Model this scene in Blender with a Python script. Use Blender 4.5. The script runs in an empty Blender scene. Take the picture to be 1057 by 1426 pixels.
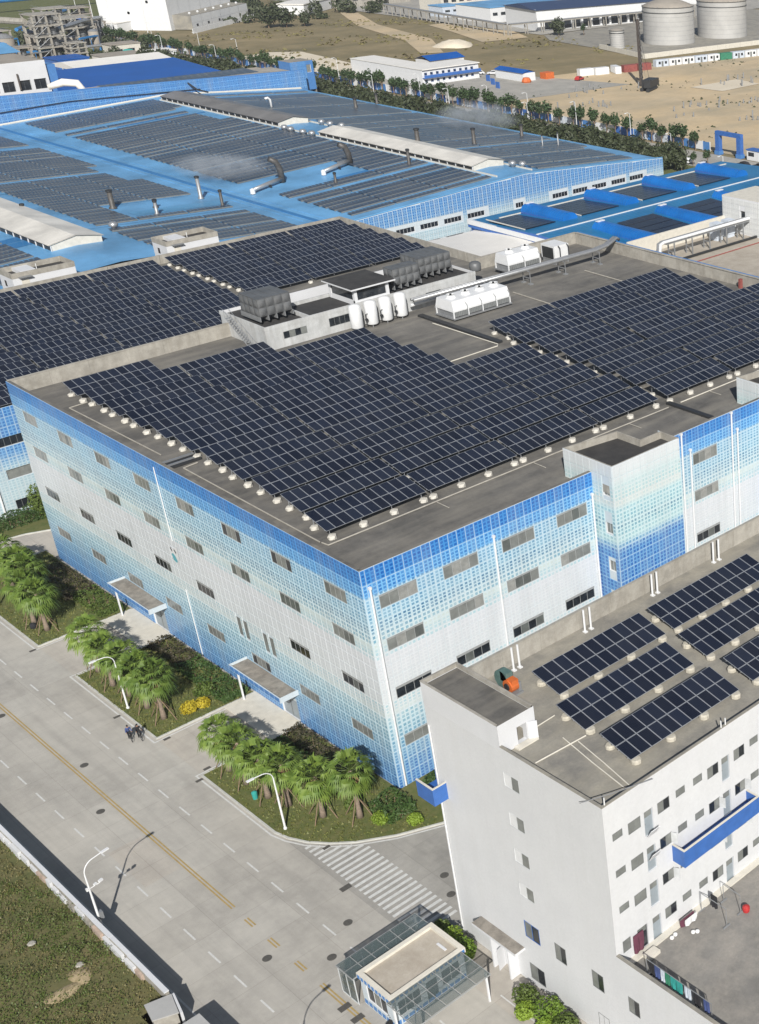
import bpy, bmesh, math, random
from mathutils import Vector, Matrix
random.seed(7)
SC = bpy.context.scene
COL = SC.collection
R = math.radians
# ------------------------------------------------------------------ camera
cd = bpy.data.cameras.new('camera'); cam = bpy.data.objects.new('camera', cd); COL.objects.link(cam)
cd.sensor_fit = 'HORIZONTAL'; cd.sensor_width = 36.0
cd.lens = 1829.0/1057.0*36.0
cd.shift_x = (528.5-1177.77)/1057.0
cd.shift_y = (725.81-713.0)/1057.0
cd.clip_start = 1.0; cd.clip_end = 4000.0
yaw, pit, rol = 0.67249852, 0.474770715, 0.00594032
fw = Vector((math.cos(yaw)*math.cos(pit), math.sin(yaw)*math.cos(pit), -math.sin(pit)))
rt = Vector((math.sin(yaw), -math.cos(yaw), 0)); up = rt.cross(fw)
r2 = rt*math.cos(rol)+up*math.sin(rol); u2 = up*math.cos(rol)-rt*math.sin(rol)
M = Matrix.Identity(4)
for i in range(3):
    M[i][0] = r2[i]; M[i][1] = u2[i]; M[i][2] = -fw[i]
M[0][3], M[1][3], M[2][3] = -51.38367616, -94.9417649, 80.0
cam.matrix_world = M
SC.camera = cam
# ------------------------------------------------------------------ light
SUN_EL, SUN_AZ = 34.0, 54.5          # shadows run towards azimuth 54.5 deg from +x
sdir = Vector((-math.cos(R(SUN_AZ))*math.cos(R(SUN_EL)), -math.sin(R(SUN_AZ))*math.cos(R(SUN_EL)), math.sin(R(SUN_EL))))
W = bpy.data.worlds.new('World'); SC.world = W; W.use_nodes = True
nt = W.node_tree; nt.nodes.clear()
sk = nt.nodes.new('ShaderNodeTexSky'); sk.sky_type = 'NISHITA'; sk.sun_disc = False
sk.sun_elevation = R(SUN_EL); sk.sun_rotation = math.atan2(sdir.x, sdir.y)
sk.air_density = 1.0; sk.dust_density = 1.2
bg = nt.nodes.new('ShaderNodeBackground'); bg.inputs['Strength'].default_value = 0.052
wo = nt.nodes.new('ShaderNodeOutputWorld')
nt.links.new(sk.outputs[0], bg.inputs[0]); nt.links.new(bg.outputs[0], wo.inputs[0])
sl = bpy.data.lights.new('sun', 'SUN'); sl.energy = 4.6; sl.angle = R(0.53); sl.color = (1.0, 0.965, 0.905)
so = bpy.data.objects.new('sun', sl); COL.objects.link(so); so.location = (-60, -80, 150)
so.rotation_euler = sdir.to_track_quat('Z', 'Y').to_euler()
SC.view_settings.view_transform = 'Standard'
try: SC.view_settings.look = 'None'
except Exception: pass
SC.view_settings.exposure = 0.36; SC.view_settings.gamma = 1.0
SC.view_settings.use_curve_mapping = False

# ------------------------------------------------------------------ materials
MATS = {}
class NB:
    def __init__(s, name):
        s.m = bpy.data.materials.new(name); s.m.use_nodes = True
        s.t = s.m.node_tree; s.n = s.t.nodes; s.b = s.n['Principled BSDF']
        MATS[name] = s.m
    def new(s, ty, **kw):
        k = s.n.new(ty)
        for a, v in kw.items(): setattr(k, a, v)
        return k
    def link(s, a, b): s.t.links.new(a, b)
    def val(s, sock, v):
        if hasattr(v, 'is_output') or isinstance(v, bpy.types.NodeSocket): s.link(v, sock)
        elif isinstance(v, tuple) and len(v) == 3 and sock.type == 'RGBA': sock.default_value = (*v, 1)
        else: sock.default_value = v
    def pos(s): return s.new('ShaderNodeNewGeometry').outputs['Position']
    def math(s, op, a, b=None, c=None):
        k = s.new('ShaderNodeMath', operation=op); s.val(k.inputs[0], a)
        if b is not None: s.val(k.inputs[1], b)
        if c is not None: s.val(k.inputs[2], c)
        return k.outputs[0]
    def noise(s, scale, detail=4, rough=.6, vec=None, scl=None):
        k = s.new('ShaderNodeTexNoise'); k.inputs['Scale'].default_value = scale
        k.inputs['Detail'].default_value = detail; k.inputs['Roughness'].default_value = rough
        v = vec if vec is not None else s.pos()
        if scl:
            mp = s.new('ShaderNodeMapping'); mp.inputs['Scale'].default_value = scl
            s.link(v, mp.inputs[0]); v = mp.outputs[0]
        s.link(v, k.inputs['Vector']); return k.outputs[0]
    def ramp(s, fac, stops, interp='LINEAR'):
        k = s.new('ShaderNodeValToRGB'); k.color_ramp.interpolation = interp
        e = k.color_ramp.elements
        while len(e) < len(stops): e.new(0.5)
        for i, (p, c) in enumerate(stops):
            e[i].position = p; e[i].color = (*c, 1) if not isinstance(c, float) else (c, c, c, 1)
        s.link(fac, k.inputs[0]); return k.outputs[0]
    def mix(s, f, a, b, mode='MIX'):
        k = s.new('ShaderNodeMix', data_type='RGBA', blend_type=mode)
        s.val(k.inputs[0], f); s.val(k.inputs[6], a); s.val(k.inputs[7], b); return k.outputs[2]
    def bump(s, h, strength=.3, dist=.05):
        k = s.new('ShaderNodeBump'); k.inputs['Strength'].default_value = strength; k.inputs['Distance'].default_value = dist
        s.link(h, k.inputs['Height']); s.link(k.outputs[0], s.b.inputs['Normal'])
    def out(s, col, rough=.8, metal=0., spec=None):
        s.val(s.b.inputs['Base Color'], col); s.val(s.b.inputs['Roughness'], rough); s.b.inputs['Metallic'].default_value = metal
        if spec is not None: s.b.inputs['Specular IOR Level'].default_value = spec
        return s.m
def sc(c, k): return tuple(max(0, min(1, x*k)) for x in c)
def plain(name, c, rough=.7, metal=0., var=.18, scale=1.3, spec=None, fine=.1):
    n = NB(name)
    a = n.noise(scale, 5, .62)
    f = n.ramp(a, [(.3, 0.), (.7, 1.)])
    col = n.mix(f, sc(c, 1-var), sc(c, 1+var))
    if fine:
        b = n.noise(scale*17, 2, .5); col = n.mix(n.math('MULTIPLY', b, fine*2), col, sc(c, .55))
    return n.out(col, rough, metal, spec)

def stain(name, base, dark, light, rough=.85, s1=.12, s2=.9, streak=None, bump=.15):
    n = NB(name)
    a = n.ramp(n.noise(s1, 6, .65), [(.34, 0.), (.66, 1.)])
    b = n.ramp(n.noise(s2, 6, .7), [(.42, 0.), (.7, 1.)])
    c = n.ramp(n.noise(s2*9, 3, .6), [(.3, 0.), (.75, 1.)])
    col = n.mix(a, dark, base)
    col = n.mix(n.math('MULTIPLY', b, .55), col, light)
    col = n.mix(n.math('MULTIPLY', c, .28), col, sc(dark, .75))
    if streak:
        d = n.ramp(n.noise(streak[0], 4, .6, scl=streak[1]), [(.45, 0.), (.72, 1.)])
        col = n.mix(n.math('MULTIPLY', d, streak[2]), col, streak[3])
    if bump: n.bump(n.noise(9, 4, .7), bump, .03)
    return n.out(col, rough)

def road_mat(name, base, dark, light, slab=(5., 4.)):
    n = NB(name)
    p = n.pos()
    a = n.ramp(n.noise(.1, 6, .62), [(.36, 0.), (.66, 1.)])
    b = n.ramp(n.noise(.7, 7, .72), [(.42, 0.), (.72, 1.)])
    c = n.noise(16, 3, .6)
    t = n.ramp(n.noise(.55, 5, .6, scl=(1.6, .09, 1)), [(.47, 0.), (.7, 1.)])
    col = n.mix(a, dark, base); col = n.mix(n.math('MULTIPLY', b, .45), col, light)
    col = n.mix(n.math('MULTIPLY', t, .32), col, sc(dark, .7))
    col = n.mix(n.math('MULTIPLY', c, .22), col, sc(dark, .6))
    br = n.new('ShaderNodeTexBrick'); br.offset = 0; br.squash = 1
    n.link(p, br.inputs['Vector']); br.inputs['Scale'].default_value = 1
    br.inputs['Brick Width'].default_value = slab[0]; br.inputs['Row Height'].default_value = slab[1]
    br.inputs['Mortar Size'].default_value = .02; br.inputs['Mortar Smooth'].default_value = .1
    br.inputs['Color1'].default_value = (1, 1, 1, 1); br.inputs['Color2'].default_value = (.91, .905, .9, 1); br.inputs['Mortar'].default_value = (.72, .71, .7, 1)
    col = n.mix(.85, col, br.outputs['Color'], 'MULTIPLY')
    n.bump(c, .12, .02)
    return n.out(col, .86)

def facade_mat(name, tstops, jstops, H=24., cell=True, dark=None):
    """glazed mosaic: small tiles set in light joints, glaze colours change by storey"""
    n = NB(name)
    uv = n.new('ShaderNodeUVMap').outputs[0]
    sx = n.new('ShaderNodeSeparateXYZ'); n.link(uv, sx.inputs[0])
    fx = n.math('FRACT', sx.outputs[0]); fy = n.math('FRACT', sx.outputs[1])
    def band(f, lo, hi): return n.math('MULTIPLY', n.math('GREATER_THAN', f, lo), n.math('LESS_THAN', f, hi))
    m = n.math('MULTIPLY', band(fx, .16, .82), band(fy, .2, .84))
    ps = n.new('ShaderNodeSeparateXYZ'); n.link(n.pos(), ps.inputs[0])
    wob = n.math('MULTIPLY', n.math('SUBTRACT', n.noise(.35, 3), .5), .3)
    z = n.math('DIVIDE', n.math('ADD', ps.outputs[2], wob), H)
    T = n.ramp(z, tstops); J = n.ramp(z, jstops)
    fl = n.new('ShaderNodeVectorMath', operation='FLOOR'); n.link(uv, fl.inputs[0])
    sn = n.new('ShaderNodeVectorMath', operation='SNAP'); n.link(n.pos(), sn.inputs[0]); sn.inputs[1].default_value = (.48, .48, .44)
    ad = n.new('ShaderNodeVectorMath', operation='ADD'); n.link(sn.outputs[0], ad.inputs[0]); n.link(fl.outputs[0], ad.inputs[1])
    wn = n.new('ShaderNodeTexWhiteNoise', noise_dimensions='3D'); n.link(ad.outputs[0], wn.inputs['Vector'])
    T2 = n.mix(n.math('MULTIPLY', wn.outputs[0], .42), T, J)
    col = n.mix(m, J, T2)
    d = n.ramp(n.noise(.5, 5, .65, scl=(1, 1, .16)), [(.45, 0.), (.75, 1.)])
    col = n.mix(n.math('MULTIPLY', d, .26), col, (.33, .35, .36))
    n.bump(m, .4, .02)
    return n.out(col, .32, 0, .5)

# plain materials
plain('white_paint', (.6, .61, .63), .6, 0, .05, .25, fine=.06)
plain('white_metal', (.68, .69, .7), .45, 0, .06)
plain('cream_paint', (.6, .57, .5), .7, 0, .1)
plain('grey_metal', (.3, .31, .32), .45, .4, .12)
plain('dark_metal', (.04, .042, .045), .5, .3, .2)
plain('pipe_metal', (.42, .43, .44), .38, .6, .12)
plain('alu', (.42, .44, .47), .4, .5, .06, fine=0)
plain('rubber', (.02, .02, .02), .8)
plain('steel_brown', (.085, .07, .06), .7, 0, .3)
plain('blue_paint', (.04, .13, .4), .5, 0, .14)
plain('blue_roof', (.04, .2, .46), .42, .15, .16, .12)
plain('pale_blue_roof', (.12, .31, .54), .45, .0, .3, .1)
plain('bright_blue_roof', (.004, .085, .36), .4, 0, .12, .1)
plain('membrane', (.74, .72, .68), .6, 0, .06, .2)
plain('tan_roof', (.3, .27, .23), .8, 0, .15, .2)
plain('red_paint', (.4, .03, .03), .6)
plain('rust_red', (.25, .07, .06), .7, 0, .2)
plain('orange_paint', (.55, .13, .03), .55, 0, .15)
plain('green_paint', (.04, .2, .12), .6)
plain('teal_cloth', (.03, .3, .27), .9)
plain('maroon_cloth', (.12, .035, .06), .95)
plain('black_cloth', (.018, .018, .022), .95)
plain('blue_cloth', (.05, .075, .2), .95)
plain('pale_cloth', (.5, .55, .62), .95)
plain('white_cloth', (.72, .72, .72), .95)
plain('skin', (.35, .2, .13), .7)
plain('line_white', (.7, .7, .68), .8, 0, .22, 2.5, fine=.55)
plain('line_yellow', (.47, .34, .13), .85, 0, .3, 2.0, fine=.6)
plain('iron', (.1, .094, .085), .7, .2, .2, 5)
plain('kerb', (.46, .46, .43), .85, 0, .15, 1.5)
plain('concrete_block', (.52, .5, .45), .85, 0, .18, 3)
plain('old_block', (.46, .43, .36), .9, 0, .2, 3)
stain('old_white', (.52, .53, .53), (.37, .38, .38), (.6, .61, .62), .7, .35, 1.1, (1.4, (1, 1, .1), .5, (.27, .26, .24)), .05)
stain('render_white', (.6, .61, .62), (.565, .575, .59), (.63, .64, .65), .75, .12, .5, (1.1, (1, 1, .06), .13, (.45, .45, .44)), .04)
plain('tank_grey', (.14, .145, .15), .5, .25, .18, .8)
plain('wood', (.2, .14, .09), .85, 0, .25, 4)
plain('trunk', (.22, .17, .13), .95, 0, .3, 6)
plain('dead_leaf', (.24, .16, .08), .95, 0, .3, 4)
plain('curtain', (.19, .2, .19), .22, 0, .25, .9, fine=.12)
plain('curtain_pale', (.27, .275, .26), .25, 0, .3, 1.2, fine=.12)
plain('curtain_dark', (.11, .12, .115), .2, 0, .3, 1.0)
plain('pipe_beige', (.36, .34, .3), .8)
plain('blower_green', (.1, .17, .155), .5)
plain('dark_glass', (.018, .022, .027), .12, 0, .4, 1.1, .6, fine=0)
plain('flue_steel', (.09, .085, .08), .55, .3, .3)
stain('lot_sand', (.42, .33, .2), (.2, .16, .08), (.52, .42, .28), .95, .9, 2.2, None, .5)
plain('emblem_teal', (.1, .36, .42), .5)
plain('frame_mid', (.3, .31, .31), .5)
plain('rust_plaster', (.42, .33, .27), .9, 0, .3, 2)
plain('frame_light', (.52, .54, .55), .5)
plain('frame_grey', (.16, .17, .17), .5)
plain('soil', (.13, .09, .06), .95, 0, .3, 1)
plain('red_soil', (.13, .06, .05), .95, 0, .3, 1)
plain('sand_pile', (.5, .42, .3), .95, 0, .15, .6)
plain('steel_tank', (.47, .465, .45), .42, .15, .1, .2)
plain('roof_navy', (.035, .06, .13), .6, .1, .15)
plain('door_grey', (.27, .31, .34), .4, 0, .1)
stain('wall_concrete', (.36, .34, .3), (.26, .245, .215), (.47, .45, .4), .9, .25, 1.0, (1.2, (1, 1, .12), .5, (.2, .18, .15)))
stain('roof_felt', (.14, .134, .124), (.082, .079, .074), (.24, .226, .2), .85, .11, .3, (.45, (.2, 1.2, 1), .5, (.27, .25, .21)))
stain('roof_dark', (.042, .041, .04), (.028, .027, .027), (.075, .07, .066), .8, .3, .8)
stain('roof_grey', (.285, .268, .228), (.16, .155, .145), (.42, .39, .325), .88, .16, .5, (.5, (.3, 1.2, 1), .45, (.36, .33, .26)))
stain('roof_sand', (.4, .36, .3), (.32, .28, .23), (.5, .46, .4), .9, .2, .7)
stain('court_floor', (.25, .238, .22), (.155, .15, .14), (.38, .345, .3), .9, .22, .5)
stain('canopy_top', (.27, .245, .21), (.17, .155, .135), (.37, .335, .29), .9, .6, 1.2)
road_mat('road_concrete', (.465, .442, .398), (.34, .324, .295), (.55, .522, .468))
road_mat('road_worn', (.38, .365, .335), (.26, .25, .23), (.47, .448, .405))
road_mat('yard_concrete', (.47, .43, .375), (.36, .335, .3), (.56, .52, .455), (4., 4.))
stain('far_road', (.36, .345, .31), (.28, .27, .245), (.44, .415, .37), .9, .05, .2)
stain('site_sand', (.58, .44, .26), (.4, .325, .215), (.62, .5, .34), .95, .018, .06, (.055, (.5, 1, 1), .75, (.3, .265, .19)), 0)
stain('pale_sand', (.63, .56, .44), (.55, .48, .37), (.7, .63, .52), .95, .03, .15, None, 0)
stain('dry_field', (.25, .195, .1), (.15, .125, .062), (.34, .265, .15), .95, .012, .05, (.045, (.5, 1.5, 1), .7, (.11, .1, .05)), 0)
stain('lot_soil', (.125, .115, .045), (.085, .095, .03), (.22, .165, .085), .95, .13, .4, None, .4)
stain('lawn_soil', (.105, .118, .032), (.075, .1, .025), (.2, .165, .07), .95, .4, 1.2, None, .2)
# leaves
def leafmat(name, c, c2):
    n = NB(name)
    oi = n.new('ShaderNodeObjectInfo').outputs['Random']
    a = n.ramp(n.noise(1.1, 4, .7), [(.34, 0.), (.66, 1.)])
    col = n.mix(a, c, c2)
    col = n.mix(n.math('MULTIPLY', n.noise(23, 2), .5), col, sc(c2, 1.25))
    col = n.mix(n.math('MULTIPLY', oi, .35), col, sc(c, .7))
    return n.out(col, .55, 0, .35)
leafmat('palm_leaf', (.04, .09, .015), (.155, .215, .038))
leafmat('hedge_leaf', (.025, .055, .012), (.05, .09, .02))
leafmat('shrub_leaf', (.05, .085, .015), (.095, .13, .025))
leafmat('lime_leaf', (.12, .19, .02), (.2, .28, .03))
leafmat('lime_dark', (.075, .14, .014), (.13, .2, .02))
leafmat('yellow_leaf', (.34, .27, .015), (.45, .36, .03))
leafmat('tree_leaf', (.022, .045, .016), (.045, .075, .024))
leafmat('far_leaf', (.028, .04, .018), (.055, .065, .028))
leafmat('shaded_red_leaf', (.04, .03, .02), (.055, .05, .025))  # reddish leaf darkened: the shade over the hedges is put into its colour
leafmat('wild_leaf', (.055, .09, .022), (.11, .14, .04))
leafmat('straw', (.12, .115, .042), (.2, .165, .07))
leafmat('grass_blade', (.08, .11, .025), (.17, .16, .05))
# solar glass
n = NB('solar_cell')
oi = n.new('ShaderNodeObjectInfo').outputs['Random']
tc = n.new('ShaderNodeTexCoord').outputs['Object']
s3 = n.new('ShaderNodeSeparateXYZ'); n.link(tc, s3.inputs[0])
gx = n.math('LESS_THAN', n.math('FRACT', n.math('MULTIPLY', s3.outputs[0], 6.1)), .07)
gy = n.math('LESS_THAN', n.math('FRACT', n.math('MULTIPLY', s3.outputs[1], 6.1)), .07)
g = n.math('MAXIMUM', gx, gy)
c = n.mix(oi, (.006, .0085, .018), (.013, .018, .034))
du = n.ramp(n.noise(.25, 4, .6), [(.4, 0.), (.7, 1.)])
c = n.mix(n.math('MULTIPLY', du, .16), c, (.05, .052, .06))
c = n.mix(n.math('MULTIPLY', g, .18), c, (.1, .11, .13))
n.out(c, .24, 0, .38)
# glass
n = NB('clear_glass'); n.out((.12, .155, .155), .05); n.b.inputs['Transmission Weight'].default_value = .0
n.b.inputs['Alpha'].default_value = .42
n = NB('blue_strip_cell')
du = n.ramp(n.noise(.12, 5, .6), [(.35, 0.), (.7, 1.)])
c = n.mix(du, (.034, .055, .088), (.085, .093, .105)); n.out(c, .3, 0, .5)
# corrugated barrel / roof sheets (ribs as relief)
def ribbed(name, c, axis, per, rough=.42):
    n = NB(name); s3 = n.new('ShaderNodeSeparateXYZ'); n.link(n.pos(), s3.inputs[0])
    w = n.math('SINE', n.math('MULTIPLY', s3.outputs[axis], 2*math.pi/per)); n.bump(w, .5, .05)
    f = n.ramp(n.noise(.15, 5, .6), [(.3, 0.), (.7, 1.)])
    return n.out(n.mix(f, sc(c, .78), sc(c, 1.2)), rough, .1)
ribbed('rib_blue', (.1, .29, .5), 1, .9)
ribbed('rib_blue_deep', (.016, .165, .36), 1, .9)
ribbed('rib_white', (.68, .65, .59), 1, .8)
ribbed('rib_grey', (.19, .18, .17), 1, .8)
ribbed('vent_blue', (.01, .145, .47), 1, .7, .35)
facade_mat('facade_tile',
  [(0, (.018, .1, .37)), (.08, (.03, .13, .4)), (.13, (.06, .18, .39)), (.2, (.1, .25, .4)), (.26, (.14, .3, .41)), (.3, (.18, .34, .44)), (.338, (.24, .42, .5)), (.342, (.5, .58, .58)), (.362, (.5, .58, .58)), (.366, (.33, .5, .57)), (.4, (.38, .53, .58)), (.405, (.53, .565, .6)), (.6, (.55, .575, .61)), (.605, (.36, .53, .58)), (.645, (.33, .5, .57)), (.65, (.52, .58, .56)), (.672, (.5, .58, .57)), (.676, (.2, .38, .48)), (.735, (.06, .17, .3)), (.75, (.06, .17, .3)), (.765, (.11, .26, .4)), (.868, (.09, .25, .43)), (.875, (.025, .14, .42)), (.92, (.03, .16, .46)), (.93, (.012, .1, .37)), (1, (.01, .085, .34))],
  [(0, (.14, .32, .57)), (.1, (.22, .4, .58)), (.2, (.36, .52, .62)), (.3, (.47, .61, .66)), (.37, (.6, .64, .65)), (.6, (.61, .63, .66)), (.64, (.53, .62, .64)), (.68, (.54, .63, .65)), (.76, (.43, .59, .67)), (.868, (.39, .56, .68)), (.875, (.16, .4, .68)), (.92, (.16, .4, .68)), (.93, (.06, .25, .57)), (1, (.05, .22, .54))])
facade_mat('tower_tile',
  [(0, (.02, .1, .37)), (.45, (.014, .095, .38)), (.62, (.018, .1, .37)), (.645, (.1, .28, .46)), (.66, (.33, .5, .54)), (.7, (.14, .33, .42)), (.735, (.07, .17, .28)), (.75, (.17, .36, .45)), (.8, (.24, .43, .5)), (.82, (.5, .58, .59)), (.86, (.3, .5, .54)), (.91, (.44, .56, .58)), (.93, (.57, .6, .62)), (1, (.57, .6, .62))],
  [(0, (.13, .32, .58)), (.6, (.13, .32, .58)), (.66, (.5, .65, .67)), (.8, (.5, .66, .68)), (.83, (.6, .63, .61)), (.9, (.53, .63, .64)), (1, (.61, .63, .65))], H=25.2)
facade_mat('shed_tile',
  [(0, (.33, .45, .5)), (.38, (.3, .43, .5)), (.45, (.12, .27, .45)), (.55, (.04, .14, .37)), (1, (.028, .125, .38))],
  [(0, (.5, .58, .6)), (.42, (.42, .54, .6)), (.55, (.17, .35, .58)), (1, (.11, .28, .54))], H=16)
facade_mat('white_tile', [(0, (.56, .58, .58)), (1, (.56, .58, .58))], [(0, (.62, .63, .63)), (1, (.62, .63, .63))], H=30)
plain('facade_wall', (.52, .58, .62), .6, 0, .06)
plain('facade_blue', (.07, .2, .46), .5, 0, .08)
# ------------------------------------------------------------------ helpers
WL = {}
def wl(o): return WL.get(o.name, Vector((0, 0, 0))) if o else Vector((0, 0, 0))
class MB:
    def __init__(s): s.v = []; s.f = []; s.mi = []; s.uv = {}
    def face(s, pts, mi=0, uv=None):
        b = len(s.v); s.v += [tuple(p) for p in pts]
        if uv: s.uv[len(s.f)] = uv
        s.f.append(tuple(range(b, b+len(pts)))); s.mi.append(mi); return s
    def box(s, x0, y0, z0, x1, y1, z1, mi=0, top=None, bottom=True):
        if x1 < x0: x0, x1 = x1, x0
        if y1 < y0: y0, y1 = y1, y0
        b = len(s.v)
        s.v += [(x0, y0, z0), (x1, y0, z0), (x1, y1, z0), (x0, y1, z0), (x0, y0, z1), (x1, y0, z1), (x1, y1, z1), (x0, y1, z1)]
        F = [(4, 5, 6, 7), (0, 1, 5, 4), (1, 2, 6, 5), (2, 3, 7, 6), (3, 0, 4, 7)] + ([(3, 2, 1, 0)] if bottom else [])
        for k, q in enumerate(F):
            s.f.append(tuple(b+i for i in q)); s.mi.append(top if (top is not None and k == 0) else mi)
        return s
    def obox(s, c, u, v, w, mi=0):
        c, u, v, w = Vector(c), Vector(u), Vector(v), Vector(w); b = len(s.v)
        for k in (-1, 1):
            for i, j in ((-1, -1), (1, -1), (1, 1), (-1, 1)): s.v.append(tuple(c+u*i+v*j+w*k))
        for q in ((4, 5, 6, 7), (0, 1, 5, 4), (1, 2, 6, 5), (2, 3, 7, 6), (3, 0, 4, 7), (3, 2, 1, 0)):
            s.f.append(tuple(b+i for i in q)); s.mi.append(mi)
        return s
    def tube(s, p0, p1, r0, r1=None, n=8, mi=0, caps=True):
        r1 = r0 if r1 is None else r1
        return s.path([p0, p1], [r0, r1], n, mi, caps)
    def path(s, pts, r, n=6, mi=0, caps=True):
        P = [Vector(p) for p in pts]; rr = r if isinstance(r, (list, tuple)) else [r]*len(P)
        b = len(s.v); prev = None
        for i, p in enumerate(P):
            d = (P[min(i+1, len(P)-1)]-P[max(i-1, 0)]).normalized()
            a = prev if prev is not None else (Vector((1, 0, 0)) if abs(d.z) > .9 else Vector((0, 0, 1)))
            u = (a-d*a.dot(d)).normalized(); prev = u; w = d.cross(u)
            for k in range(n):
                t = 2*math.pi*k/n; s.v.append(tuple(p+(u*math.cos(t)+w*math.sin(t))*rr[i]))
        for i in range(len(P)-1):
            for k in range(n):
                q = (k+1) % n
                s.f.append((b+i*n+k, b+i*n+q, b+(i+1)*n+q, b+(i+1)*n+k)); s.mi.append(mi)
        if caps:
            s.f.append(tuple(b+k for k in reversed(range(n)))); s.mi.append(mi)
            e = b+(len(P)-1)*n; s.f.append(tuple(e+k for k in range(n))); s.mi.append(mi)
        return s
    def lathe(s, prof, n=16, c=(0, 0, 0), mi=0):
        b = len(s.v)
        for r, z in prof:
            for k in range(n):
                t = 2*math.pi*k/n; s.v.append((c[0]+r*math.cos(t), c[1]+r*math.sin(t), c[2]+z))
        for i in range(len(prof)-1):
            for k in range(n):
                q = (k+1) % n; s.f.append((b+i*n+k, b+i*n+q, b+(i+1)*n+q, b+(i+1)*n+k)); s.mi.append(mi)
        for i, rev in ((0, True), (len(prof)-1, False)):
            if prof[i][0] > 1e-4:
                ids = [b+i*n+k for k in range(n)]; s.f.append(tuple(reversed(ids)) if rev else tuple(ids)); s.mi.append(mi)
        return s
    def prism(s, poly, z0, z1, mi=0, top=None):
        A = sum(poly[i][0]*poly[(i+1) % len(poly)][1]-poly[(i+1) % len(poly)][0]*poly[i][1] for i in range(len(poly)))
        if A < 0: poly = poly[::-1]
        b = len(s.v); n = len(poly)
        s.v += [(x, y, z0) for x, y in poly]+[(x, y, z1) for x, y in poly]
        s.f.append(tuple(b+n+i for i in range(n))); s.mi.append(mi if top is None else top)
        s.f.append(tuple(b+i for i in reversed(range(n)))); s.mi.append(mi)
        for i in range(n):
            j = (i+1) % n; s.f.append((b+i, b+j, b+n+j, b+n+i)); s.mi.append(mi)
        return s
    def mesh(s, name, mats, off=(0, 0, 0), smooth=False):
        me = bpy.data.meshes.new(name)
        ox, oy, oz = off
        me.from_pydata([(x-ox, y-oy, z-oz) for x, y, z in s.v], [], s.f)
        for m in mats: me.materials.append(MATS[m])
        if len(mats) > 1: me.polygons.foreach_set('material_index', s.mi)
        if s.uv:
            L = me.uv_layers.new(name='UVMap')
            for fi, uv in s.uv.items():
                st = me.polygons[fi].loop_start
                for k, c in enumerate(uv): L.data[st+k].uv = c
        if smooth: me.polygons.foreach_set('use_smooth', [True]*len(s.f))
        me.update(); return me
    def build(s, name, mats, parent=None, smooth=False, label=None, kind=None):
        if isinstance(mats, str): mats = [mats]
        w = wl(parent)
        o = bpy.data.objects.new(name, s.mesh(name, mats, w, smooth)); COL.objects.link(o)
        if parent: o.parent = parent; WL[o.name] = w
        if label: o['label'] = label
        if kind: o['kind'] = kind
        return o
def thing(name, label, cat, group=None, loc=(0, 0, 0), rz=0):
    o = bpy.data.objects.new(name, None); COL.objects.link(o); o.location = loc; o.rotation_euler.z = rz
    o.empty_display_size = .3; WL[o.name] = Vector(loc); tag(o, label, cat, group); return o
def tag(o, label, cat, group=None):
    o['label'] = label; o['category'] = cat
    if group: o['group'] = group
    return o
def own(o):
    """give a one-mesh thing an origin at its base"""
    me = o.data; xs = [v.co for v in me.vertices]
    c = Vector(((min(v.x for v in xs)+max(v.x for v in xs))/2, (min(v.y for v in xs)+max(v.y for v in xs))/2, min(v.z for v in xs)))
    me.transform(Matrix.Translation(-c)); o.location = c; return o
def single(mb, name, mats, label, cat, group=None, smooth=False):
    return tag(own(mb.build(name, mats, None, smooth)), label, cat, group)
def inst(name, me, parent, loc, rot=(0, 0, 0), scale=None):
    o = bpy.data.objects.new(name, me); COL.objects.link(o); o.parent = parent
    o.location = loc; o.rotation_euler = rot
    if scale: o.scale = scale
    return o
def dup(root, loc, rz=0, label=None, scale=None):
    r = root.copy(); COL.objects.link(r); r.location = loc; r.rotation_euler.z = rz
    if scale: r.scale = scale
    if label: r['label'] = label
    def rec(a, b):
        for ch in kids.get(a.name, []):
            c = ch.copy(); COL.objects.link(c); c.parent = b; rec(ch, c)
    kids = {}
    stack = [root]
    while stack:
        a = stack.pop(); kids[a.name] = list(a.children); stack += kids[a.name]
    rec(root, r); return r
ORD = ['zeroth', 'first', 'second', 'third', 'fourth', 'fifth', 'sixth', 'seventh', 'eighth', 'ninth', 'tenth', 'eleventh', 'twelfth', 'thirteenth', 'fourteenth', 'fifteenth', 'sixteenth', 'seventeenth', 'eighteenth', 'nineteenth', 'twentieth']
ORD += [t+' '+o for t in ('twenty', 'thirty', 'forty', 'fifty', 'sixty', 'seventy', 'eighty', 'ninety') for o in ['x']+ORD[1:10]]
for i, t in enumerate(('twentieth', 'thirtieth', 'fortieth', 'fiftieth', 'sixtieth', 'seventieth', 'eightieth', 'ninetieth')): ORD[21+i*10 if False else 21+i*10] = t
del ORD[20]
def sheet(name, poly, z, m, kind='structure'):
    mb = MB(); A = sum(poly[i][0]*poly[(i+1) % len(poly)][1]-poly[(i+1) % len(poly)][0]*poly[i][1] for i in range(len(poly)))
    mb.face([(x, y, z) for x, y in (poly if A > 0 else poly[::-1])]); return mb.build(name, m, kind=kind)
def rect(x0, y0, x1, y1): return [(x0, y0), (x1, y0), (x1, y1), (x0, y1)]
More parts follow.
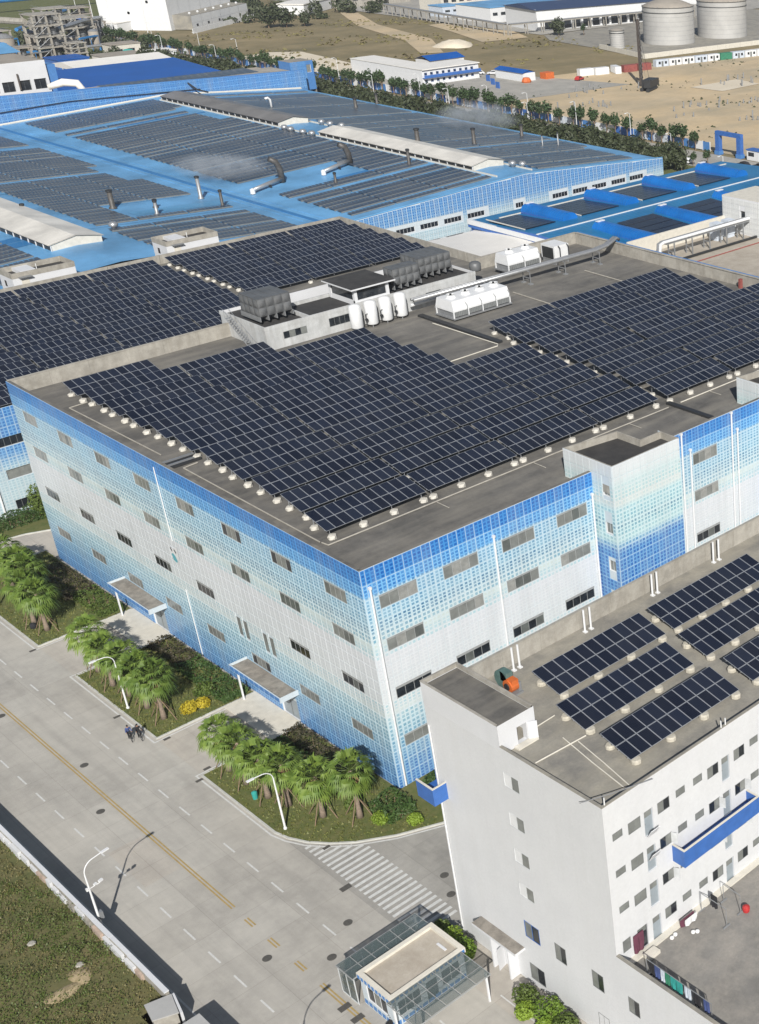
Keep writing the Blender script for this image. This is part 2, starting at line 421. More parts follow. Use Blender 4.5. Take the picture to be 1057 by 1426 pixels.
def strip(pts, w, off=0., z=0.):
    """flat ribbon along a polyline: list of quads"""
    P = [Vector((x, y, 0)) for x, y in pts]; L = []; Rr = []
    for i, p in enumerate(P):
        a = (P[i]-P[i-1]).normalized() if i else (P[1]-P[0]).normalized()
        b = (P[i+1]-P[i]).normalized() if i < len(P)-1 else a
        na, nb_ = Vector((-a.y, a.x, 0)), Vector((-b.y, b.x, 0)); n = (na+nb_).normalized(); k = 1/max(.4, n.dot(na))
        L.append(p+n*k*(off+w/2)); Rr.append(p+n*k*(off-w/2))
    return L, Rr
def ribbon(mb, pts, w, off, z, mi=0):
    L, Rr = strip(pts, w, off)
    for i in range(len(pts)-1): mb.face([(Rr[i].x, Rr[i].y, z), (Rr[i+1].x, Rr[i+1].y, z), (L[i+1].x, L[i+1].y, z), (L[i].x, L[i].y, z)], mi)
def curb(mb, pts, w, off, z0, z1, mi=0):
    L, Rr = strip(pts, w, off)
    for i in range(len(pts)-1):
        a, b, c, d = Rr[i], Rr[i+1], L[i+1], L[i]
        mb.face([(p.x, p.y, z1) for p in (a, b, c, d)], mi)
        mb.face([(a.x, a.y, z0), (b.x, b.y, z0), (b.x, b.y, z1), (a.x, a.y, z1)], mi)
        mb.face([(c.x, c.y, z0), (d.x, d.y, z0), (d.x, d.y, z1), (c.x, c.y, z1)], mi)
    for q in ((L[0], Rr[0]), (Rr[-1], L[-1])):
        mb.face([(q[0].x, q[0].y, z0), (q[1].x, q[1].y, z0), (q[1].x, q[1].y, z1), (q[0].x, q[0].y, z1)], mi)
def leafblob(shape, n, leaf, rng, mi=0, flat=.0, mb=None):
    """n leaf faces through the volume; shape(rng) gives a point and its outward direction"""
    mb = mb or MB()
    for _ in range(n):
        p, o = shape(rng)
        d = (o*.8+Vector((rng.gauss(0, 1), rng.gauss(0, 1), rng.gauss(.3, 1)))*.55).normalized()
        u = d.cross(Vector((rng.gauss(0, 1), rng.gauss(0, 1), rng.gauss(0, 1)))).normalized(); w = d.cross(u)
        l = leaf*rng.uniform(.6, 1.4); b = l*rng.uniform(.4, .7)
        mb.face([p-u*l, p-w*b+d*l*.15, p+u*l, p+w*b+d*l*.15], mi)
    return mb
def ellipsoid(rx, ry, rz, c=(0, 0, 0), pw=.33, lump=.22, seed=0):
    r0 = random.Random(seed); ph = [(Vector((r0.gauss(0, 1), r0.gauss(0, 1), r0.gauss(0, 1)))*1.7, r0.uniform(0, 6)) for _ in range(5)]
    c = Vector(c)
    def f(rng):
        d = Vector((rng.gauss(0, 1), rng.gauss(0, 1), rng.gauss(0, 1))).normalized()
        k = 1+lump*sum(math.sin(a.dot(d)+p) for a, p in ph)/2.2
        t = (rng.random()**pw)*k
        return c+Vector((d.x*rx*t, d.y*ry*t, d.z*rz*t)), d
    return f
def boxvol(x0, y0, z0, x1, y1, z1, amp=.15):
    def f(rng):
        k = rng.random(); x, y, z = rng.uniform(x0, x1), rng.uniform(y0, y1), rng.uniform(z0, z1)
        h = amp*math.sin(x*2.1+y*1.3)+amp*.7*math.sin(x*.9-y*3.1)
        if k < .55: return Vector((x, y, z1+h-abs(rng.gauss(0, .12)))), Vector((0, 0, 1))
        if k < .75: return Vector((x0-h*.6+abs(rng.gauss(0, .1)), y, z)), Vector((-1, 0, 0))
        if k < .95: return Vector((x, y0-h*.6+abs(rng.gauss(0, .1)), z)), Vector((0, -1, 0))
        return Vector((x1, y, z)), Vector((1, 0, 0))
    return f
class Facade:
    """a wall plane: u runs to the right seen from outside, z up; d is depth outwards"""
    def __init__(s, root, O, ang):
        s.root = root; s.O = Vector(O); s.ang = ang
        s.U = Vector((math.cos(ang), math.sin(ang), 0)); s.N = Vector((math.sin(ang), -math.cos(ang), 0))
    def P(s, u, z, d=0.): return s.O+s.U*u+s.N*d+Vector((0, 0, z))
    def quad(s, mb, u0, u1, z0, z1, d=0., mi=0, uv=None):
        mb.face([s.P(u0, z0, d), s.P(u1, z0, d), s.P(u1, z1, d), s.P(u0, z1, d)], mi, uv)
    def wall(s, u0, u1, z0, z1, holes, depth=.2, name='wall', mats=('white_paint',), cellu=None, label=None):
        mb = MB(); us = sorted({u0, u1, *[h[0] for h in holes], *[h[0]+h[2] for h in holes]}); zs = sorted({z0, z1, *[h[1] for h in holes], *[h[1]+h[3] for h in holes]})
        us = [u for u in us if u0 <= u <= u1]; zs = [z for z in zs if z0 <= z <= z1]
        for a, b in zip(us, us[1:]):
            for c, d in zip(zs, zs[1:]):
                um, zm = (a+b)/2, (c+d)/2
                if any(h[0] < um < h[0]+h[2] and h[1] < zm < h[1]+h[3] for h in holes): continue
                s.quad(mb, a, b, c, d)
        for h in holes:
            a, c = h[0], h[1]; b, d = a+h[2], c+h[3]; k = len(mats)-1
            for (p, q) in (((a, c), (a, d)), ((a, d), (b, d)), ((b, d), (b, c)), ((b, c), (a, c))):
                mb.face([s.P(*p, 0), s.P(*q, 0), s.P(*q, -depth), s.P(*p, -depth)], k)
        return mb.build(name, list(mats), s.root, label=label)
    def window(s, u, z, w, h, n=2, d=-.2, glass='curtain', frame='frame_grey', name='window', openp=None, fw=.05, label=None, head=0., mesh_cache={}):
        key = (round(w, 2), round(h, 2), n, frame, fw, head); H0 = h; h = h-head
        if key not in mesh_cache:
            mb = MB(); t = .06
            mb.box(0, -t, 0, w, 0, fw).box(0, -t, h-fw, w, 0, h).box(0, -t, fw, fw, 0, h-fw).box(w-fw, -t, fw, w, 0, h-fw)
            pw = (w-2*fw-(n-1)*fw*.8)/n
            for i in range(1, n):
                x = fw+i*pw+(i-1)*fw*.8; mb.box(x, -t+.01, fw, x+fw*.8, 0, h-fw)
            if head: mb.box(0, -t-.03, h+.003, w, 0, H0)
            mesh_cache[key] = (mb.mesh(name+'_frame', [frame]), pw)
        me, pw = mesh_cache[key]
        o = inst(name, me, s.root, s.P(u, z, d)-wl(s.root), (0, 0, s.ang))
        if label: o['label'] = label
        for i in range(n):
            pk = ('p', round(pw, 3), round(h, 2), glass if isinstance(glass, str) else glass[i % len(glass)], fw)
            if pk not in mesh_cache:
                mb = MB(); mb.box(0, -.02, 0, pw, 0, h-2*fw); mesh_cache[pk] = mb.mesh('pane', [pk[3]])
            x = fw+i*(pw+fw*.8)
            p = inst('pane', mesh_cache[pk], o, (x, -.012, fw))
            if openp and i in openp: p.rotation_euler.z = -R(openp[i]); p.location.y = -.03
        return o
    def tiles(s, us, zs, holes, m, near=None, limit=300, name='facade_panel', gap=.07, d=.05, cu=2, ch=.39):
        """glazed panels proud of the wall; those nearest to `near` are parts of their own, the rest one joined part"""
        cells = []
        for a, b in zip(us, us[1:]):
            for c, e in zip(zs, zs[1:]):
                parts = [(a, b, c, e)]
                for h in holes:
                    nx = []
                    for (p, q, r, t) in parts:
                        if h[0] >= q-.01 or h[0]+h[2] <= p+.01 or h[1] >= t-.01 or h[1]+h[3] <= r+.01: nx.append((p, q, r, t)); continue
                        if h[0] > p+.15: nx.append((p, h[0]-.03, r, t))
                        if h[0]+h[2] < q-.15: nx.append((h[0]+h[2]+.03, q, r, t))
                    parts = nx
                cells += parts
        if near is not None: cells.sort(key=lambda c: abs((c[0]+c[1])/2-near[0])+abs((c[2]+c[3])/2-near[1])*.7)
        one, rest, cache = cells[:limit] if near is not None else [], cells[limit:] if near is not None else cells, {}
        def slab(mb, fn, w, h):
            g = gap/2; A = lambda x, z, dd: fn(x, z, dd)
            nu, nv = max(1, round(w/.48)), max(1, round(h/ch))
            mb.face([A(g, g, d), A(w-g, g, d), A(w-g, h-g, d), A(g, h-g, d)], 0, [(0, 0), (nu, 0), (nu, nv), (0, nv)])
            for p, q in (((g, g), (w-g, g)), ((w-g, g), (w-g, h-g)), ((w-g, h-g), (g, h-g)), ((g, h-g), (g, g))):
                mb.face([A(*p, 0.004), A(*q, 0.004), A(*q, d), A(*p, d)], 0, [(0, 0)]*4)
        for (a, b, c, e) in one:
            k = (round(b-a, 2), round(e-c, 2))
            if k not in cache:
                mb = MB(); slab(mb, lambda x, z, dd: (x, -dd, z), k[0], k[1]); cache[k] = mb.mesh(name, [m])
            inst(name, cache[k], s.root, s.P(a, c, 0)-wl(s.root), (0, 0, s.ang))
        if rest:
            mb = MB()
            for (a, b, c, e) in rest: slab(mb, lambda x, z, dd: s.P(a+x, c+z, dd), b-a, e-c)
            mb.build(name, [m], s.root, kind='stuff')
def span(a, b, n): return [a+(b-a)*i/n for i in range(n+1)]
# ================================================================== SETTING
sheet('ground', rect(-900, -400, 1500, 2600), -.30, 'dry_field')
sheet('yard', rect(-10.9, -150, 193, 330), -.02, 'yard_concrete')
sheet('road', rect(-26.55, -150, -10.7, 330), .0, 'road_concrete')
side = [(-10.75, 1.9), (-10.2, 1.0), (-9.5, -.4), (-8.5, -1.9), (-6.9, -3.6), (-4.1, -5.7), (-.4, -7.5), (4, -8.3), (60, -8.3), (60, -18.9), (-10.75, -18.9)]
sheet('side_road', side, .003, 'road_worn')
sheet('lot', [(-120, -60), (-29.2, -60), (-28.9, -9.4), (-26.96, -9.2), (-26.96, 120), (-120, 120)], 1.2, 'lot_soil')
sheet('access_road', rect(214, 90, 229.2, 760), -.2, 'far_road')
sheet('verge', rect(193, 90, 214, 760), -.22, 'lawn_soil')
sheet('building_site', [(232, 95), (520, 95), (520, 318), (345, 322), (283, 330), (283, 352), (232, 352)], -.18, 'site_sand')
sheet('site_yard', [(232.5, 296), (300, 290), (283, 352), (250, 400), (232.5, 400)], -.13, 'far_road')
sheet('sand_area', [(232.5, 408), (246, 384), (254, 386), (262, 410), (264, 425), (268, 461), (258, 470), (244, 466), (232.5, 470)], -.12, 'pale_sand')
sheet('dirt_track', [(306, 413), (330, 455), (345, 520), (380, 600), (372, 602), (335, 522), (318, 458), (298, 418)], -.12, 'site_sand')
sheet('sandy_bank', [(338, 428), (362, 425), (372, 448), (369, 500), (360, 500), (352, 470)], -.11, 'site_sand')
sheet('tank_yard', [(350, 334.5), (520, 318), (520, 430), (372, 426), (362, 410), (358, 372)], -.1, 'roof_grey')
sheet('works_yard', rect(372, 428, 560, 700), -.09, 'far_road')
sheet('far_field', [(180, 600), (330, 640), (420, 900), (100, 900)], -.1, 'lawn_soil')
sheet('pale_slab', [(309.5, 267.5), (334.5, 267.5), (332.5, 253.5), (311, 252.5)], -.06, 'pale_sand')
# kerbs and planted beds
beds = {
 1: [(-.3, 52.6), (-10.7, 52.6), (-10.7, 66), (-10.2, 69.5), (-8.6, 72.6), (-6, 74.6), (-.3, 75.4)],
 2: [(-.3, 25.6), (-10.7, 25.6), (-10.7, 43.35), (-.3, 43.35)],
 3: [(-.3, 16.45), (-10.75, 16.45), (-10.75, 3.4), (-10.4, 1.8), (-9.65, 0), (-8.5, -1.7), (-6.9, -3.4), (-4.05, -5.45), (-.4, -7.25), (4, -8.05), (30, -8.05)]}
lawns = {1: beds[1], 2: beds[2], 3: beds[3]+[(30, -.15), (-.15, -.15)]}
kb = MB(); ln = MB()
for k, p in beds.items():
    p2 = p if k != 2 else p
    curb(kb, p2, .17, -.04, -.02, .13)
    ribbon(ln, p2, .16, -.42 if k == 3 else .42, .006)
b2n = [(-30, 81.9), (-3, 82.6), (0, 82), (3, 80.6), (12, 79.8), (30, 79.6)]
curb(kb, b2n, .17, .04, -.02, .13)
kb.build('kerb', 'kerb', kind='structure')
for k, p in lawns.items(): sheet('lawn', p, .1, 'lawn_soil')
sheet('lawn', b2n+[(30, 88.6), (-30, 88.6)], .1, 'lawn_soil')
sheet('road_patch', rect(-21.6, 5.6, -18.5, 12.4), .0025, 'yard_concrete')
# road markings
def jit(): return random.uniform(-.03, .03)
lo = ln
for x, y0, y1, ph in ((-14.44, -60, 130, .15), (-21.95, -80, 130, .75)):
    y = y0+ph
    while y < y1:
        lo.box(x-.07, y, .0, x+.07, y+1.9, .006, bottom=False); y += 3.98
lo.box(-25.95, -14.2, 0, -25.8, 130, .006, bottom=False)
def xkerb(y):
    pts = [(-10.2, .2), (-9.3, -1.2), (-8.2, -2.5), (-6.9, -3.9), (-6.3, -4.6)]
    for (x0, ya), (x1, yb) in zip(pts, pts[1:]):
        if yb <= y <= ya: return x0+(x1-x0)*(y-ya)/(yb-ya)
    return -6.45 if y < -4.6 else -10.2
for i in range(25):
    y = -.65-i*.7; xr = min(-6.45, xkerb(y)); 
    if xr < -9.9: continue
    lo.face([(-10.25, y-.16, .0075), (xr, y-.16, .0075), (xr, y+.16, .0075), (-10.25, y+.16, .0075)])
lo.box(-10.0, -27.75, 0, -9.88, -60, .006, bottom=False)
ln.build('lane_marking', 'line_white', kind='structure')
ye = MB()
for dx in (-.13, .13): ye.box(-18.1+dx-.065, -2.6, 0, -18.1+dx+.065, 140, .006, bottom=False)
for y0, y1 in ((-5.9, -4.6), (-9.6, -8.2), (-13.6, -12.2), (-16.9, -15.9), (-25, -16.9), (-60, -25.1)):
    for dx in (-.13, .13): ye.box(-18.1+dx-.065, y0, 0, -18.1+dx+.065, y1-.004, .006, bottom=False)
ye.box(2, -11.9, .004, 40, -11.75, .009, bottom=False)
ye.build('centre_line', 'line_yellow', kind='structure')
MH = [(-10.78, -7.81, 'square', 'square dark drain cover beside the zebra crossing'), (-13., -11.6, 'round', 'round manhole cover just outside the first dash below the crossing'),
 (-16., -14., 'round', 'round manhole cover nearest the gatehouse on its road side'), (-19.34, -10.06, 'round', 'round manhole cover left of the broken yellow dashes'), (-4.5, -13.1, 'round', 'oval manhole cover close to the white building corner'), (-5.56, -15.5, 'round', 'dark manhole cover right of the zebra crossing end'),
 (-17.16, 26.93, 'round', 'round manhole cover right of the yellow line by the cyclists'), (-19.36, 18.7, 'round', 'round manhole cover left of the yellow line between the cyclists and the near lamp'), (-18.78, 41.85, 'round', 'round manhole cover left of the yellow line at the photo edge'),
 (-11.4, 52.3, 'square', 'small gully cover at the far driveway kerb corner'), (-11.4, 32.5, 'square', 'small gully cover at the kerb of the middle palm bed'), (-10.0, 24.9, 'square', 'small gully cover on the driveway below the yellow shrub'), (-11.3, 16.0, 'square', 'small gully cover at the near palm bed corner'), (-9.9, 17.2, 'square', 'small gully cover on the driveway near the near palm bed'),
 (-18.27, -19.37, 'square', 'gully grate on the double yellow line beside the gatehouse'), (-18.25, -21.1, 'square', 'second gully grate on the double yellow line nearer the photo edge'), (-8.95, -1.95, 'square', 'small gully cover at the curved kerb by the crossing start')]
for x, y, k, lab in MH:
    mb = MB()
    if k == 'round': mb.lathe([(.38, 0), (.38, .012), (.31, .012), (.3, .02), (0, .02)], 20, (x, y, .001)); mb.box(x-.04, y-.24, .02, x+.04, y+.24, .026)
    else: 
        w, h = (.48, .3) if x < -10.5 and y < -5 else (.34, .17)
        mb.box(x-w, y-h, .001, x+w, y+h, .014)
        for q in range(4): mb.box(x-w*.85, y-h+.06+q*h*.5, .014, x+w*.85, y-h+.1+q*h*.5, .022)
    single(mb, 'manhole_cover', 'iron', lab, 'manhole cover', 'covers in the road')

# ================================================================== MAIN FACTORY BUILDING
H = 23.72; ZR = 21.95
B1 = thing('factory_building', 'big four storey factory clad in blue to white tiles under rows of solar panels', 'building', None, (0, 0, 0))
FL = Facade(B1, (0, 72, 0), -math.pi/2); FR = Facade(B1, (0, 0, 0), 0)
rows = [(4.25, 1.25), (9.62, 1.25), (14.85, 1.3), (19.3, 1.38)]
wl_l = []
for k in range(8):
    y1 = 3.0+9.02*k+3.48 if k < 5 else 2.95+9.0*k+3.5
    for z, h in rows:
        if k == 2 and z == 9.62: continue
        wl_l.append((72-y1, z, 3.48, h))
slits = [(72-y-.72, 7.1, .72, 2.1) for y in (25.35, 24.05, 20.3, 19.05)]
doorL = [(72-20.2, 0, 3.2, 2.5), (72-47.3, 0, 3.2, 2.5)]
wl_r = [(u, z, 3.86, h) for u in (1.42, 8.17, 14.9, 21.65) for z, h in rows]
wl_r2 = [(40.85+6.75*i, z, 3.75, h) for i in (0, 2, 4) for z, h in rows]
FL.wall(0, 72, 0, H, wl_l+slits+doorL, .16, 'wall', ('facade_wall', 'white_paint'))
FR.wall(0, 87, 0, H, wl_r+wl_r2, .12, 'wall', ('facade_wall', 'white_paint'))
rng = random.Random(3)
for f, L in ((FL, wl_l), (FR, wl_r), (FR, wl_r2)):
    for (u, z, w, h) in L:
        lowrow = z < 10 and z > 5
        gl = [rng.choice(['curtain', 'curtain', 'curtain_pale', 'curtain_dark']) for _ in range(4)] if not lowrow else [rng.choice(['dark_glass', 'dark_glass', 'dark_glass', 'curtain_dark']) for _ in range(4)]
        if z < 5: gl = ['dark_glass', 'curtain', 'curtain', 'dark_glass'] if rng.random() < .5 else 'curtain'
        op = None
        if f is FL and abs(z-19.3) < .1 and (abs(u-(72-15.5)) < .3 or abs(u-(72-24.52)) < .3): gl = ['dark_glass', 'curtain', 'curtain', 'dark_glass']
        f.window(u, z, w, h, 4, -.04, gl, 'frame_mid', head=.2 if lowrow else .12)
        if f is FL:   # white reveal strip and sill catch the light
            pass
for (u, z, w, h) in slits: FL.window(u, z, w, h, 1, -.04, 'curtain', 'frame_grey')
for (u, z, w, h) in doorL:
    mb = MB(); FL.quad(mb, u, u+w, z, z+h, -.15); FL.quad(mb, u+w*.48, u+w*.52, z, z+h, -.13, 1); FL.quad(mb, u, u+w, z+h-.12, z+h, -.13, 1)
    mb.build('door', ['door_grey', 'frame_grey'], B1)
zs = [0, 1.4, 2.85, 4.25, 5.5, 6.85, 8.2, 9.62, 10.87, 12.1, 13.5, 14.85, 16.15, 17.1, 18.2, 19.3, 20.68, 22.15, H-.01]
usL = []
k0 = 72-2.95-9.02*8
for k in range(8):
    y1 = 3.0+9.02*k+3.48 if k < 5 else 2.95+9.0*k+3.5
    usL.append(72-y1)
usL = sorted(usL)
edges = [0.0]+span(.95, usL[0], 2)[0:]
U = [0, usL[0]]
for i, u in enumerate(usL):
    U += span(u, u+3.48, 4)[1:]
    nx = usL[i+1] if i+1 < len(usL) else 72
    U += span(u+3.48, nx, max(1, round((nx-u-3.48)/.93)))[1:]
UL = sorted(set(round(u, 3) for u in U))
FL.tiles(UL, zs, wl_l+slits+doorL, 'facade_tile', (72, 21), 110)
UR = [0, .46]+[round(1.42+.9643*i, 3) for i in range(26)]+[26.55]
FR.tiles([u for u in UR if u <= 26.55], zs, wl_r, 'facade_tile', (0, 21), 180)
UR2 = span(35.95, 40.85, 5)+span(40.85, 44.6, 4)[1:]+span(44.6, 52.55, 8)[1:]
FR.tiles(UR2, zs, wl_r2, 'facade_tile')
# corner strip, parapets, roof
mb = MB()
mb.box(.02, .02, ZR-.25, 86.9, 71.9, ZR); mb.build('roof_slab', 'roof_felt', B1)
def para(name, x0, y0, x1, y1, m='wall_concrete', top=None):
    mb = MB(); mb.box(x0, y0, ZR+.003, x1, y1, H-.004); o = mb.build(name, m, B1)
    mb = MB(); mb.box(x0-.06, y0-.06, H, x1+.06, y1+.06, H+.06); mb.build('coping', top or m, B1)
para('parapet', .06, .3, .26, 71.7, top='roof_felt'); para('parapet', .06, .06, 26.4, .26, top='roof_felt'); para('parapet', 36, .06, 52.4, .26, top='roof_felt')
mb = MB(); mb.box(0, 72, 0, 87, 72.1, ZR); mb.box(86.9, 0, 0, 87, 72, ZR); mb.build('wall', 'facade_wall', B1)
# far parapet in cast lengths with open joints
def paneled(x0, x1, y, seg=4.4):
    n = round((x1-x0)/seg)
    for i in range(n):
        a, b = x0+(x1-x0)*i/n, x0+(x1-x0)*(i+1)/n
        mb = MB(); mb.box(a+.02, y+random.uniform(-.02, .02), ZR+.003, b-.02, y+.24, H); mb.build('parapet_panel', 'wall_concrete', B1)
    mb = MB(); mb.box(x0, y+.03, ZR, x1, y+.2, H-.05); mb.box(x0, y-.05, H, x1, y+.28, H+.09); mb.build('coping', 'wall_concrete', B1)
paneled(.1, 27.6, 71.7); paneled(66.9, 86.7, 71.7, 5)
n = 14
for i in range(n):
    a, b = .3+71.3*i/n, .3+71.3*(i+1)/n
    mb = MB(); mb.box(86.6+random.uniform(-.02, .02), a+.02, ZR+.003, 86.86, b-.02, H); mb.build('parapet_panel', 'wall_concrete', B1)
mb = MB(); mb.box(86.62, .3, ZR, 86.8, 71.6, H-.05); mb.box(86.5, .3, H, 86.95, 71.6, H+.08, 0); mb.build('coping', 'wall_concrete', B1)
mb = MB(); mb.box(86.96, .3, H-.5, 87.12, 71.6, H+.14); mb.build('edge_trim', 'facade_blue', B1)
# rain pipes on the walls
for u, z0, z1 in ((.62, .2, 21.9), (13.95, .2, 21.6), (26.25, .2, 21.4), (39.1, .2, H), (40.35, .2, 21.45), (46.95, .2, H), (47.85, .2, 21.45)):
    mb = MB(); mb.tube((u, -.2, z0), (u, -.2, z1), .1, n=10)
    for zz in range(1, 6): mb.tube((u, -.2, zz*4-.05), (u, -.2, zz*4+.05), .125, n=10)
    mb.box(u-.13, -.3, z1-.2, u+.13, -.06, z1+.06); mb.build('rain_pipe', 'white_metal', B1)
for y, z0, z1 in ((36.68, 14.4, 23.), (36.45, .2, 8.6)):
    mb = MB(); mb.tube((-.12, y, z0), (-.12, y, z1), .055, n=8); mb.build('rain_pipe', 'white_metal', B1)
# small emblem fixed to the wall
mb = MB()
em = lambda y, z, d=.1: (-d, y, z)
mb.prism([(0, 0)]*0 or [(37.95, 13.55), (37.75, 12.2), (37.55, 11.75), (36.75, 11.6), (36.15, 12.8), (36.1, 13.9), (36.6, 13.65), (36.95, 13.5)], 0, 1) if False else None
pl = [(37.95, 13.5), (37.8, 12.3), (37.55, 11.7), (36.7, 11.55), (36.2, 12.5), (36.1, 13.9), (36.5, 13.6), (37.2, 13.3)]
mb.face([em(y, z) for y, z in pl]); mb.build('emblem', 'white_metal', B1)
mb = MB(); mb.face([em(y, z, .13) for y, z in [(37.7, 12.55), (37.5, 11.85), (36.85, 11.7), (36.65, 12.0), (36.95, 12.5), (37.35, 12.75)]]); mb.build('emblem_drop', 'emblem_teal', B1)
for ys in ((37.75, 37.45), (36.95, 36.6)):
    mb = MB(); mb.face([em(ys[0], 13.25, .13), em(ys[1], 12.85, .13), em(ys[1]-.1, 13.1, .13), em(ys[0]-.1, 13.4, .13)]); mb.build('emblem_mark', 'black_cloth', B1)
# entrance canopies
for y0, y1 in ((16.1, 25.7), (42.9, 52.5)):
    mb = MB(); mb.box(-1.95, y0, 4.0, -.06, y1, 4.2, 0, 1); c = mb.build('entrance_canopy', ['wall_concrete', 'canopy_top'], B1)
    mb = MB(); mb.box(-2.05, y0-.08, 3.85, -1.97, y1+.08, 4.45); mb.box(-1.96, y0-.08, 3.85, -.07, y0-.002, 4.45); mb.box(-1.96, y1+.002, 3.85, -.07, y1+.08, 4.45)
    mb.build('canopy_fascia', 'facade_wall', c)
    for i in range(10):
        yy = y0+(y1-y0)*(i+.5)/10; q = MB(); q.box(-2.085, yy-.42, 3.92, -2.052, yy+.42, 4.38); q.build('fascia_tile', 'facade_blue', c)
    q = MB(); q.box(-1.7, y1-.6, .0, -1.55, y1-.45, 3.98); q.build('post', 'white_metal', B1)
    q = MB(); q.box(-3.6, y0-.1, -.02, -.06, y1+.1, .1); q.build('step', 'cream_paint', B1)
# stair towers at the front edge
def tower(x0, lab):
    x1 = x0+9.35; y0 = -3.14; zt = 25.15
    fl = Facade(B1, (x0, 4.2, 0), -math.pi/2); fr = Facade(B1, (x0, y0, 0), 0)
    holes = [(4.2-(-1.55), z, 1.0, 1.25) for z in (21.6, 17.3, 12.9, 8.6)]
    fl.wall(0, 7.34, 0, zt, holes, .2, 'tower_wall', ('facade_wall', 'white_paint')); fr.wall(0, x1-x0, 0, zt, [], .2, 'tower_wall', ('facade_wall',))
    for h in holes: fl.window(*h, 2, -.18, 'curtain', 'frame_light')
    zz = span(0, zt-.01, 19)
    fl.tiles(span(0, 4.1, 4)+span(4.1, 7.34, 3)[1:], zz, holes, 'tower_tile'); fr.tiles(span(0, x1-x0, 10), zz, [], 'tower_tile', (0, 20), 95)
    mb = MB(); mb.prism([(x0+.05, y0+.05), (x1-.05, y0+.05), (x1-.05, -.45), (x1-2.9, -.4), (x1-2.9, 3.1), (x0+.05, 4.15)], ZR+.01, zt-.75); mb.build('tower_roof', 'roof_dark', B1)
    mb = MB(); P = [(x1, y0), (x1, -.4), (x1-2.85, -.35), (x1-2.85, 3.15), (x0, 4.2), (x0, y0+.16)]
    curb(mb, P, .16, .09, ZR, zt); mb.box(x0+.01, y0+.01, zt-.7, x1-.02, y0+.16, zt-.003); mb.build('tower_parapet', 'wall_concrete', B1)
    mb = MB(); mb.box(x1-.05, y0+.02, 0, x1, -.05, zt-.01); mb.build('tower_wall', 'facade_wall', B1)
tower(26.58, ''); tower(52.6, '')
# ------------------------------------------------------------------ solar tables
PANEL = {}
def panel_mesh(w, l):
    k = (w, l)
    if k not in PANEL:
        mb = MB(); f = .032; t = .035
        mb.face([(f, f, t+.002), (w-f, f, t+.002), (w-f, l-f, t+.002), (f, l-f, t+.002)], 0)
        for (a, b) in (((0, 0), (w, 0)), ((w, 0), (w, l)), ((w, l), (0, l)), ((0, l), (0, 0))):
            ia = (f if a[0] == 0 else w-f, f if a[1] == 0 else l-f); ib = (f if b[0] == 0 else w-f, f if b[1] == 0 else l-f)
            mb.face([(*a, t), (*b, t), (*ib, t+.002), (*ia, t+.002)], 1)
            mb.face([(*a, 0), (*b, 0), (*b, t), (*a, t)], 1)
        mb.face([(0, 0, 0), (0, l, 0), (w, l, 0), (w, 0, 0)], 1)
        PANEL[k] = mb.mesh('solar_panel', ['solar_cell', 'alu'])
    return PANEL[k]
def foot_mesh():
    rr = random.Random(5); mb = MB()
    mb.lathe([(.36, 0), (.43, .08), (.43, .3), (.35, .42), (.12, .45), (0, .45)], 9)
    mb.v = [(x+rr.uniform(-.04, .04), y+rr.uniform(-.04, .04), z+rr.uniform(-.02, .02)) for x, y, z in mb.v]
    return mb.mesh('footing', ['concrete_block'])
FOOT = foot_mesh()
_b = MB(); _b.lathe([(.34, 0), (.4, .06), (.4, .3), (.33, .42), (0, .44)], 10); BLOCK = _b.mesh('footing', ['old_block'])
def solar_table(x0, y0, zr, ncol, pw, pl, zf, rise, label, group, feet='all', nrow=2, FOOT=FOOT):
    depth = math.sqrt((nrow*(pl+.03))**2-rise**2); tilt = math.asin(rise/(nrow*(pl+.03)))
    t = thing('solar_table', label, 'solar array', group, (x0, y0, zr))
    me = panel_mesh(pw-.025, pl)
    ct, st = math.cos(tilt), math.sin(tilt)
    for r in range(nrow):
        for c in range(ncol):
            s = r*(pl+.03)
            inst('solar_panel', me, t, (c*pw+.012, s*ct, zf+s*st), (tilt+random.uniform(-.006, .006), random.uniform(-.004, .004), 0))
    Lx = ncol*pw; fr = MB()
    for s in (.35, pl-.3, pl+.35, 2*pl-.3): fr.obox((Lx/2, s*ct, zf+s*st-.06), (Lx/2, 0, 0), (0, .03*ct, .03*st), (0, 0, .03))
    n = max(2, round(Lx/2.6)); xs = [.45+(Lx-.9)*i/(n-1) for i in range(n)]
    yb = depth-.5; zb = zf+(yb/depth)*rise-.07; yf = .3; zfz = zf+(yf/depth)*rise-.07
    for x in xs:
        fr.tube((x, yf, .3), (x, yf, zfz), .03, n=5); fr.tube((x, yb, .3), (x, yb, zb), .03, n=5)
        fr.obox((x, (yf+yb)/2, (zfz+zb)/2-.02), (.025, 0, 0), (0, (yb-yf)/2, (zb-zfz)/2), (0, 0, .03))
    o = fr.build('support_frame', 'alu', None); o.parent = t
    for i, x in enumerate(xs):
        if feet == 'all' or (feet == 'ends' and i in (0, len(xs)-1)):
            inst('footing', FOOT, t, (x, yf-.32, 0), (0, 0, random.uniform(-.15, .15)), (1, 1, random.uniform(.85, 1.1)))
            inst('footing', FOOT, t, (x, yb, 0), (0, 0, random.uniform(-.15, .15)), (.95, .95, random.uniform(.8, 1.0)))
    # hanging cable loops and the odd string box at the table end
    cb = MB(); cb.path([(Lx-.1, depth*.9, zf+rise*.9-.1), (Lx+.1, depth*.75, .35), (Lx+.15, depth*.5, .12), (Lx-.05, depth*.25, zf*.6)], .018, 4)
    o = cb.build('cable', 'rubber', None); o.parent = t
    return t
rowsL = [10.42, 15.95, 21.5, 27.0, 32.4, 37.75, 43.1, 48.2, 53.2, 58.2, 63.05]
PW, PLN = 1.0, 1.76
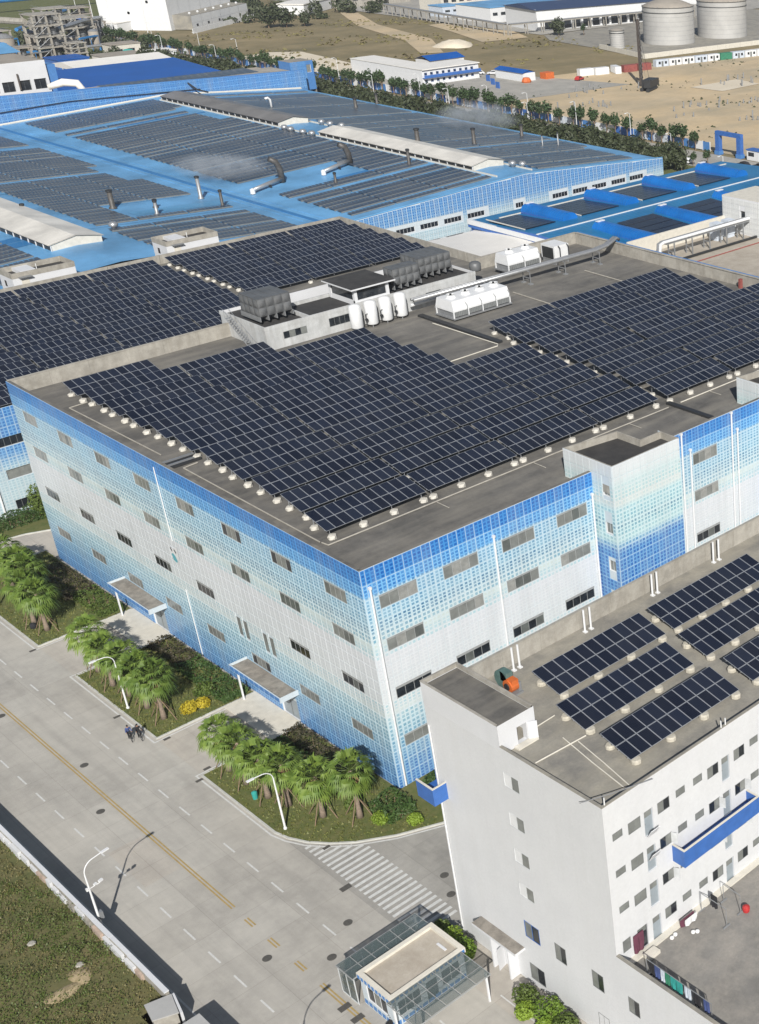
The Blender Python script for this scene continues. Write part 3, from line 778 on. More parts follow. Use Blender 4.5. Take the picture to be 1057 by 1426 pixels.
for k, y in enumerate(rowsL):
    a0 = [3.2, 3.95, 4.1, 4.15, 4.4, 4.45, 4.4, 4.2, 4.2, 4.2, 4.0][k]
    tabs = [(a0, 11), (a0+11.25, 11), (a0+22.5, 11), (a0+33.75, 9)]
    if k >= 10: tabs = [(4.0, 10)]
    elif k == 9: tabs = tabs[:2]
    elif k >= 5: tabs = tabs[:3]
    for j, (x, nc) in enumerate(tabs):
        sh = (k*.0)
        lab = 'solar table, %s row from the street, %s from left, main roof left block' % (ORD[k+1], ORD[j+1])
        solar_table(x+sh, y, ZR, nc, PW, PLN, .95, .8, lab, 'solar tables on the main roof', 'all' if (k == 0 or j == 0 or j == len(tabs)-1) else 'ends')
rowsR = [10.42, 15.8, 21.2, 26.7, 32.15, 37.5, 42.6]
for k, y in enumerate(rowsR):
    x0 = [47.3, 47.4, 47.9, 48.2, 48.4, 48.5, 49.4][k]
    tabs = [(x0, 11 if k < 6 else 10), (48.5-.9*(k < 3)+11.25, 11), (48.5-.9*(k < 3)+22.5, 11)]
    if k < 4: tabs.append((tabs[2][0]+11.25, 3))
    for j, (x, nc) in enumerate(tabs):
        lab = 'solar table, %s row from the street, %s from left, main roof right block' % (ORD[k+1], ORD[j+1])
        solar_table(x, y, ZR, nc, PW, PLN, .95, .8, lab, 'solar tables on the main roof', 'all' if (k == 0 or j == 0) else 'ends')
# ================================================================== PENTHOUSE AND PLANT ON THE MAIN ROOF
P1 = thing('roof_plant_house', 'long low white plant house with flat roofs in the middle of the main roof', 'building', None, (43, 66, ZR))
zt = 25.0
fp = Facade(P1, (27.3, 62.46, 0), 0)
hp = [(2.35, 23.0, 3.3, .95), (8.9, 22.9, 4.6, 1.15), (24, 23.0, 2.5, .9)]
fp.wall(0, 32.6, ZR, zt, hp, .12, 'wall', ('old_white', 'old_white'))
fp.window(*hp[0], 4, -.04, ['dark_glass', 'curtain', 'dark_glass', 'curtain'], 'frame_grey'); fp.window(*hp[1], 6, -.04, 'dark_glass', 'frame_grey'); fp.window(*hp[2], 3, -.04, 'dark_glass', 'frame_grey')
fq = Facade(P1, (27.3, 73.6, 0), -math.pi/2); fq.wall(0, 11.14, ZR, zt, [], .2, 'wall', ('old_white',))
mb = MB(); mb.box(27.4, 62.6, zt-.5, 33.6, 73.5, zt-.42); mb.box(33.6, 62.6, zt-.45, 59.8, 69.2, zt-.36); mb.build('roof', 'roof_dark', P1)
mb = MB(); mb.box(27.3, 73.45, 0, 59.9, 73.6, zt); mb.box(59.8, 62.5, ZR, 59.95, 73.4, zt); mb.build('wall', 'white_paint', P1)
mb = MB()
for a in ((27.26, 62.42, 59.95, 62.62), (27.26, 62.64, 27.46, 73.6), (33.5, 62.64, 33.75, 69.3), (33.77, 69.1, 59.9, 69.3)): mb.box(a[0], a[1], zt-.42, a[2], a[3], zt+.1)
mb.build('coping', 'old_white', P1)
# ladder stair on the west wall
mb = MB(); a, b = Vector((27.0, 70.2, zt+.1)), Vector((26.7, 64.2, ZR+.1))
for dx in (0, -.75):
    mb.path([a+Vector((dx, 0, 0)), b+Vector((dx, 0, 0))], .06, 5); mb.path([a+Vector((dx, 0, .95)), b+Vector((dx, 0, .95))], .035, 5)
    for i in range(6):
        p = a.lerp(b, i/5)+Vector((dx, 0, 0)); mb.tube(p, p+Vector((0, 0, .95)), .028, n=4)
s_ = mb.build('stair_frame', 'pipe_metal', P1)
for i in range(15):
    p = a.lerp(b, (i+.5)/15); q = MB(); q.box(p.x-.74, p.y-.14, p.z-.02, p.x-.02, p.y+.14, p.z+.02); q.build('tread', 'grey_metal', P1)
# raised lantern with a dark overhanging roof
mb = MB(); mb.box(39.8, 61.95, 26.95, 46.6, 69.1, 27.15, 0, 1); mb.build('canopy_roof', ['white_paint', 'roof_dark'], P1)
mb = MB()
for x in (40.5, 45.4):
    for y in (62.6, 68.3): mb.box(x, y, zt-.3, x+.45, y+.45, 26.94)
mb.box(40.5, 62.62, zt-.3, 45.8, 62.98, zt+.35); mb.box(40.52, 63.0, zt-.3, 40.9, 68.3, zt+.35); mb.build('lantern_frame', 'white_paint', P1)
mb = MB(); mb.box(40.97, 62.75, zt+.35, 45.38, 62.8, 26.9); mb.box(40.65, 63.1, zt+.35, 40.7, 68.25, 26.9); mb.box(45.5, 63.1, zt+.35, 45.55, 68.25, 26.9); mb.build('lantern_glass', 'dark_glass', P1)
# panel water tanks: bulging square plates
def panel_tank(x0, y0, z0, nx, ny, nz, p, label):
    X, Y, Z = nx*p, ny*p, nz*p
    t = thing('water_tank', label, 'water tank', 'panel water tanks on the plant house', (x0+X/2, y0+Y/2, z0))
    mb = MB(); g = .03; k = 5
    def plate(o, u, v, nn):
        for i in range(k):
            for j in range(k):
                pts = []
                for (a, b) in ((i, j), (i+1, j), (i+1, j+1), (i, j+1)):
                    s, q = a/k, b/k; h = .17*(math.sin(math.pi*s)*math.sin(math.pi*q))**.8
                    pts.append(o+u*(g+s*(p-2*g))+v*(g+q*(p-2*g))+nn*h)
                mb.face(pts)
    sides = [((0, 0, 0), (1, 0, 0), (0, -1, 0), nx), ((0, Y, 0), (0, -1, 0), (-1, 0, 0), ny), ((X, 0, 0), (0, 1, 0), (1, 0, 0), ny), ((X, Y, 0), (-1, 0, 0), (0, 1, 0), nx)]
    n = 0
    for o, u, nn, cnt in sides:
        for c in range(cnt):
            for r in range(nz):
                mb = MB(); plate(Vector((x0, y0, z0))+Vector(o)+Vector(u)*c*p+Vector((0, 0, r*p)), Vector(u), Vector((0, 0, 1)), Vector(nn)); mb.build('tank_plate', 'tank_grey', t, True)
    mb = MB(); mb.box(x0+.02, y0+.02, z0, x0+X-.02, y0+Y-.02, z0+Z-.01); mb.build('tank_core', 'tank_grey', t)
    for c in range(nx):
        for r in range(ny):
            mb = MB(); mb.box(x0+c*p+.03, y0+r*p+.03, z0+Z, x0+(c+1)*p-.03, y0+(r+1)*p-.03, z0+Z+.05+.02*((c+r) % 2)); mb.build('lid_plate', 'tank_grey', t)
    mb = MB()
    for i in range(nx+1): mb.box(x0+i*p-.06, y0-.1, z0-.62, x0+i*p+.06, y0+Y+.1, z0-.002)
    mb.build('plinth', 'grey_metal', t)
panel_tank(28.2, 64.8, 25.75, 4, 4, 2, 1.14, 'dark grey panel tank standing alone at the left of the plant house')
panel_tank(47.3, 63.6, 25.7, 4, 2, 2, 1.08, 'grey panel tank beside the dark canopy, front one of the right pair')
panel_tank(52.6, 65.2, 25.75, 5, 4, 2, 1.08, 'grey panel tank behind its twin, largest of the right pair')
# four white cylinders
for i, x in enumerate((39.3, 41.6, 43.85, 46.2)):
    t = thing('storage_cylinder', 'white upright cylinder tank, %s from the left in front of the plant house' % ORD[i+1], 'gas cylinder', 'white cylinders by the plant house', (x, 61.0, ZR))
    mb = MB(); mb.lathe([(.72, .35), (.82, .5), (.82, 3.2), (.7, 3.45), (.4, 3.58), (0, 3.62)], 20, (x, 61.0, ZR)); mb.build('shell', 'white_metal', t, True)
    mb = MB()
    for q in range(3): a_ = q*2.1; mb.tube((x+.6*math.cos(a_), 61+.6*math.sin(a_), ZR), (x+.6*math.cos(a_), 61+.6*math.sin(a_), ZR+.5), .07, n=6)
    mb.build('stand', 'grey_metal', t)
    if i < 3: mb = MB(); mb.path([(x+.8, 60.7, ZR+.6), (x+1.15, 60.5, ZR+.6), (x+1.15, 60.5, ZR+2.0), (x+1.5, 60.6, ZR+2.0)], .06, 6); mb.tube((x+1.15, 60.28, ZR+1.3), (x+1.15, 60.5, ZR+1.3), .2, n=10); mb.build('valve_pipe', 'dark_metal', t)
# cooling towers / chillers
def cooler(x0, y0, x1, y1, z0, z1, nf, label, grille=True):
    t = thing('cooling_tower', label, 'cooling unit', 'white cooling units on the main roof', ((x0+x1)/2, (y0+y1)/2, ZR)); h = z1-z0
    m1 = z0+h*.36
    mb = MB(); i_ = .35
    mb.box(x0, y0, m1, x1, y1, m1+h*.1)
    b = len(mb.v); mb.v += [(x0, y0, m1+h*.1), (x1, y0, m1+h*.1), (x1, y1, m1+h*.1), (x0, y1, m1+h*.1), (x0+.1, y0+i_, z1), (x1-.1, y0+i_, z1), (x1-.1, y1-i_, z1), (x0+.1, y1-i_, z1)]
    for q in ((4, 5, 6, 7), (0, 1, 5, 4), (1, 2, 6, 5), (2, 3, 7, 6), (3, 0, 4, 7)): mb.f.append(tuple(b+k for k in q)); mb.mi.append(0)
    mb.build('casing', 'white_metal', t)
    n = nf
    for i in range(n+1):
        x = x0+(x1-x0)*i/n; q = MB(); q.box(min(x, x1-.14), y0-.02, z0, min(x, x1-.14)+.14, y0+.14, m1); q.box(min(x, x1-.14), y1-.14, z0, min(x, x1-.14)+.14, y1+.02, m1); q.build('leg', 'white_metal', t)
    for i in range(n):
        a, b_ = x0+(x1-x0)*i/n+.16, x0+(x1-x0)*(i+1)/n-.02
        q = MB(); q.box(a, y0+.05, z0+.12, b_, y0+.1, m1-.02)
        for k in range(9): xx = a+(b_-a)*k/8; q.box(xx-.025, y0+.0, z0+.12, xx+.025, y0+.048, m1-.03, 1)
        q.build('louvre', ['frame_grey', 'pipe_metal'], t)
        cx = (a+b_)/2; q = MB(); q.lathe([(.72, 0), (.66, .12), (.6, .4), (.64, .45), (.5, .42), (.48, .1)], 16, (cx, (y0+y1)/2, z1)); q.build('fan_cowl', 'white_metal', t)
        q = MB(); q.lathe([(.16, .0), (.16, .55), (0, .6)], 8, (cx, (y0+y1)/2, z1)); 
        for w in range(4): a_ = w*math.pi/2; q.obox((cx+.3*math.cos(a_), (y0+y1)/2+.3*math.sin(a_), z1+.25), (.18*math.cos(a_), .18*math.sin(a_), 0), (-.07*math.sin(a_), .07*math.cos(a_), .03), (0, 0, .01))
        q.build('fan', 'dark_metal', t)
        q = MB(); q.path([(b_-.2, y0+.25, z1-.45), (b_-.15, y0-.15, m1+.65), (b_-.15, y0-.12, m1+.1)], .05, 6); q.build('inlet_pipe', 'grey_metal', t)
    q = MB(); q.box(x0+.2, y0+.15, z0, x0+.26, y1-.15, m1); q.box(x1-.26, y0+.15, z0, x1-.2, y1-.15, m1); q.box(x0-.1, y0-.15, z0-.2, x1+.1, y1+.15, z0-.002); q.build('basin', ['grey_metal'], t)
cooler(49.6, 53.9, 59.2, 57.9, ZR+.45, 24.7, 4, 'long white cooling tower with four roof fans standing before the pipe run')
cooler(67.6, 64.8, 73.7, 68.0, ZR+.9, 25.2, 2, 'white two fan cooling tower behind the pipe run')
t = thing('air_unit', 'grey white box unit with dark open side right of the two fan cooling tower', 'cooling unit', None, (77.3, 66, ZR))
mb = MB(); mb.box(76.2, 64.4, ZR+.8, 79.0, 67.6, 24.9); mb.build('casing', 'white_metal', t)
mb = MB(); mb.box(76.14, 64.7, ZR+.9, 76.195, 67.3, 24.6); mb.build('grille', 'dark_metal', t)
mb = MB(); mb.path([(76.9, 64.3, 24.9), (76.9, 63.9, 24.6), (76.9, 63.9, 23.2)], .08, 6); mb.path([(78.6, 64.3, 24.9), (78.6, 63.95, 24.6), (78.6, 63.95, 23.2)], .08, 6); mb.build('pipe', 'dark_metal', t)
mb = MB(); 
for x in (76.4, 78.8): mb.box(x-.1, 64.5, ZR, x+.1, 67.5, ZR+.8)
mb.build('stand', 'grey_metal', t)
# the pipe run
t = thing('pipe_rack', 'twin grey pipe run on short steel trestles crossing the main roof', 'pipe', None, (66, 60.3, ZR))
for dy, r in ((0, .27), (.58, .22)):
    mb = MB(); mb.path([(47.8, 60.2+dy, ZR+2.2), (80.6, 60.1+dy, ZR+2.2), (83.4, 60.5+dy, ZR+2.3), (85.4, 61.3+dy, ZR+2.5), (86.6, 61.9+dy, ZR+2.6), (87.3, 62.0+dy, ZR+2.2)], r, 10); mb.build('pipe', 'pipe_metal', t, True)
for x in (52, 59.5, 67.3, 74.0, 80.9):
    mb = MB()
    for y in (59.5, 61.1): mb.box(x-.05, y-.05, ZR+.1, x+.05, y+.05, ZR+2.0)
    mb.box(x-.07, 59.4, ZR+1.9, x+.07, 61.2, ZR+2.0); mb.box(x-.05, 59.5, ZR+.9, x+.05, 61.1, ZR+.98); mb.box(x-.3, 59.2, ZR, x+.3, 59.8, ZR+.15); mb.box(x-.3, 60.9, ZR, x+.3, 61.4, ZR+.15); mb.build('trestle', 'grey_metal', t)
single(MB().path([(48.0, 61.4, ZR+1.2), (58, 61.4, ZR+1.2), (63, 61.4, ZR+1.5)], .24, 8), 'white_duct', 'white_metal', 'white insulated duct along the right front of the plant house', 'duct')
mb = MB(); mb.lathe([(.8, 0), (.85, .2), (.85, 1.0), (.6, 1.25), (0, 1.35)], 14, (61.3, 64.2, zt-.4)); single(mb, 'small_tank', 'tank_grey', 'small round grey tank right of the panel tanks on plant house', 'water tank', None, True)
# conduits and dark cable trays on the roof
def roof_line(name, m, pts, r, lab, cat='pipe', z=ZR+.12, grp='conduits lying on the main roof'):
    mb = MB(); mb.path([(x, y, z) for x, y in pts], r, 6); single(mb, name, m, lab, cat, grp)
roof_line('roof_conduit', 'pipe_beige', [(2.5, 10.3), (2.6, 9.4), (46.3, 9.2)], .07, 'pale conduit running along the front edge of the left panel block')
roof_line('roof_conduit', 'cream_paint', [(48.3, 9.2), (86, 9.2)], .07, 'pale conduit running along the front edge of the right panel block')
roof_line('roof_conduit', 'pipe_beige', [(2.45, 10.6), (2.6, 36.2), (4.2, 36.4)], .07, 'pale conduit along the near half of the left roof edge')
roof_line('roof_conduit', 'pipe_beige', [(4.6, 62.4), (2.5, 62.2), (2.75, 41.3)], .07, 'pale conduit along the far half of the left roof edge')
for i, (x, y) in enumerate(((14.4, 9.2), (26.5, 9.2), (40.1, 9.2), (53.0, 9.2))): roof_line('roof_conduit', 'pipe_beige', [(x, y-.1), (x, y-2.0)], .05, '%s short pale pipe stub pointing out from the front conduit, from the left' % ORD[i+1])
roof_line('roof_conduit', 'cream_paint', [(47.2, 55.5), (47.5, 41.9), (47.0, 41.35), (38.5, 41.2)], .07, 'white conduit turning the corner beside the black cable tray')
roof_line('roof_conduit', 'pipe_beige', [(63.0, 58.2), (62.8, 46.6)], .08, 'pale pipe across bare roof right of the long cooling tower')
roof_line('roof_conduit', 'pipe_beige', [(77.0, 58.6), (76.8, 46.8)], .08, 'pale pipe across bare roof below the pipe bend')
def tray(x0, y0, x1, y1, lab, h=.3):
    mb = MB(); mb.box(x0, y0, ZR+.06, x1, y1, ZR+h); 
    for i in range(6): yy = y0+(y1-y0)*i/5; mb.box(x0-.02, min(yy, y1-.1), ZR, x1+.02, min(yy, y1-.1)+.1, ZR+.06)
    single(mb, 'cable_tray', 'dark_metal', lab, 'cable tray', 'dark cable trays on the main roof')
tray(47.7, 42.2, 48.5, 59.6, 'long black cable tray in front of the white cooling tower')
tray(46.9, 3.0, 47.5, 10.2, 'black cable tray running out to the front parapet past the panels')
for i in range(4): single(MB().box(.8, 37.0+i*.55, ZR+.05, 5.0, 37.3+i*.55, ZR+.3), 'cable_tray', 'dark_metal' if i % 2 == 0 else 'pipe_metal', '%s of the four short trays crossing the left roof edge, counted from the street' % ORD[i+1].capitalize(), 'cable tray', 'dark cable trays on the main roof')
# ================================================================== WHITE DORMITORY BUILDING
X0, YF, YB, ZT, ZD = -7.55, -39.45, -19.75, 23.0, 22.2
DB = thing('white_building', 'white rendered six storey building with solar tables on its flat grey roof', 'building', None, (X0, YF, 0))
fl = Facade(DB, (X0, YB, 0), -math.pi/2); ff = Facade(DB, (X0, YF, 0), 0)
ml = [(8.95, z, 1.75, 1.3) for z in (19.55, 15.9, 12.5, 9.2)]+[(8.95, 5.0, 1.75, 1.65), (8.95, .6, 1.75, 1.65), (12.5, 4.9, 1.25, 1.65), (16.65, 4.85, 1.25, 1.65)]
ml2 = [(20.55, 4.9, 1.15, 1.5), (24.6, 4.9, 1.15, 1.5), (16.9, .8, 1.2, 1.5), (21, .8, 1.2, 1.5), (25.2, .8, 1.2, 1.5), (28.6, 4.9, 1.15, 1.5)]
LW = YB+70
fl.wall(0, YB-YF, 0, ZT, ml, .12, 'wall', ('render_white', 'white_paint')); 
fl.wall(YB-YF, LW, 0, 9.72, ml2, .12, 'podium_wall', ('render_white', 'white_paint'))
for i, h in enumerate(ml+ml2):
    w = fl.window(*h, 2, -.05, ['white_metal', 'curtain'] if i < 4 else ['curtain', 'dark_glass'], 'frame_light' if i < 4 else 'blue_paint' if i == 4 else 'frame_grey')
F0 = [20.35, 17.12, 13.84, 10.58]
fw_h = []; doors = []
def u_(x): return x-X0
for m in range(4):
    bx = -6.9+7.75*m
    for s, zt_ in enumerate(F0):
        if m % 2 == 0: L = [(bx, .9, .62, 0), (bx+1.42, 1.15, .98, 0), (bx+2.92, .85, 2.2, 1), (bx+4.2, 1.15, .98, 0), (bx+6.0, .9, .65, 0)]
        else: L = [(bx-.0, .9, .65, 0), (bx+1.45, 1.15, .98, 0), (bx+2.95, .85, 2.2, 1), (bx+4.25, 1.15, .98, 0), (bx+6., .9, .65, 0)]
        for (x, w, h, d) in L:
            if s == 3 and m == 0 and x < -5.2: h, w, d = (1.1, .75, 0) if x < -6 else (2.1, 1.0, 2)
            (doors if d else fw_h).append((u_(x), zt_-h, w, h, d, m, s))
hol = [h[:4] for h in fw_h]+[h[:4] for h in doors]
ff.wall(0, 37.5, 8.35, ZT, hol, .13, 'wall', ('render_white', 'white_paint'))
rg = random.Random(11)
for (u, z, w, h, d, m, s) in fw_h:
    big = w > 1; r = rg.random()
    g = ['dark_glass', 'curtain'] if (big and r < .45) else 'curtain' if r < .8 else ['curtain', 'dark_glass']
    o = ff.window(u, z, w, h, 2 if big else 1 if w < .8 else 2, -.05, g, 'frame_grey', fw=.04)
    if big and r < .42:
        q = MB(); q.box(0, 0, 0, .5, .03, h-.08); a = q.build('open_sash', 'frame_light', None); a.parent = o; a.location = (w-.06, -.05, .04); a.rotation_euler.z = R(-70)
for (u, z, w, h, d, m, s) in doors:
    mb = MB(); ff.quad(mb, u, u+w, z, z+h, -.12); ff.quad(mb, u+.1, u+w-.1, z+h*.72, z+h-.08, -.1, 1); ff.quad(mb, u+.08, u+.14, z+h*.45, z+h*.5, -.08, 1)
    o = mb.build('door', ['door_grey' if d == 1 else 'dark_glass', 'curtain'], DB)
    if d == 1 and m == 0 and s in (0, 1):
        q = MB(); zz = z+.03 if s == 0 else z+1.15; q.obox(ff.P(u+.42, zz+.45, .42), (.42, 0, 0), (0, -.2, .35), (0, .015, .015)); o2 = q.build('hinged_board', 'white_paint', DB)
mb = MB(); mb.box(X0+.02, YB, 0, 30, YB-.12, ZT-.01); mb.box(29.8, YF+.05, 0, 30, YB-.1, ZT-.01); mb.build('wall', 'white_paint', DB)
mb = MB(); mb.box(X0+.04, YF+.04, ZD-.25, 29.7, YB-.14, ZD); mb.build('roof', 'roof_grey', DB)
mb = MB(); mb.box(X0+.02, YF+.02, ZD+.003, 29.7, YF+.16, ZT-.004); mb.box(X0+.02, YF+.17, ZD+.003, X0+.16, -28.8, ZT-.004); mb.build('parapet', 'white_paint', DB)
mb = MB(); mb.box(X0-.03, YF-.03, ZT, 29.8, YF+.2, ZT+.05); mb.box(X0-.03, YF+.205, ZT, X0+.2, -28.75, ZT+.05); mb.build('coping', 'roof_grey', DB)
n = 9
for i in range(n):
    a, b = -4.2+34*i/n, -4.2+34*(i+1)/n; mb = MB(); mb.box(a+.012, YB-.32, ZD+.003, b-.012, YB-.13, 23.85); mb.build('parapet_panel', 'wall_concrete', DB)
mb = MB(); mb.box(-4.2, YB-.36, 23.85, 29.8, YB-.1, 23.93); mb.build('coping', 'wall_concrete', DB)
# stair head
HT = 24.75
fh = Facade(DB, (X0, -28.75, 0), 0); dh = [(1.6, ZD+.02, .85, 1.55)]
fh.wall(0, 3.25, ZD, HT, dh, .5, 'stair_head_wall', ('white_paint', 'white_paint'))
fhl = Facade(DB, (X0-.004, YB, 0), -math.pi/2); fhl.wall(0, 9.0, ZT-.3, HT, [], .1, 'stair_head_wall', ('white_paint',))
mb = MB(); mb.box(-4.42, -28.6, ZD, -4.3, YB, HT); mb.box(X0+.1, YB-.12, ZD, -4.4, YB, HT); mb.build('stair_head_wall', 'white_paint', DB)
mb = MB(); mb.box(X0+.1, -28.65, HT-.45, -4.42, YB-.14, HT-.36); mb.build('stair_head_roof', 'roof_felt', DB)
mb = MB()
mb.box(X0-.03, -28.6, HT, X0+.16, YB+.02, HT+.05); mb.box(-4.45, -28.6, HT-.3, -4.28, YB+.02, HT+.06); mb.box(X0+.165, YB-.16, HT-.3, -4.455, YB+.02, HT+.06); mb.build('coping', 'wall_concrete', DB)
mb = MB(); mb.box(X0+1.2, -29.3, ZD+.004, X0+3.0, -28.78, ZD+.14); mb.build('step', 'cream_paint', DB)
mb = MB(); mb.obox((-4.75, -29.0, ZD+.8), (.28, -.18, 0), (.02, .03, 0), (0, 0, .78)); mb.build('open_door', 'white_paint', DB)
# balconies in blue, the front one long
def balcony(x0, y0, x1, y1, z0, z1, ports=()):
    mb = MB(); mb.box(x0, y0, z0, x1, y0+.12, z1); mb.box(x0, y0+.121, z0, x0+.12, y1, z1); mb.box(x1-.12, y0+.121, z0, x1, y1, z1); mb.box(x0+.121, y0+.121, z0, x1-.121, y1, z0+.5); b = mb.build('balcony', 'blue_paint', DB)
    mb = MB(); mb.box(x0-.02, y0-.02, z1, x1+.02, y0+.14, z1+.05); mb.box(x0-.02, y0+.142, z1, x0+.14, y1, z1+.05); mb.box(x1-.14, y0+.142, z1, x1+.02, y1, z1+.05); mb.build('balcony_coping', 'cream_paint', b)
balcony(-1.6, YF-1.25, 6.4, YF-.004, 14.4, 15.9)
balcony(X0-1.25, -21.0, X0+.6, YB+.9, 14.4, 15.95)
for x in (4.0, 4.45, 9.6, 17.6): 
    mb = MB(); mb.tube((x, YF+.07, ZT+.04), (x, YF+.07, ZT+.62), .05, n=8); mb.build('vent_pipe', 'white_metal', DB)
mb = MB(); mb.tube((-7.2, YF+.12, ZT+.04), (-7.2, YF+.12, ZT+.62), .05, n=8); mb.build('vent_pipe', 'white_metal', DB)
for x in (.02, .6, 7.35, 8.0, 15.0, 15.6, 22.6, 23.3):
    mb = MB(); mb.tube((x, -20.75, ZD), (x, -20.75, ZD+2.1), .09, n=8); mb.box(x-.15, -20.95, ZD+.003, x+.15, -20.6, ZD+.1); mb.build('vent_pipe', 'white_metal', DB)
# entrance hood on the west wall
mb = MB(); mb.box(X0-.95, -28.3, 3.25, X0-.002, -22.9, 3.5, 0, 1); mb.build('entrance_hood', ['white_paint', 'canopy_top'], DB)
for y_ in (-25.1, -27.2): mb = MB(); mb.box(X0-.87, y_, 0, X0-.004, y_+.15, 3.24); mb.build('hood_wall', 'white_paint', DB)
mb = MB(); mb.box(X0-.06, -26.9, .02, X0-.004, -25.9, 2.2); mb.build('door', 'curtain', DB)
mb = MB(); mb.obox((X0-.45, -25.6, 1.1), (.42, .1, 0), (.01, .03, 0), (0, 0, 1.08)); mb.build('open_door', 'white_paint', DB)
mb = MB(); mb.tube((X0-.1, YB-.35, .1), (X0-.1, YB-.35, ZT-2), .06, n=6); mb.build('rain_pipe', 'white_metal', DB)
# raised courtyard
sheet('courtyard', rect(X0+.15, -70, 40, YF-.01), 8.4, 'court_floor')
mb = MB(); mb.box(X0+.003, -70, 8.2, X0+.16, YF-.02, 9.68); mb.build('parapet', 'white_paint', DB)
mb = MB(); mb.box(X0-.04, -70, 9.72, X0+.22, YF+.0, 9.78); mb.build('coping', 'roof_grey', DB)
mb = MB(); mb.box(X0+.3, YF-.5, 8.402, 30, YF-.003, 8.55); mb.build('plinth_step', 'cream_paint', DB)
mb = MB(); mb.box(-5.6, YF-1.2, 8.403, -4.5, YF-.51, 8.72); mb.build('door_step', 'cream_paint', DB)
# solar tables on this roof
for k, (y, x0) in enumerate(((-36.75, -2.45), (-31.55, -2.1), (-26.65, -.35))):
    for j, (x, nc) in enumerate(((x0, 11), (x0+11.75+(1.0 if k == 0 else .9 if k == 1 else .4), 12))):
        lab = '%s solar table in the %s row from the front wall of the white building roof' % (['left', 'right'][j], ORD[k+1])
        solar_table(x, y, ZD, nc, 1.02, 1.6, .45, .82, lab, 'solar tables on the white building', FOOT=BLOCK)
solar_table(12.3, -21.9-.0, ZD, 8, 1.02, 1.6, .5, .62, 'far right solar table beside the back parapet of the white building roof', 'solar tables on the white building') if False else None
# blower on the roof
t = thing('exhaust_blower', 'orange and green industrial blower standing on the roof by the stair head', 'blower', None, (-2.0, -22.6, ZD))
mb = MB(); mb.path([(-2.25, -22.15, ZD+.95), (-1.65, -22.15, ZD+.95)], .78, 16); mb.box(-2.25, -22.9, ZD+.9, -1.65, -22.15, ZD+1.72); mb.build('housing', 'blower_green', t)
mb = MB(); mb.path([(-2.4, -23.1, ZD+.75), (-1.7, -23.1, ZD+.75)], .55, 14); mb.box(-2.3, -23.6, ZD+.9, -1.7, -22.95, ZD+1.35); mb.build('motor_hood', 'orange_paint', t)
mb = MB(); mb.path([(-2.5, -23.1, ZD+.75), (-2.41, -23.1, ZD+.75)], .3, 12); mb.build('inlet', 'dark_metal', t)
mb = MB(); mb.box(-2.5, -23.7, ZD, -1.4, -21.4, ZD+.16); mb.box(-1.69, -23.5, ZD+.16, -1.4, -22.8, ZD+.9); mb.build('base_frame', 'grey_metal', t)
def dline(name, pts, r, m, lab, z): mb = MB(); mb.path([(x, y, z) for x, y in pts], r, 5); single(mb, name, m, lab, 'pipe', 'thin pipes on the white building roof')
dline('roof_pipe', [(-2.0, -28.0), (-4.2, -28.1)], .05, 'cream_paint', 'thin pale pipe running from the stair head to the middle table', ZD+.1)
dline('roof_pipe', [(-2.2, -31.7), (-6.6, -31.4)], .06, 'cream_paint', 'thin pale pipe running from middle table to the roof edge', ZD+.1)
dline('roof_pipe', [(-3.4, -30.6), (-4.0, -34.4), (-4.5, -38.2)], .05, 'cream_paint', 'left of two thin pipes running to the near roof corner', ZD+.09)
dline('roof_pipe', [(-3.0, -31.8), (-3.5, -35.0), (-4.1, -38.3)], .05, 'cream_paint', 'right of two thin pipes running to the near roof corner', ZD+.09)
mb = MB(); mb.path([(-8.2, -38.0, ZT+.13), (-6.0, -39.0, ZT+.16), (-3.3, -39.9, ZT+.12)], .035, 6); single(mb, 'loose_rod', 'pipe_metal', 'thin rod lying across the near corner of the white building roof', 'rod')
# laundry and racks in the courtyard
ZC = 8.4
def rack(name, a, b, h, label):
    t = thing(name, label, 'drying rack', 'clothes racks in the courtyard', ((a[0]+b[0])/2, (a[1]+b[1])/2, ZC)); mb = MB()
    for p in (a, b): mb.tube((p[0], p[1], ZC+.1), (p[0], p[1], ZC+h), .03, n=6)
    mb.tube((*a, ZC+h), (*b, ZC+h), .03, n=6); mb.build('frame', 'grey_metal', t)
    for p in (a, b): q = MB(); q.box(p[0]-.35, p[1]-.05, ZC, p[0]+.35, p[1]+.05, ZC+.1); q.build('foot', 'grey_metal', t)
rack('clothes_rack', (.45, -39.95), (.42, -42.6), 1.75, 'left of the two bare metal clothes racks by the white wall')
rack('clothes_rack', (2.2, -40.6), (2.1, -42.45), 1.75, 'right of the two bare metal clothes racks, with red cloth at its foot')
rack('clothes_rack', (-6.6, -41.5), (-6.65, -47.9), 1.65, 'long clothes rack hung with washing along the courtyard parapet')
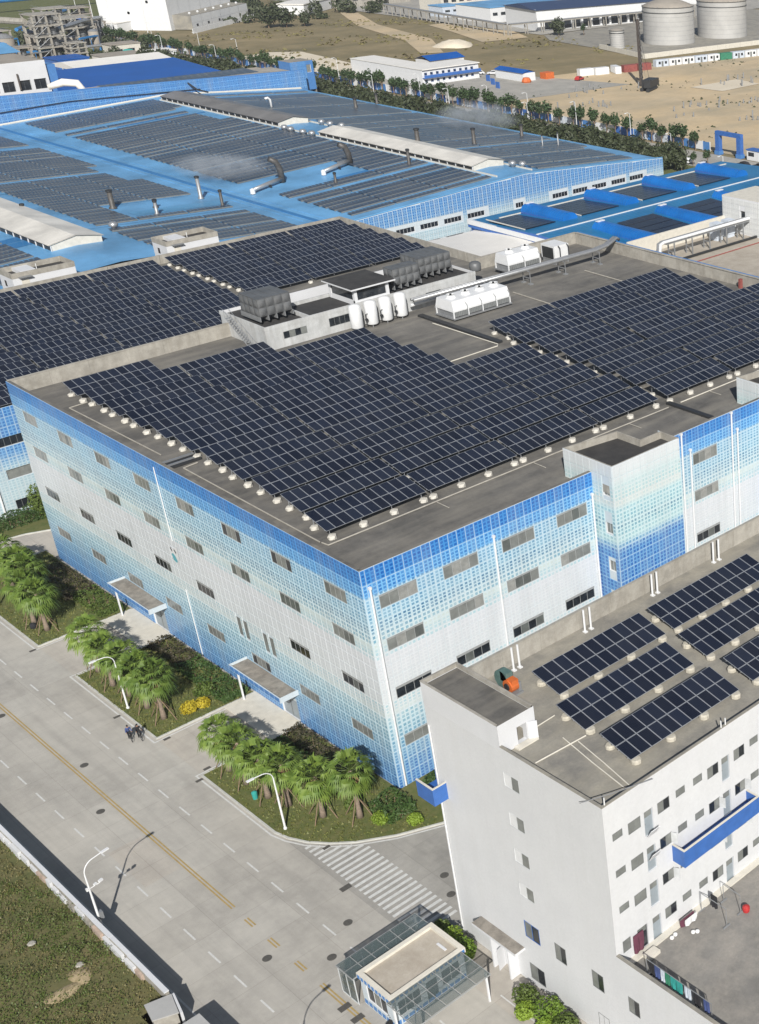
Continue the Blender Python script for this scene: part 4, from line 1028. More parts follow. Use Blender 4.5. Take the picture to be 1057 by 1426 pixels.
def cloth(x, y, z, w, h, m, label, ax='y', cat='garment', grp='washing hanging in the courtyard', name='garment'):
    mb = MB(); n_ = 5; r_ = random.Random(int(x*100+y*7)); P = []
    for s in (0, 1):
        for i in range(n_+1):
            for j in range(3):
                q = (i/n_-.5)*w*(1-.12*(j == 2)); d = .07*math.sin(i*2.2+j)*(j*.5)+(.03 if s else -.03); zz = z-h*j/2*(1+.05*math.sin(i*3.1))
                P.append((x+d, y+q, zz) if ax == 'y' else (x+q, y+d, zz))
    mb.v = P; k = (n_+1)*3
    for s in (0, 1):
        for i in range(n_):
            for j in range(2):
                a = s*k+i*3+j; mb.f.append((a, a+1, a+4, a+3)); mb.mi.append(0)
    edge = [(i, 0) for i in range(n_+1)]+[(n_, 1), (n_, 2)]+[(i, 2) for i in range(n_-1, -1, -1)]+[(0, 1)]
    for (i, j), (i2, j2) in zip(edge, edge[1:]+edge[:1]):
        mb.f.append((i*3+j, i2*3+j2, k+i2*3+j2, k+i*3+j)); mb.mi.append(0)
    single(mb, name, m, label, cat, grp)
L = [(-42.1, .5, 'black_cloth', 'black garment first from the wall on the parapet clothes rack'), (-42.6, .45, 'blue_cloth', 'blue jeans second from the wall on the parapet clothes rack'), (-43.15, .35, 'pale_cloth', 'pale shirt between the blue jeans and the lime top on the rack'), (-43.6, .4, 'green_paint', 'dark green top on the parapet clothes rack'), (-44.5, 1.1, 'teal_cloth', 'wide teal towel in the middle of the parapet clothes rack'), (-45.6, .55, 'pale_cloth', 'grey white shirt right of the teal towel on the rack'), (-46.5, .6, 'black_cloth', 'black jacket right of the grey white shirt on the rack'), (-47.4, .5, 'blue_cloth', 'dark blue trousers at the near end of the parapet rack')]
for y, w, m, lab in L: cloth(-6.62, y, ZC+1.62, w, 1.15, m, lab)
cloth(-5.55, YF-.16, ZC+2.05, .95, 1.7, 'maroon_cloth', 'maroon blanket hung at the courtyard door of the white building', 'x', 'blanket')
cloth(.9, -40.9, ZC+1.72, .6, 1.2, 'black_cloth', 'black coat hanging on the left bare clothes rack', 'y')
mb = MB(); mb.lathe([(.05, 0), (.26, .05), (.3, .3), (.28, .5), (.1, .6), (0, .62)], 10, (2.5, -42.65, ZC)); single(mb, 'red_bundle', 'red_paint', 'bright red bundle at the foot of the right clothes rack', 'bundle')
cloth(-1.2, -40.1, ZC+.75, 1.4, .7, 'maroon_cloth', 'maroon and white bedding draped low by the white wall', 'x', 'bedding'); cloth(-1.0, -40.32, ZC+.72, 1.2, .62, 'white_cloth', 'white sheet over the maroon bedding by the white wall', 'x', 'bedding')
for i, (x, y) in enumerate(((-3.0, -40.3), (-2.6, -40.25), (-1.6, -41.1), (-1.35, -41.3))): mb = MB(); mb.lathe([(.12, 0), (.17, .08), (.15, .2), (0, .27)], 8, (x, y, ZC)); single(mb, 'white_bag', 'white_cloth', '%s small white bundle from the door along the white wall' % ORD[i+1], 'bundle', 'white bundles on the courtyard floor')

# ================================================================== GATEHOUSE
gx0, gx1, gy0, gy1, gz = -17.1, -10.35, -24.35, -20.1, 3.2
G = thing('gatehouse', 'small gatehouse with cream flat roof and glass canopies on both sides', 'guardhouse', None, ((gx0+gx1)/2, (gy0+gy1)/2, 0))
fgl = Facade(G, (gx0+.1, gy1-.1, 0), -math.pi/2); fgf = Facade(G, (gx0+.1, gy0+.1, 0), 0); fgb = Facade(G, (gx1-.1, gy1-.1, 0), math.pi); fgr = Facade(G, (gx1-.1, gy0+.1, 0), math.pi/2)
hl = [(.7, .8, 2.6, 1.5)]; hf = [(.5, .8, 2.0, 1.5), (3.0, .05, 1.0, 2.2), (4.4, .8, 1.7, 1.5)]
fgl.wall(0, gy1-gy0-.2, 0, 2.75, hl, .15, 'wall', ('facade_wall', 'white_paint')); fgf.wall(0, gx1-gx0-.2, 0, 2.75, hf, .15, 'wall', ('facade_wall', 'white_paint')); fgb.wall(0, gx1-gx0-.2, 0, 2.75, [(1, .8, 4, 1.5)], .15, 'wall', ('facade_wall',)); fgr.wall(0, gy1-gy0-.2, 0, 2.75, [], .1, 'wall', ('facade_wall',))
fgl.window(*hl[0], 3, -.1, ['dark_glass', 'curtain', 'dark_glass'], 'white_metal'); fgf.window(*hf[0], 3, -.1, 'dark_glass', 'white_metal'); fgf.window(*hf[2], 2, -.1, 'dark_glass', 'white_metal'); fgb.window(1, .8, 4, 1.5, 4, -.1, 'dark_glass', 'white_metal')
mb = MB(); fgf.quad(mb, 3.0, 4.0, .05, 2.25, -.1); mb.build('door', 'dark_glass', G)
for f, n_, w_ in ((fgl, 7, gy1-gy0-.2), (fgf, 11, gx1-gx0-.2)):
    for i in range(n_):
        q = MB(); a = w_*i/n_; b = w_*(i+1)/n_; f.quad(q, a+.06, b-.06, .1, .55, .012); q.build('wall_tile', 'facade_blue', G)
mb = MB(); mb.box(gx0, gy0, 2.72, gx1, gy1, 2.95, 0); mb.build('roof', 'roof_sand', G)
mb = MB()
for a in ((gx0-.05, gy0-.05, gx1+.05, gy0+.33), (gx0-.05, gy1-.33, gx1+.05, gy1+.05), (gx0-.05, gy0+.335, gx0+.33, gy1-.335), (gx1-.33, gy0+.335, gx1+.05, gy1-.335)): mb.box(a[0], a[1], 2.7, a[2], a[3], gz)
mb.build('parapet', 'cream_paint', G)
for i in range(17):
    x = gx0+(gx1-gx0)*(i+.5)/17; q = MB(); q.box(x-.13, gy0-.085, 2.78, x+.13, gy0-.052, 3.1); q.build('fascia_tile', 'facade_blue', G)
for i in range(9):
    y = gy0+(gy1-gy0)*(i+.5)/9; q = MB(); q.box(gx0-.085, y-.15, 2.78, gx0-.052, y+.15, 3.1); q.build('fascia_tile', 'facade_blue', G)
mb = MB(); mb.obox((-11.3, -22.7, 2.98), (.1, 0, 0), (0, .55, .0), (0, 0, .03)); mb.build('roof_hatch', 'white_paint', G)
def glass_canopy(x0, y0, x1, y1, z, nx, ny, posts, label_):
    mb = MB(); c = None
    for i in range(nx+1): x = x0+(x1-x0)*i/nx; mb.box(x-.025, y0, z-.1, x+.025, y1, z)
    for j in range(ny+1): y = y0+(y1-y0)*j/ny; mb.box(x0-.04, y-.025, z-.105, x1+.025, y+.025, z-.004)
    c = mb.build('canopy_frame', 'frame_mid', G)
    for i in range(nx):
        for j in range(ny):
            a, b = x0+(x1-x0)*i/nx, x0+(x1-x0)*(i+1)/nx; p, q_ = y0+(y1-y0)*j/ny, y0+(y1-y0)*(j+1)/ny
            q = MB(); q.box(a+.05, p+.05, z+.004, b-.05, q_-.05, z+.022); q.build('glass_pane', 'clear_glass', c)
    for x, y in posts: q = MB(); q.box(x-.07, y-.07, 0, x+.07, y+.07, z-.105); q.build('post', 'white_metal', G)
glass_canopy(-17.5, -20.0, -10.3, -17.75, 2.75, 6, 2, [(-17.35, -17.85), (-10.45, -17.85)], '')
glass_canopy(-17.4, -28.1, -10.75, -24.45, 3.15, 5, 3, [(-17.2, -27.95), (-10.85, -27.6), (-17.2, -24.9)], '')
fgx = Facade(G, (-17.4, -17.8, 0), -math.pi/2)
mb = MB()
for i in range(3): mb.box(-17.45, -20.0+i*1.08-.03, 0, -17.38, -20.0+i*1.08+.03, 2.64)
mb.box(-17.45, -20, .0, -17.38, -17.8, .12); mb.build('glass_frame', 'frame_light', G)
for i in range(2): q = MB(); q.box(-17.43, -19.95+i*1.08, .13, -17.41, -18.97+i*1.08, 2.63); q.build('glass_pane', 'clear_glass', G)
for i in range(7):
    q = MB(); q.box(-17.3+i*1.0, -17.8, .05, -16.4+i*1.0, -17.78, 2.6); q.build('glass_pane', 'clear_glass', G) if i < 6 else None
mb = MB(); mb.path([(-15.8, -25.0, 0), (-15.8, -25.0, 1.0), (-15.2, -25.0, 1.0), (-15.2, -25, 0)], .04, 6)
single(mb, 'bicycle_stand', 'grey_metal', 'bent grey tube stand under the near glass canopy', 'stand')
t = thing('motor_scooter', 'dark motor scooter parked at the near left corner of the gatehouse', 'scooter', None, (-17.2, -23.9, 0), .4)
for x, nm in ((-.55, 'wheel'), (.55, 'wheel')):
    q = MB(); q.path([(x, -.06, .24), (x, .06, .24)], .24, 14); o = q.build(nm, 'rubber', None); o.parent = t
q = MB(); q.box(-.6, -.15, .3, .2, .15, .62); q.obox((.38, 0, .55), (.06, 0, .0), (0, .17, 0), (-.08, 0, .32)); q.box(.0, -.15, .22, .4, .15, .3); o = q.build('body', 'black_cloth', None); o.parent = t
q = MB(); q.box(-.62, -.14, .63, .12, .14, .74); o = q.build('seat', 'rubber', None); o.parent = t
q = MB(); q.tube((.3, -.32, .98), (.3, .32, .98), .025, n=6); q.tube((.5, 0, .3), (.3, 0, .98), .03, n=6); o = q.build('handlebar', 'dark_metal', None); o.parent = t

# ================================================================== STREET EDGE: WALL, LAMPS, LOT
Wt = thing('boundary_wall', 'long low boundary wall with white coping between the wild lot and the road', 'wall', None, (-26.75, 30, 0))
mb = MB(); mb.box(-26.95, -9.7, -.1, -26.7, 130, 2.2); mb.build('wall', 'wall_concrete', Wt)
y = -9.7
while y < 92:
    mb = MB(); mb.box(-27.02+random.uniform(-.03, .03), y, 2.22+random.uniform(0, .03), -26.68, y+2.96, 2.33); mb.build('coping', 'white_paint', Wt); y += 3
mb = MB(); mb.box(-27.0, 92.4, 2.22, -26.68, 130, 2.33); mb.build('coping', 'white_paint', Wt)
y = -6
while y < 100:
    L_ = random.uniform(.5, 1.9); mb = MB(); mb.box(-27.1-random.uniform(0, .14), y, 1.2, -26.955, y+L_, 1.95+random.uniform(-.35, .12)); mb.build('ledge', random.choice(['wall_concrete', 'rust_plaster', 'white_paint', 'white_paint']), Wt); y += L_+random.uniform(.1, .5)
t = thing('gate_pillar', 'grey capped square gate pillar at the end of the boundary wall', 'pillar', None, (-27.7, -10.6, 0), 0)
mb = MB(); mb.prism([(-28.4, -9.55), (-26.75, -10.05), (-27.25, -12.0), (-28.75, -11.3)], -.1, 2.0); mb.build('body', 'wall_concrete', t)
mb = MB(); mb.prism([(-28.5, -9.42), (-26.66, -9.95), (-27.2, -12.15), (-28.85, -11.38)], 2.0, 2.1); mb.build('cap', 'steel_tank', t)
mb = MB(); mb.prism([(-26.62, -9.9), (-26.45, -9.9), (-26.95, -12.2), (-27.14, -12.2)], -.1, 2.0); mb.build('side_wall', 'white_paint', t)
t = thing('gate_shelter', 'white framed shelter roof at the photo bottom beside the gate pillar', 'shelter', None, (-28, -16.0, 0))
mb = MB(); mb.box(-29.4, -18.5, 2.5, -26.45, -13.95, 2.62, 0); mb.build('roof', 'steel_tank', t)
mb = MB()
for x in (-29.2, -26.65):
    for yy in (-18.2, -14.15): mb.box(x-.06, yy-.06, 0, x+.06, yy+.06, 2.5)
mb.build('post', 'grey_metal', t)
def lamp(x, y, h, hd, label, cams=False, reach=1.75, style=0):
    t = thing('street_lamp', label, 'street lamp', 'white street lamps along the road', (x, y, 0))
    hv = Vector(hd).normalized()
    mb = MB(); mb.lathe([(.16, 0), (.16, .25), (.1, .3), (.09, h*.55)], 10, (x, y, .0)); mb.tube((x, y, h*.55), (x, y, h*.86), .08, .06, 10); mb.build('pole', 'white_metal', t)
    c = Vector((x, y, h*.86)); pts = [c]
    for i in range(1, 7):
        a = i/6*math.pi/2*.95; pts.append(c+Vector((0, 0, math.sin(a)*h*.14))+hv*(1-math.cos(a))*reach*.55)
    e = pts[-1]+hv*reach*.45+Vector((0, 0, .05)); pts.append(e)
    mb = MB(); mb.path(pts, .045, 8); mb.build('arm', 'white_metal', t)
    mb = MB(); n_ = Vector((-hv.y, hv.x, 0)); mb.obox(e+hv*.3, hv*.34, n_*.12, (0, 0, .05)); mb.build('lamp_head', 'white_metal', t)
    if cams:
        q = MB(); z = h*.66; q.tube((x, y, z), (x+hv.x*.9, y+hv.y*.9-.2, z+.15), .03, n=6); q.box(x-.25, y-.1, z-.1, x-.08, y+.1, z+.15); q.obox((x+hv.x*.95, y+hv.y*.95-.2, z+.3), (.16, .05, 0), (-.03, .09, 0), (0, 0, .09)); q.obox((x+hv.x*.5, y+hv.y*.5-.12, z+.22), (.12, .05, 0), (-.03, .07, 0), (0, 0, .07)); q.build('camera_arm', 'white_metal', t)
        q = MB(); q.box(x+.05, y-.2, 1.6, x+.35, y+.2, 2.3); q.build('control_box', 'grey_metal', t)
lamp(-12.5*.8+.0, 33.0, 6.75, (-1, 0, 0), 'white curved street lamp in the middle palm bed near the cyclists')
lamp(-9.95, 3.1, 6.8, (-1, 0, 0), 'white curved street lamp in the near palm bed by the zebra crossing')
lamp(-9.95, 65.0, 6.8, (-1, 0, 0), 'white lamp post in the far palm bed cut by the left photo edge')
lamp(-26.3, 2.85, 7.3, (1, .15, 0), 'white lamp post with cameras on its arm behind the boundary wall', True)
lamp(-26.35, -25.7, 7.3, (1, .15, 0), 'street lamp out of frame whose shadow falls at the bottom edge')
def lotshape(rng):
    while True:
        x, y = rng.uniform(-46, -27.0), rng.uniform(-24, 44)
        if y < -9.3 and x > -28.9: continue
        h = .35+.4*math.sin(x*.7+y*.31)*math.sin(y*.43-x*.2)+.3*math.sin(x*1.9+1)*math.sin(y*1.3)
        if math.hypot((x+31.0)/2.0, (y+1.9)/1.3) < .62+.35*math.sin(y*3+x*2): continue
        return x, y, max(.02, h)
rl = random.Random(21); A, Bm, Cm = MB(), MB(), MB()
def clump(x, y, h, s, c, rng, mb):
    for _ in range(c):
        p = Vector((min(-27.0, x+rng.gauss(0, s)), y+rng.gauss(0, s), 1.2+rng.random()**.7*h)); d = Vector((rng.gauss(0, .6), rng.gauss(0, .6), 1)).normalized(); u = d.cross(Vector((rng.gauss(0, 1), rng.gauss(0, 1), .1))).normalized(); l = rng.uniform(.025, .065)
        mb.face([p-u*l, p-d*l*.3+u*.0, p+u*l, p+d*l*2.3])
for i in range(19000):
    x, y, h = lotshape(rl); k = rl.random(); g = math.sin(x*.42+.6)*math.sin(y*.27+x*.2)+.45*math.sin(x*1.1+y*.7)
    if g < -.45 and rl.random() < .55: continue
    mb = A if (k < .3+.3*g) else Bm if k < .62-.3*g else Cm
    clump(x, y, .12+h*(.95 if mb is A else .4), .17, 6, rl, mb)
A.build('wild_shrubs', 'wild_leaf', kind='stuff'); Bm.build('wild_grass', 'straw', kind='stuff'); Cm.build('ground_cover', 'shrub_leaf', kind='stuff')
def mound(name, cx, cy, rx, ry, h, m, label, cat, z0=-.05, n=22):
    mb = MB(); rr = random.Random(int(cx*13+cy)); prof = [(1, 0), (.86, .32), (.62, .68), (.3, .95), (0, 1)]
    for k, (r, z) in enumerate(prof):
        for i in range(n): a = 2*math.pi*i/n; q = r*(1+.12*math.sin(3*a+k)+rr.uniform(-.06, .06)); mb.v.append((cx+rx*q*math.cos(a), cy+ry*q*math.sin(a), z0+h*z*(1+rr.uniform(-.1, .1))))
    for k in range(4):
        for i in range(n): j = (i+1) % n; mb.f.append((k*n+i, k*n+j, (k+1)*n+j, (k+1)*n+i)); mb.mi.append(0)
    return single(mb, name, m, label, cat, None, True)
mound('sand_heap', -31.5, -2.5, 1.6, .8, .16, 'lot_sand', 'left patch of bare pale sand in the wild lot', 'sand heap', 1.17); mound('sand_heap', -29.95, -1.7, .8, 1.2, .18, 'lot_sand', 'right patch of bare pale sand nearest the boundary wall', 'sand heap', 1.17)
for (x, y, l) in ((-29.5, -.7, 'pale stone lying just above the bare sand patch'), (-30.9, 4.6, 'grey blue scrap sheet in the middle of the wild lot'), (-34.7, 7.1, 'pale grey slab at the left photo edge of the lot')):
    mb = MB(); mb.lathe([(.26, 0), (.34, .08), (.24, .17), (0, .19)], 7, (x, y, 1.3)); single(mb, 'stone', 'wall_concrete', l, 'stone')
mb = MB(); mb.tube((-32.8, 18.0, 1.75), (-31.8, 19.1, 1.8), .05, n=6); single(mb, 'bamboo_stick', 'straw', 'pale stick lying on the wild grass near the left edge', 'stick')

# ================================================================== PALMS AND PLANTING
def fan(mb, hub, d, upv, r, rng, n=13, spread=2.5, droop=.35):
    s = d.cross(upv).normalized(); nrm = s.cross(d)
    for i in range(n):
        a = (i/(n-1)-.5)*spread; dd = (d*math.cos(a)+s*math.sin(a)).normalized(); l = r*(1-.22*abs(a)/1.2)*rng.uniform(.88, 1.08)
        w = s*math.cos(a)-d*math.sin(a); m_ = hub+dd*l*.55+nrm*.04; e = hub+dd*l+Vector((0, 0, -droop*l*rng.uniform(.5, 1.4))); b = l*.075
        mb.face([hub, m_-w*b-nrm*.03, e, m_+w*b+nrm*.03])
def palm(seed, h, cr, label, loc, nf=38):
    cr *= 1.06
    r_ = random.Random(seed); x, y = loc
    h += 1.25
    t = thing('palm_tree', label, 'palm tree', 'fan palms in the beds beside the factory', (x, y, .1))
    mb = MB(); lean = Vector((r_.uniform(-.03, .03), r_.uniform(-.03, .03), 1)); pts, rr = [], []
    for i in range(9): q = i/8; pts.append(Vector((x, y, .1))+lean*h*q); rr.append(.23-.08*q+(.03 if i % 2 else 0)+(.12 if i == 0 else 0))
    mb.path(pts, rr, 10); mb.build('trunk', 'trunk', t, True)
    top = Vector((x, y, .1))+lean*h; cw = MB(); pt = MB(); dead = MB()
    for i in range(nf):
        az = i*2.39996+r_.uniform(-.25, .25); el = R(82-118*(i/nf)**.85+r_.uniform(-8, 8))
        d = Vector((math.cos(az)*math.cos(el), math.sin(az)*math.cos(el), math.sin(el))); L_ = cr*r_.uniform(.5, .62); hub = top+Vector((0, 0, .1))+d*L_+Vector((0, 0, -.10*L_*L_))
        pt.path([top+Vector((0, 0, r_.uniform(-.2, .15))), top+d*L_*.5+Vector((0, 0, .03)), hub], .018, 3, 0, False)
        dd = (d+Vector((0, 0, -.35))).normalized(); upv = Vector((0, 0, 1)) if abs(dd.z) < .9 else Vector((math.cos(az), math.sin(az), 0))
        fan(cw, hub, dd, upv, cr*r_.uniform(.46, .56), r_, droop=.3+.25*(i/nf))
    for i in range(56):
        az = r_.uniform(0, 6.28); el = R(r_.uniform(-80, -50)); d = Vector((math.cos(az)*math.cos(el), math.sin(az)*math.cos(el), math.sin(el)))
        fan(dead, top+Vector((0, 0, -1.1*r_.random()))+d*.25, d, Vector((0, 0, 1)), r_.uniform(.8, 1.15), r_, 7, 1.1, .15)
    c = cw.build('crown', 'palm_leaf', t); pt.build('petiole', 'shrub_leaf', c); dead.build('dead_fronds', 'dead_leaf', t)
    for i in range(4):
        a = i*math.pi/2+.5; q = MB(); q.tube((x+math.cos(a)*1.45, y+math.sin(a)*1.45, .08), (x+math.cos(a)*.2, y+math.sin(a)*.2, 2.3), .05, n=5); q.build('prop', 'wood', t)
    return t
N3 = ['nearest the zebra crossing', 'second from the zebra crossing', 'third from the zebra crossing', 'fourth from the zebra crossing', 'fifth from the zebra crossing', 'at the far corner by the driveway']
for i, (x, y, h, c) in enumerate(((-4.7, -.7, 4.0, 2.35), (-6.8, 2.0, 3.4, 2.3), (-7.95, 5.9, 3.5, 2.2), (-8.5, 8.5, 3.3, 2.3), (-8.7, 12., 3.5, 2.2), (-8.7, 15.2, 3.2, 2.1))): palm(40+i, h, c, 'propped fan palm in the near bed, '+N3[i], (x, y))
N2 = ['nearest the yellow shrub', 'second from the yellow shrub', 'third from the yellow shrub', 'fourth from the yellow shrub', 'at the far driveway corner']
for i, (x, y, h, c) in enumerate(((-8.5, 28.4, 3.8, 2.3), (-8.65, 31.6, 3.5, 2.2), (-8.75, 35.2, 3.4, 2.2), (-9.0, 38.4, 3.3, 2.1), (-8.7, 42.4, 3.6, 2.2))): palm(60+i, h, c, 'propped fan palm in the middle bed, '+N2[i], (x, y))
N1 = ['nearest its driveway corner', 'second from its driveway corner', 'third from its driveway corner', 'fourth from its driveway corner', 'fifth from its driveway corner']
for i, (x, y, h, c) in enumerate(((-8.5, 55.4, 3.5, 2.4), (-8.8, 58., 3.7, 2.3), (-6.8, 62.2, 3.5, 2.4), (-6.7, 64.6, 3.7, 2.3), (-6.7, 69.2, 3.6, 2.3))): palm(80+i, h, c, 'propped fan palm in the far left bed, '+N1[i], (x, y))
def shrub(cx, cy, rx, ry, rz, m, label, n=700, leaf=.14, name='shrub', cat='shrub', grp=None, z0=.1, seed=0):
    t = thing(name, label, cat, grp, (cx, cy, z0)); r_ = random.Random(seed+int(cx*91+cy*17)); mb = leafblob(ellipsoid(rx, ry, rz, (cx, cy, z0+rz*.85), .3, .14, seed+int(cx*7)), n, leaf, r_); mb.build('foliage', m, t)
    q = MB(); q.tube((cx, cy, z0), (cx, cy, z0+rz*.9), .07, .03, 6)
    for k in range(4): a = k*1.6; q.tube((cx, cy, z0+rz*.3), (cx+rx*.5*math.cos(a), cy+ry*.5*math.sin(a), z0+rz*1.0), .035, .015, 5)
    q.build('stem', 'wood', t); return t
def hedge(x0, y0, x1, y1, h, m, label, dens=90, leaf=.13, name='hedge'):
    t = thing(name, label, 'hedge', None, ((x0+x1)/2, (y0+y1)/2, .1)); r_ = random.Random(int(x0*31+y0*7)); A_ = (x1-x0)*(y1-y0)
    mb = leafblob(boxvol(x0, y0, .1, x1, y1, .1+h), int(dens*A_), leaf, r_); mb.build('foliage', m, t); q = MB()
    for i in range(max(2, int(A_/1.2))): x, y = r_.uniform(x0, x1), r_.uniform(y0, y1); q.tube((x, y, .1), (x+.1, y+.1, .1+h*.9), .03, n=4)
    q.build('stem', 'wood', t)
hedge(-3.6, -4.0, -.9, -.5, 1.1, 'hedge_leaf', 'dark clipped hedge at the foot of the near building corner', 100, .14)
hedge(-2.6, 3.0, -.7, 16.2, .9, 'shaded_red_leaf', 'dark reddish hedge in shade along the wall of the near bed', 85)
hedge(-5.2, 4.2, -2.8, 15.8, .55, 'hedge_leaf', 'low dark hedge behind the palms of the near bed', 85)
hedge(-3.4, 26.0, -.7, 36.0, .8, 'hedge_leaf', 'green clipped hedge along the wall right of middle bed', 90)
hedge(-3.0, 36.2, -.7, 42.9, .8, 'shaded_red_leaf', 'dark reddish hedge against the wall of the middle bed', 85)
hedge(-3.6, 53.2, -.9, 60.0, .9, 'shrub_leaf', 'bright green hedge beside the far entrance step', 90)
hedge(-4.2, 60.3, -.9, 70.4, .8, 'shaded_red_leaf', 'reddish hedge along the far end of the long wall', 85)
hedge(-8, 84.6, 5.6, 87.6, 1.3, 'hedge_leaf', 'dark rounded hedge in front of the rear factory wing', 90, .16)
shrub(-6.2, 27.5, .9, .9, .55, 'yellow_leaf', 'round bright yellow shrub at the corner of the middle bed', 900, .11)
shrub(-4.9, 27.3, .75, .75, .5, 'yellow_leaf', 'smaller yellow shrub touching the bright yellow one', 700, .11)
shrub(-3.6, 29.2, 1.0, 1.0, .7, 'shrub_leaf', 'green ball shrub behind the yellow shrubs', 800)
shrub(-3.9, -2.8, .75, .75, .55, 'lime_leaf', 'lime green ball shrub beside the nearest palm', 800, .1)
shrub(-2.0, -5.4, .7, .7, .55, 'lime_leaf', 'lime ball shrub by the white building in the near bed', 800, .1)
shrub(-4.4, .9, .8, .8, .6, 'shrub_leaf', 'green ball shrub between palm and hedge at the building corner', 700)
shrub(1.6, -3.2, 1.0, 1.0, 1.3, 'hedge_leaf', 'dark shrub under the right wall beside the blue balcony', 900)
shrub(-3.4, 73.4, 1.0, 1.0, 1.2, 'hedge_leaf', 'dark ball topped tree on the kerb end of the far bed', 800)
shrub(-4.6, 70.6, 1.3, 1.3, 1.2, 'shrub_leaf', 'bushy green shrub beside the ball topped tree', 900)
shrub(3.9, 85.6, 1.3, 1.2, 2.4, 'shrub_leaf', 'tall green bush against the rear wing wall', 1300, .17)
shrub(-8.9, -18.9, .8, .7, .8, 'shrub_leaf', 'round green shrub behind the gatehouse nearest the crossing', 900, .12)
shrub(-9.2, -20.6, 1.0, .9, .9, 'lime_leaf', 'lime green shrub between gatehouse and white building', 1000, .12)
shrub(-9.3, -22.4, 1.0, 1.1, 1.0, 'lime_dark', 'large glossy green shrub between gatehouse and entrance hood', 1300, .12)
shrub(-10.0, -21.2, .4, .4, .6, 'shaded_red_leaf', 'small reddish shrub at the gatehouse corner', 350, .1)
for i, (x, y, r, m) in enumerate(((-9.1, -30.0, 1.0, 'shrub_leaf'), (-10.0, -30.9, .9, 'lime_leaf'), (-9.0, -32.6, 1.2, 'lime_dark'), (-10.1, -33.2, .8, 'lime_leaf'), (-9.0, -34.6, 1.0, 'shrub_leaf'))):
    shrub(x, y, r, r, r*.75, m, ['green shrub at the far end of the row under the white wall', 'yellowish ball shrub left end of the row under the white wall', 'big green shrub in the middle of the row under the white wall', 'yellowish ball shrub in front of the big green one', 'green shrub at the photo bottom under the white wall'][i], 1000, .12)
rg = random.Random(5); gb = MB()
for k, p in lawns.items():
    xs = [q[0] for q in p]; ys = [q[1] for q in p]
    cnt = 0
    while cnt < 3800:
        x, y = rg.uniform(-10.6, -.3), rg.uniform(min(ys), min(max(ys), 80)); ins = False; j = len(p)-1
        for i in range(len(p)):
            if (p[i][1] > y) != (p[j][1] > y) and x < (p[j][0]-p[i][0])*(y-p[i][1])/(p[j][1]-p[i][1])+p[i][0]: ins = not ins
            j = i
        cnt += 1
        if not ins: continue
        a = rg.uniform(0, 6.28); b = rg.uniform(.05, .13); hh = rg.uniform(.08, .22)
        gb.face([(x-math.cos(a)*b, y-math.sin(a)*b, .1), (x+math.cos(a)*b, y+math.sin(a)*b, .1), (x+rg.uniform(-.1, .1), y+rg.uniform(-.1, .1), .1+hh)])
gb.build('lawn_grass', 'grass_blade', kind='stuff')
mb = MB(); mb.lathe([(.22, 0), (.26, .6), (.26, .75), (.1, .85), (0, .86)], 10, (-9.4, 9.2, .1)); single(mb, 'litter_bin', 'teal_cloth', 'small teal bin on the grass between the near palms', 'bin')
mb = MB(); mb.lathe([(.3, 0), (.36, .3), (.25, .6), (0, .7)], 9, (-9.3, 57.0, .1)); single(mb, 'dark_sack', 'black_cloth', 'dark sack with white patch on the grass of the far bed', 'sack')

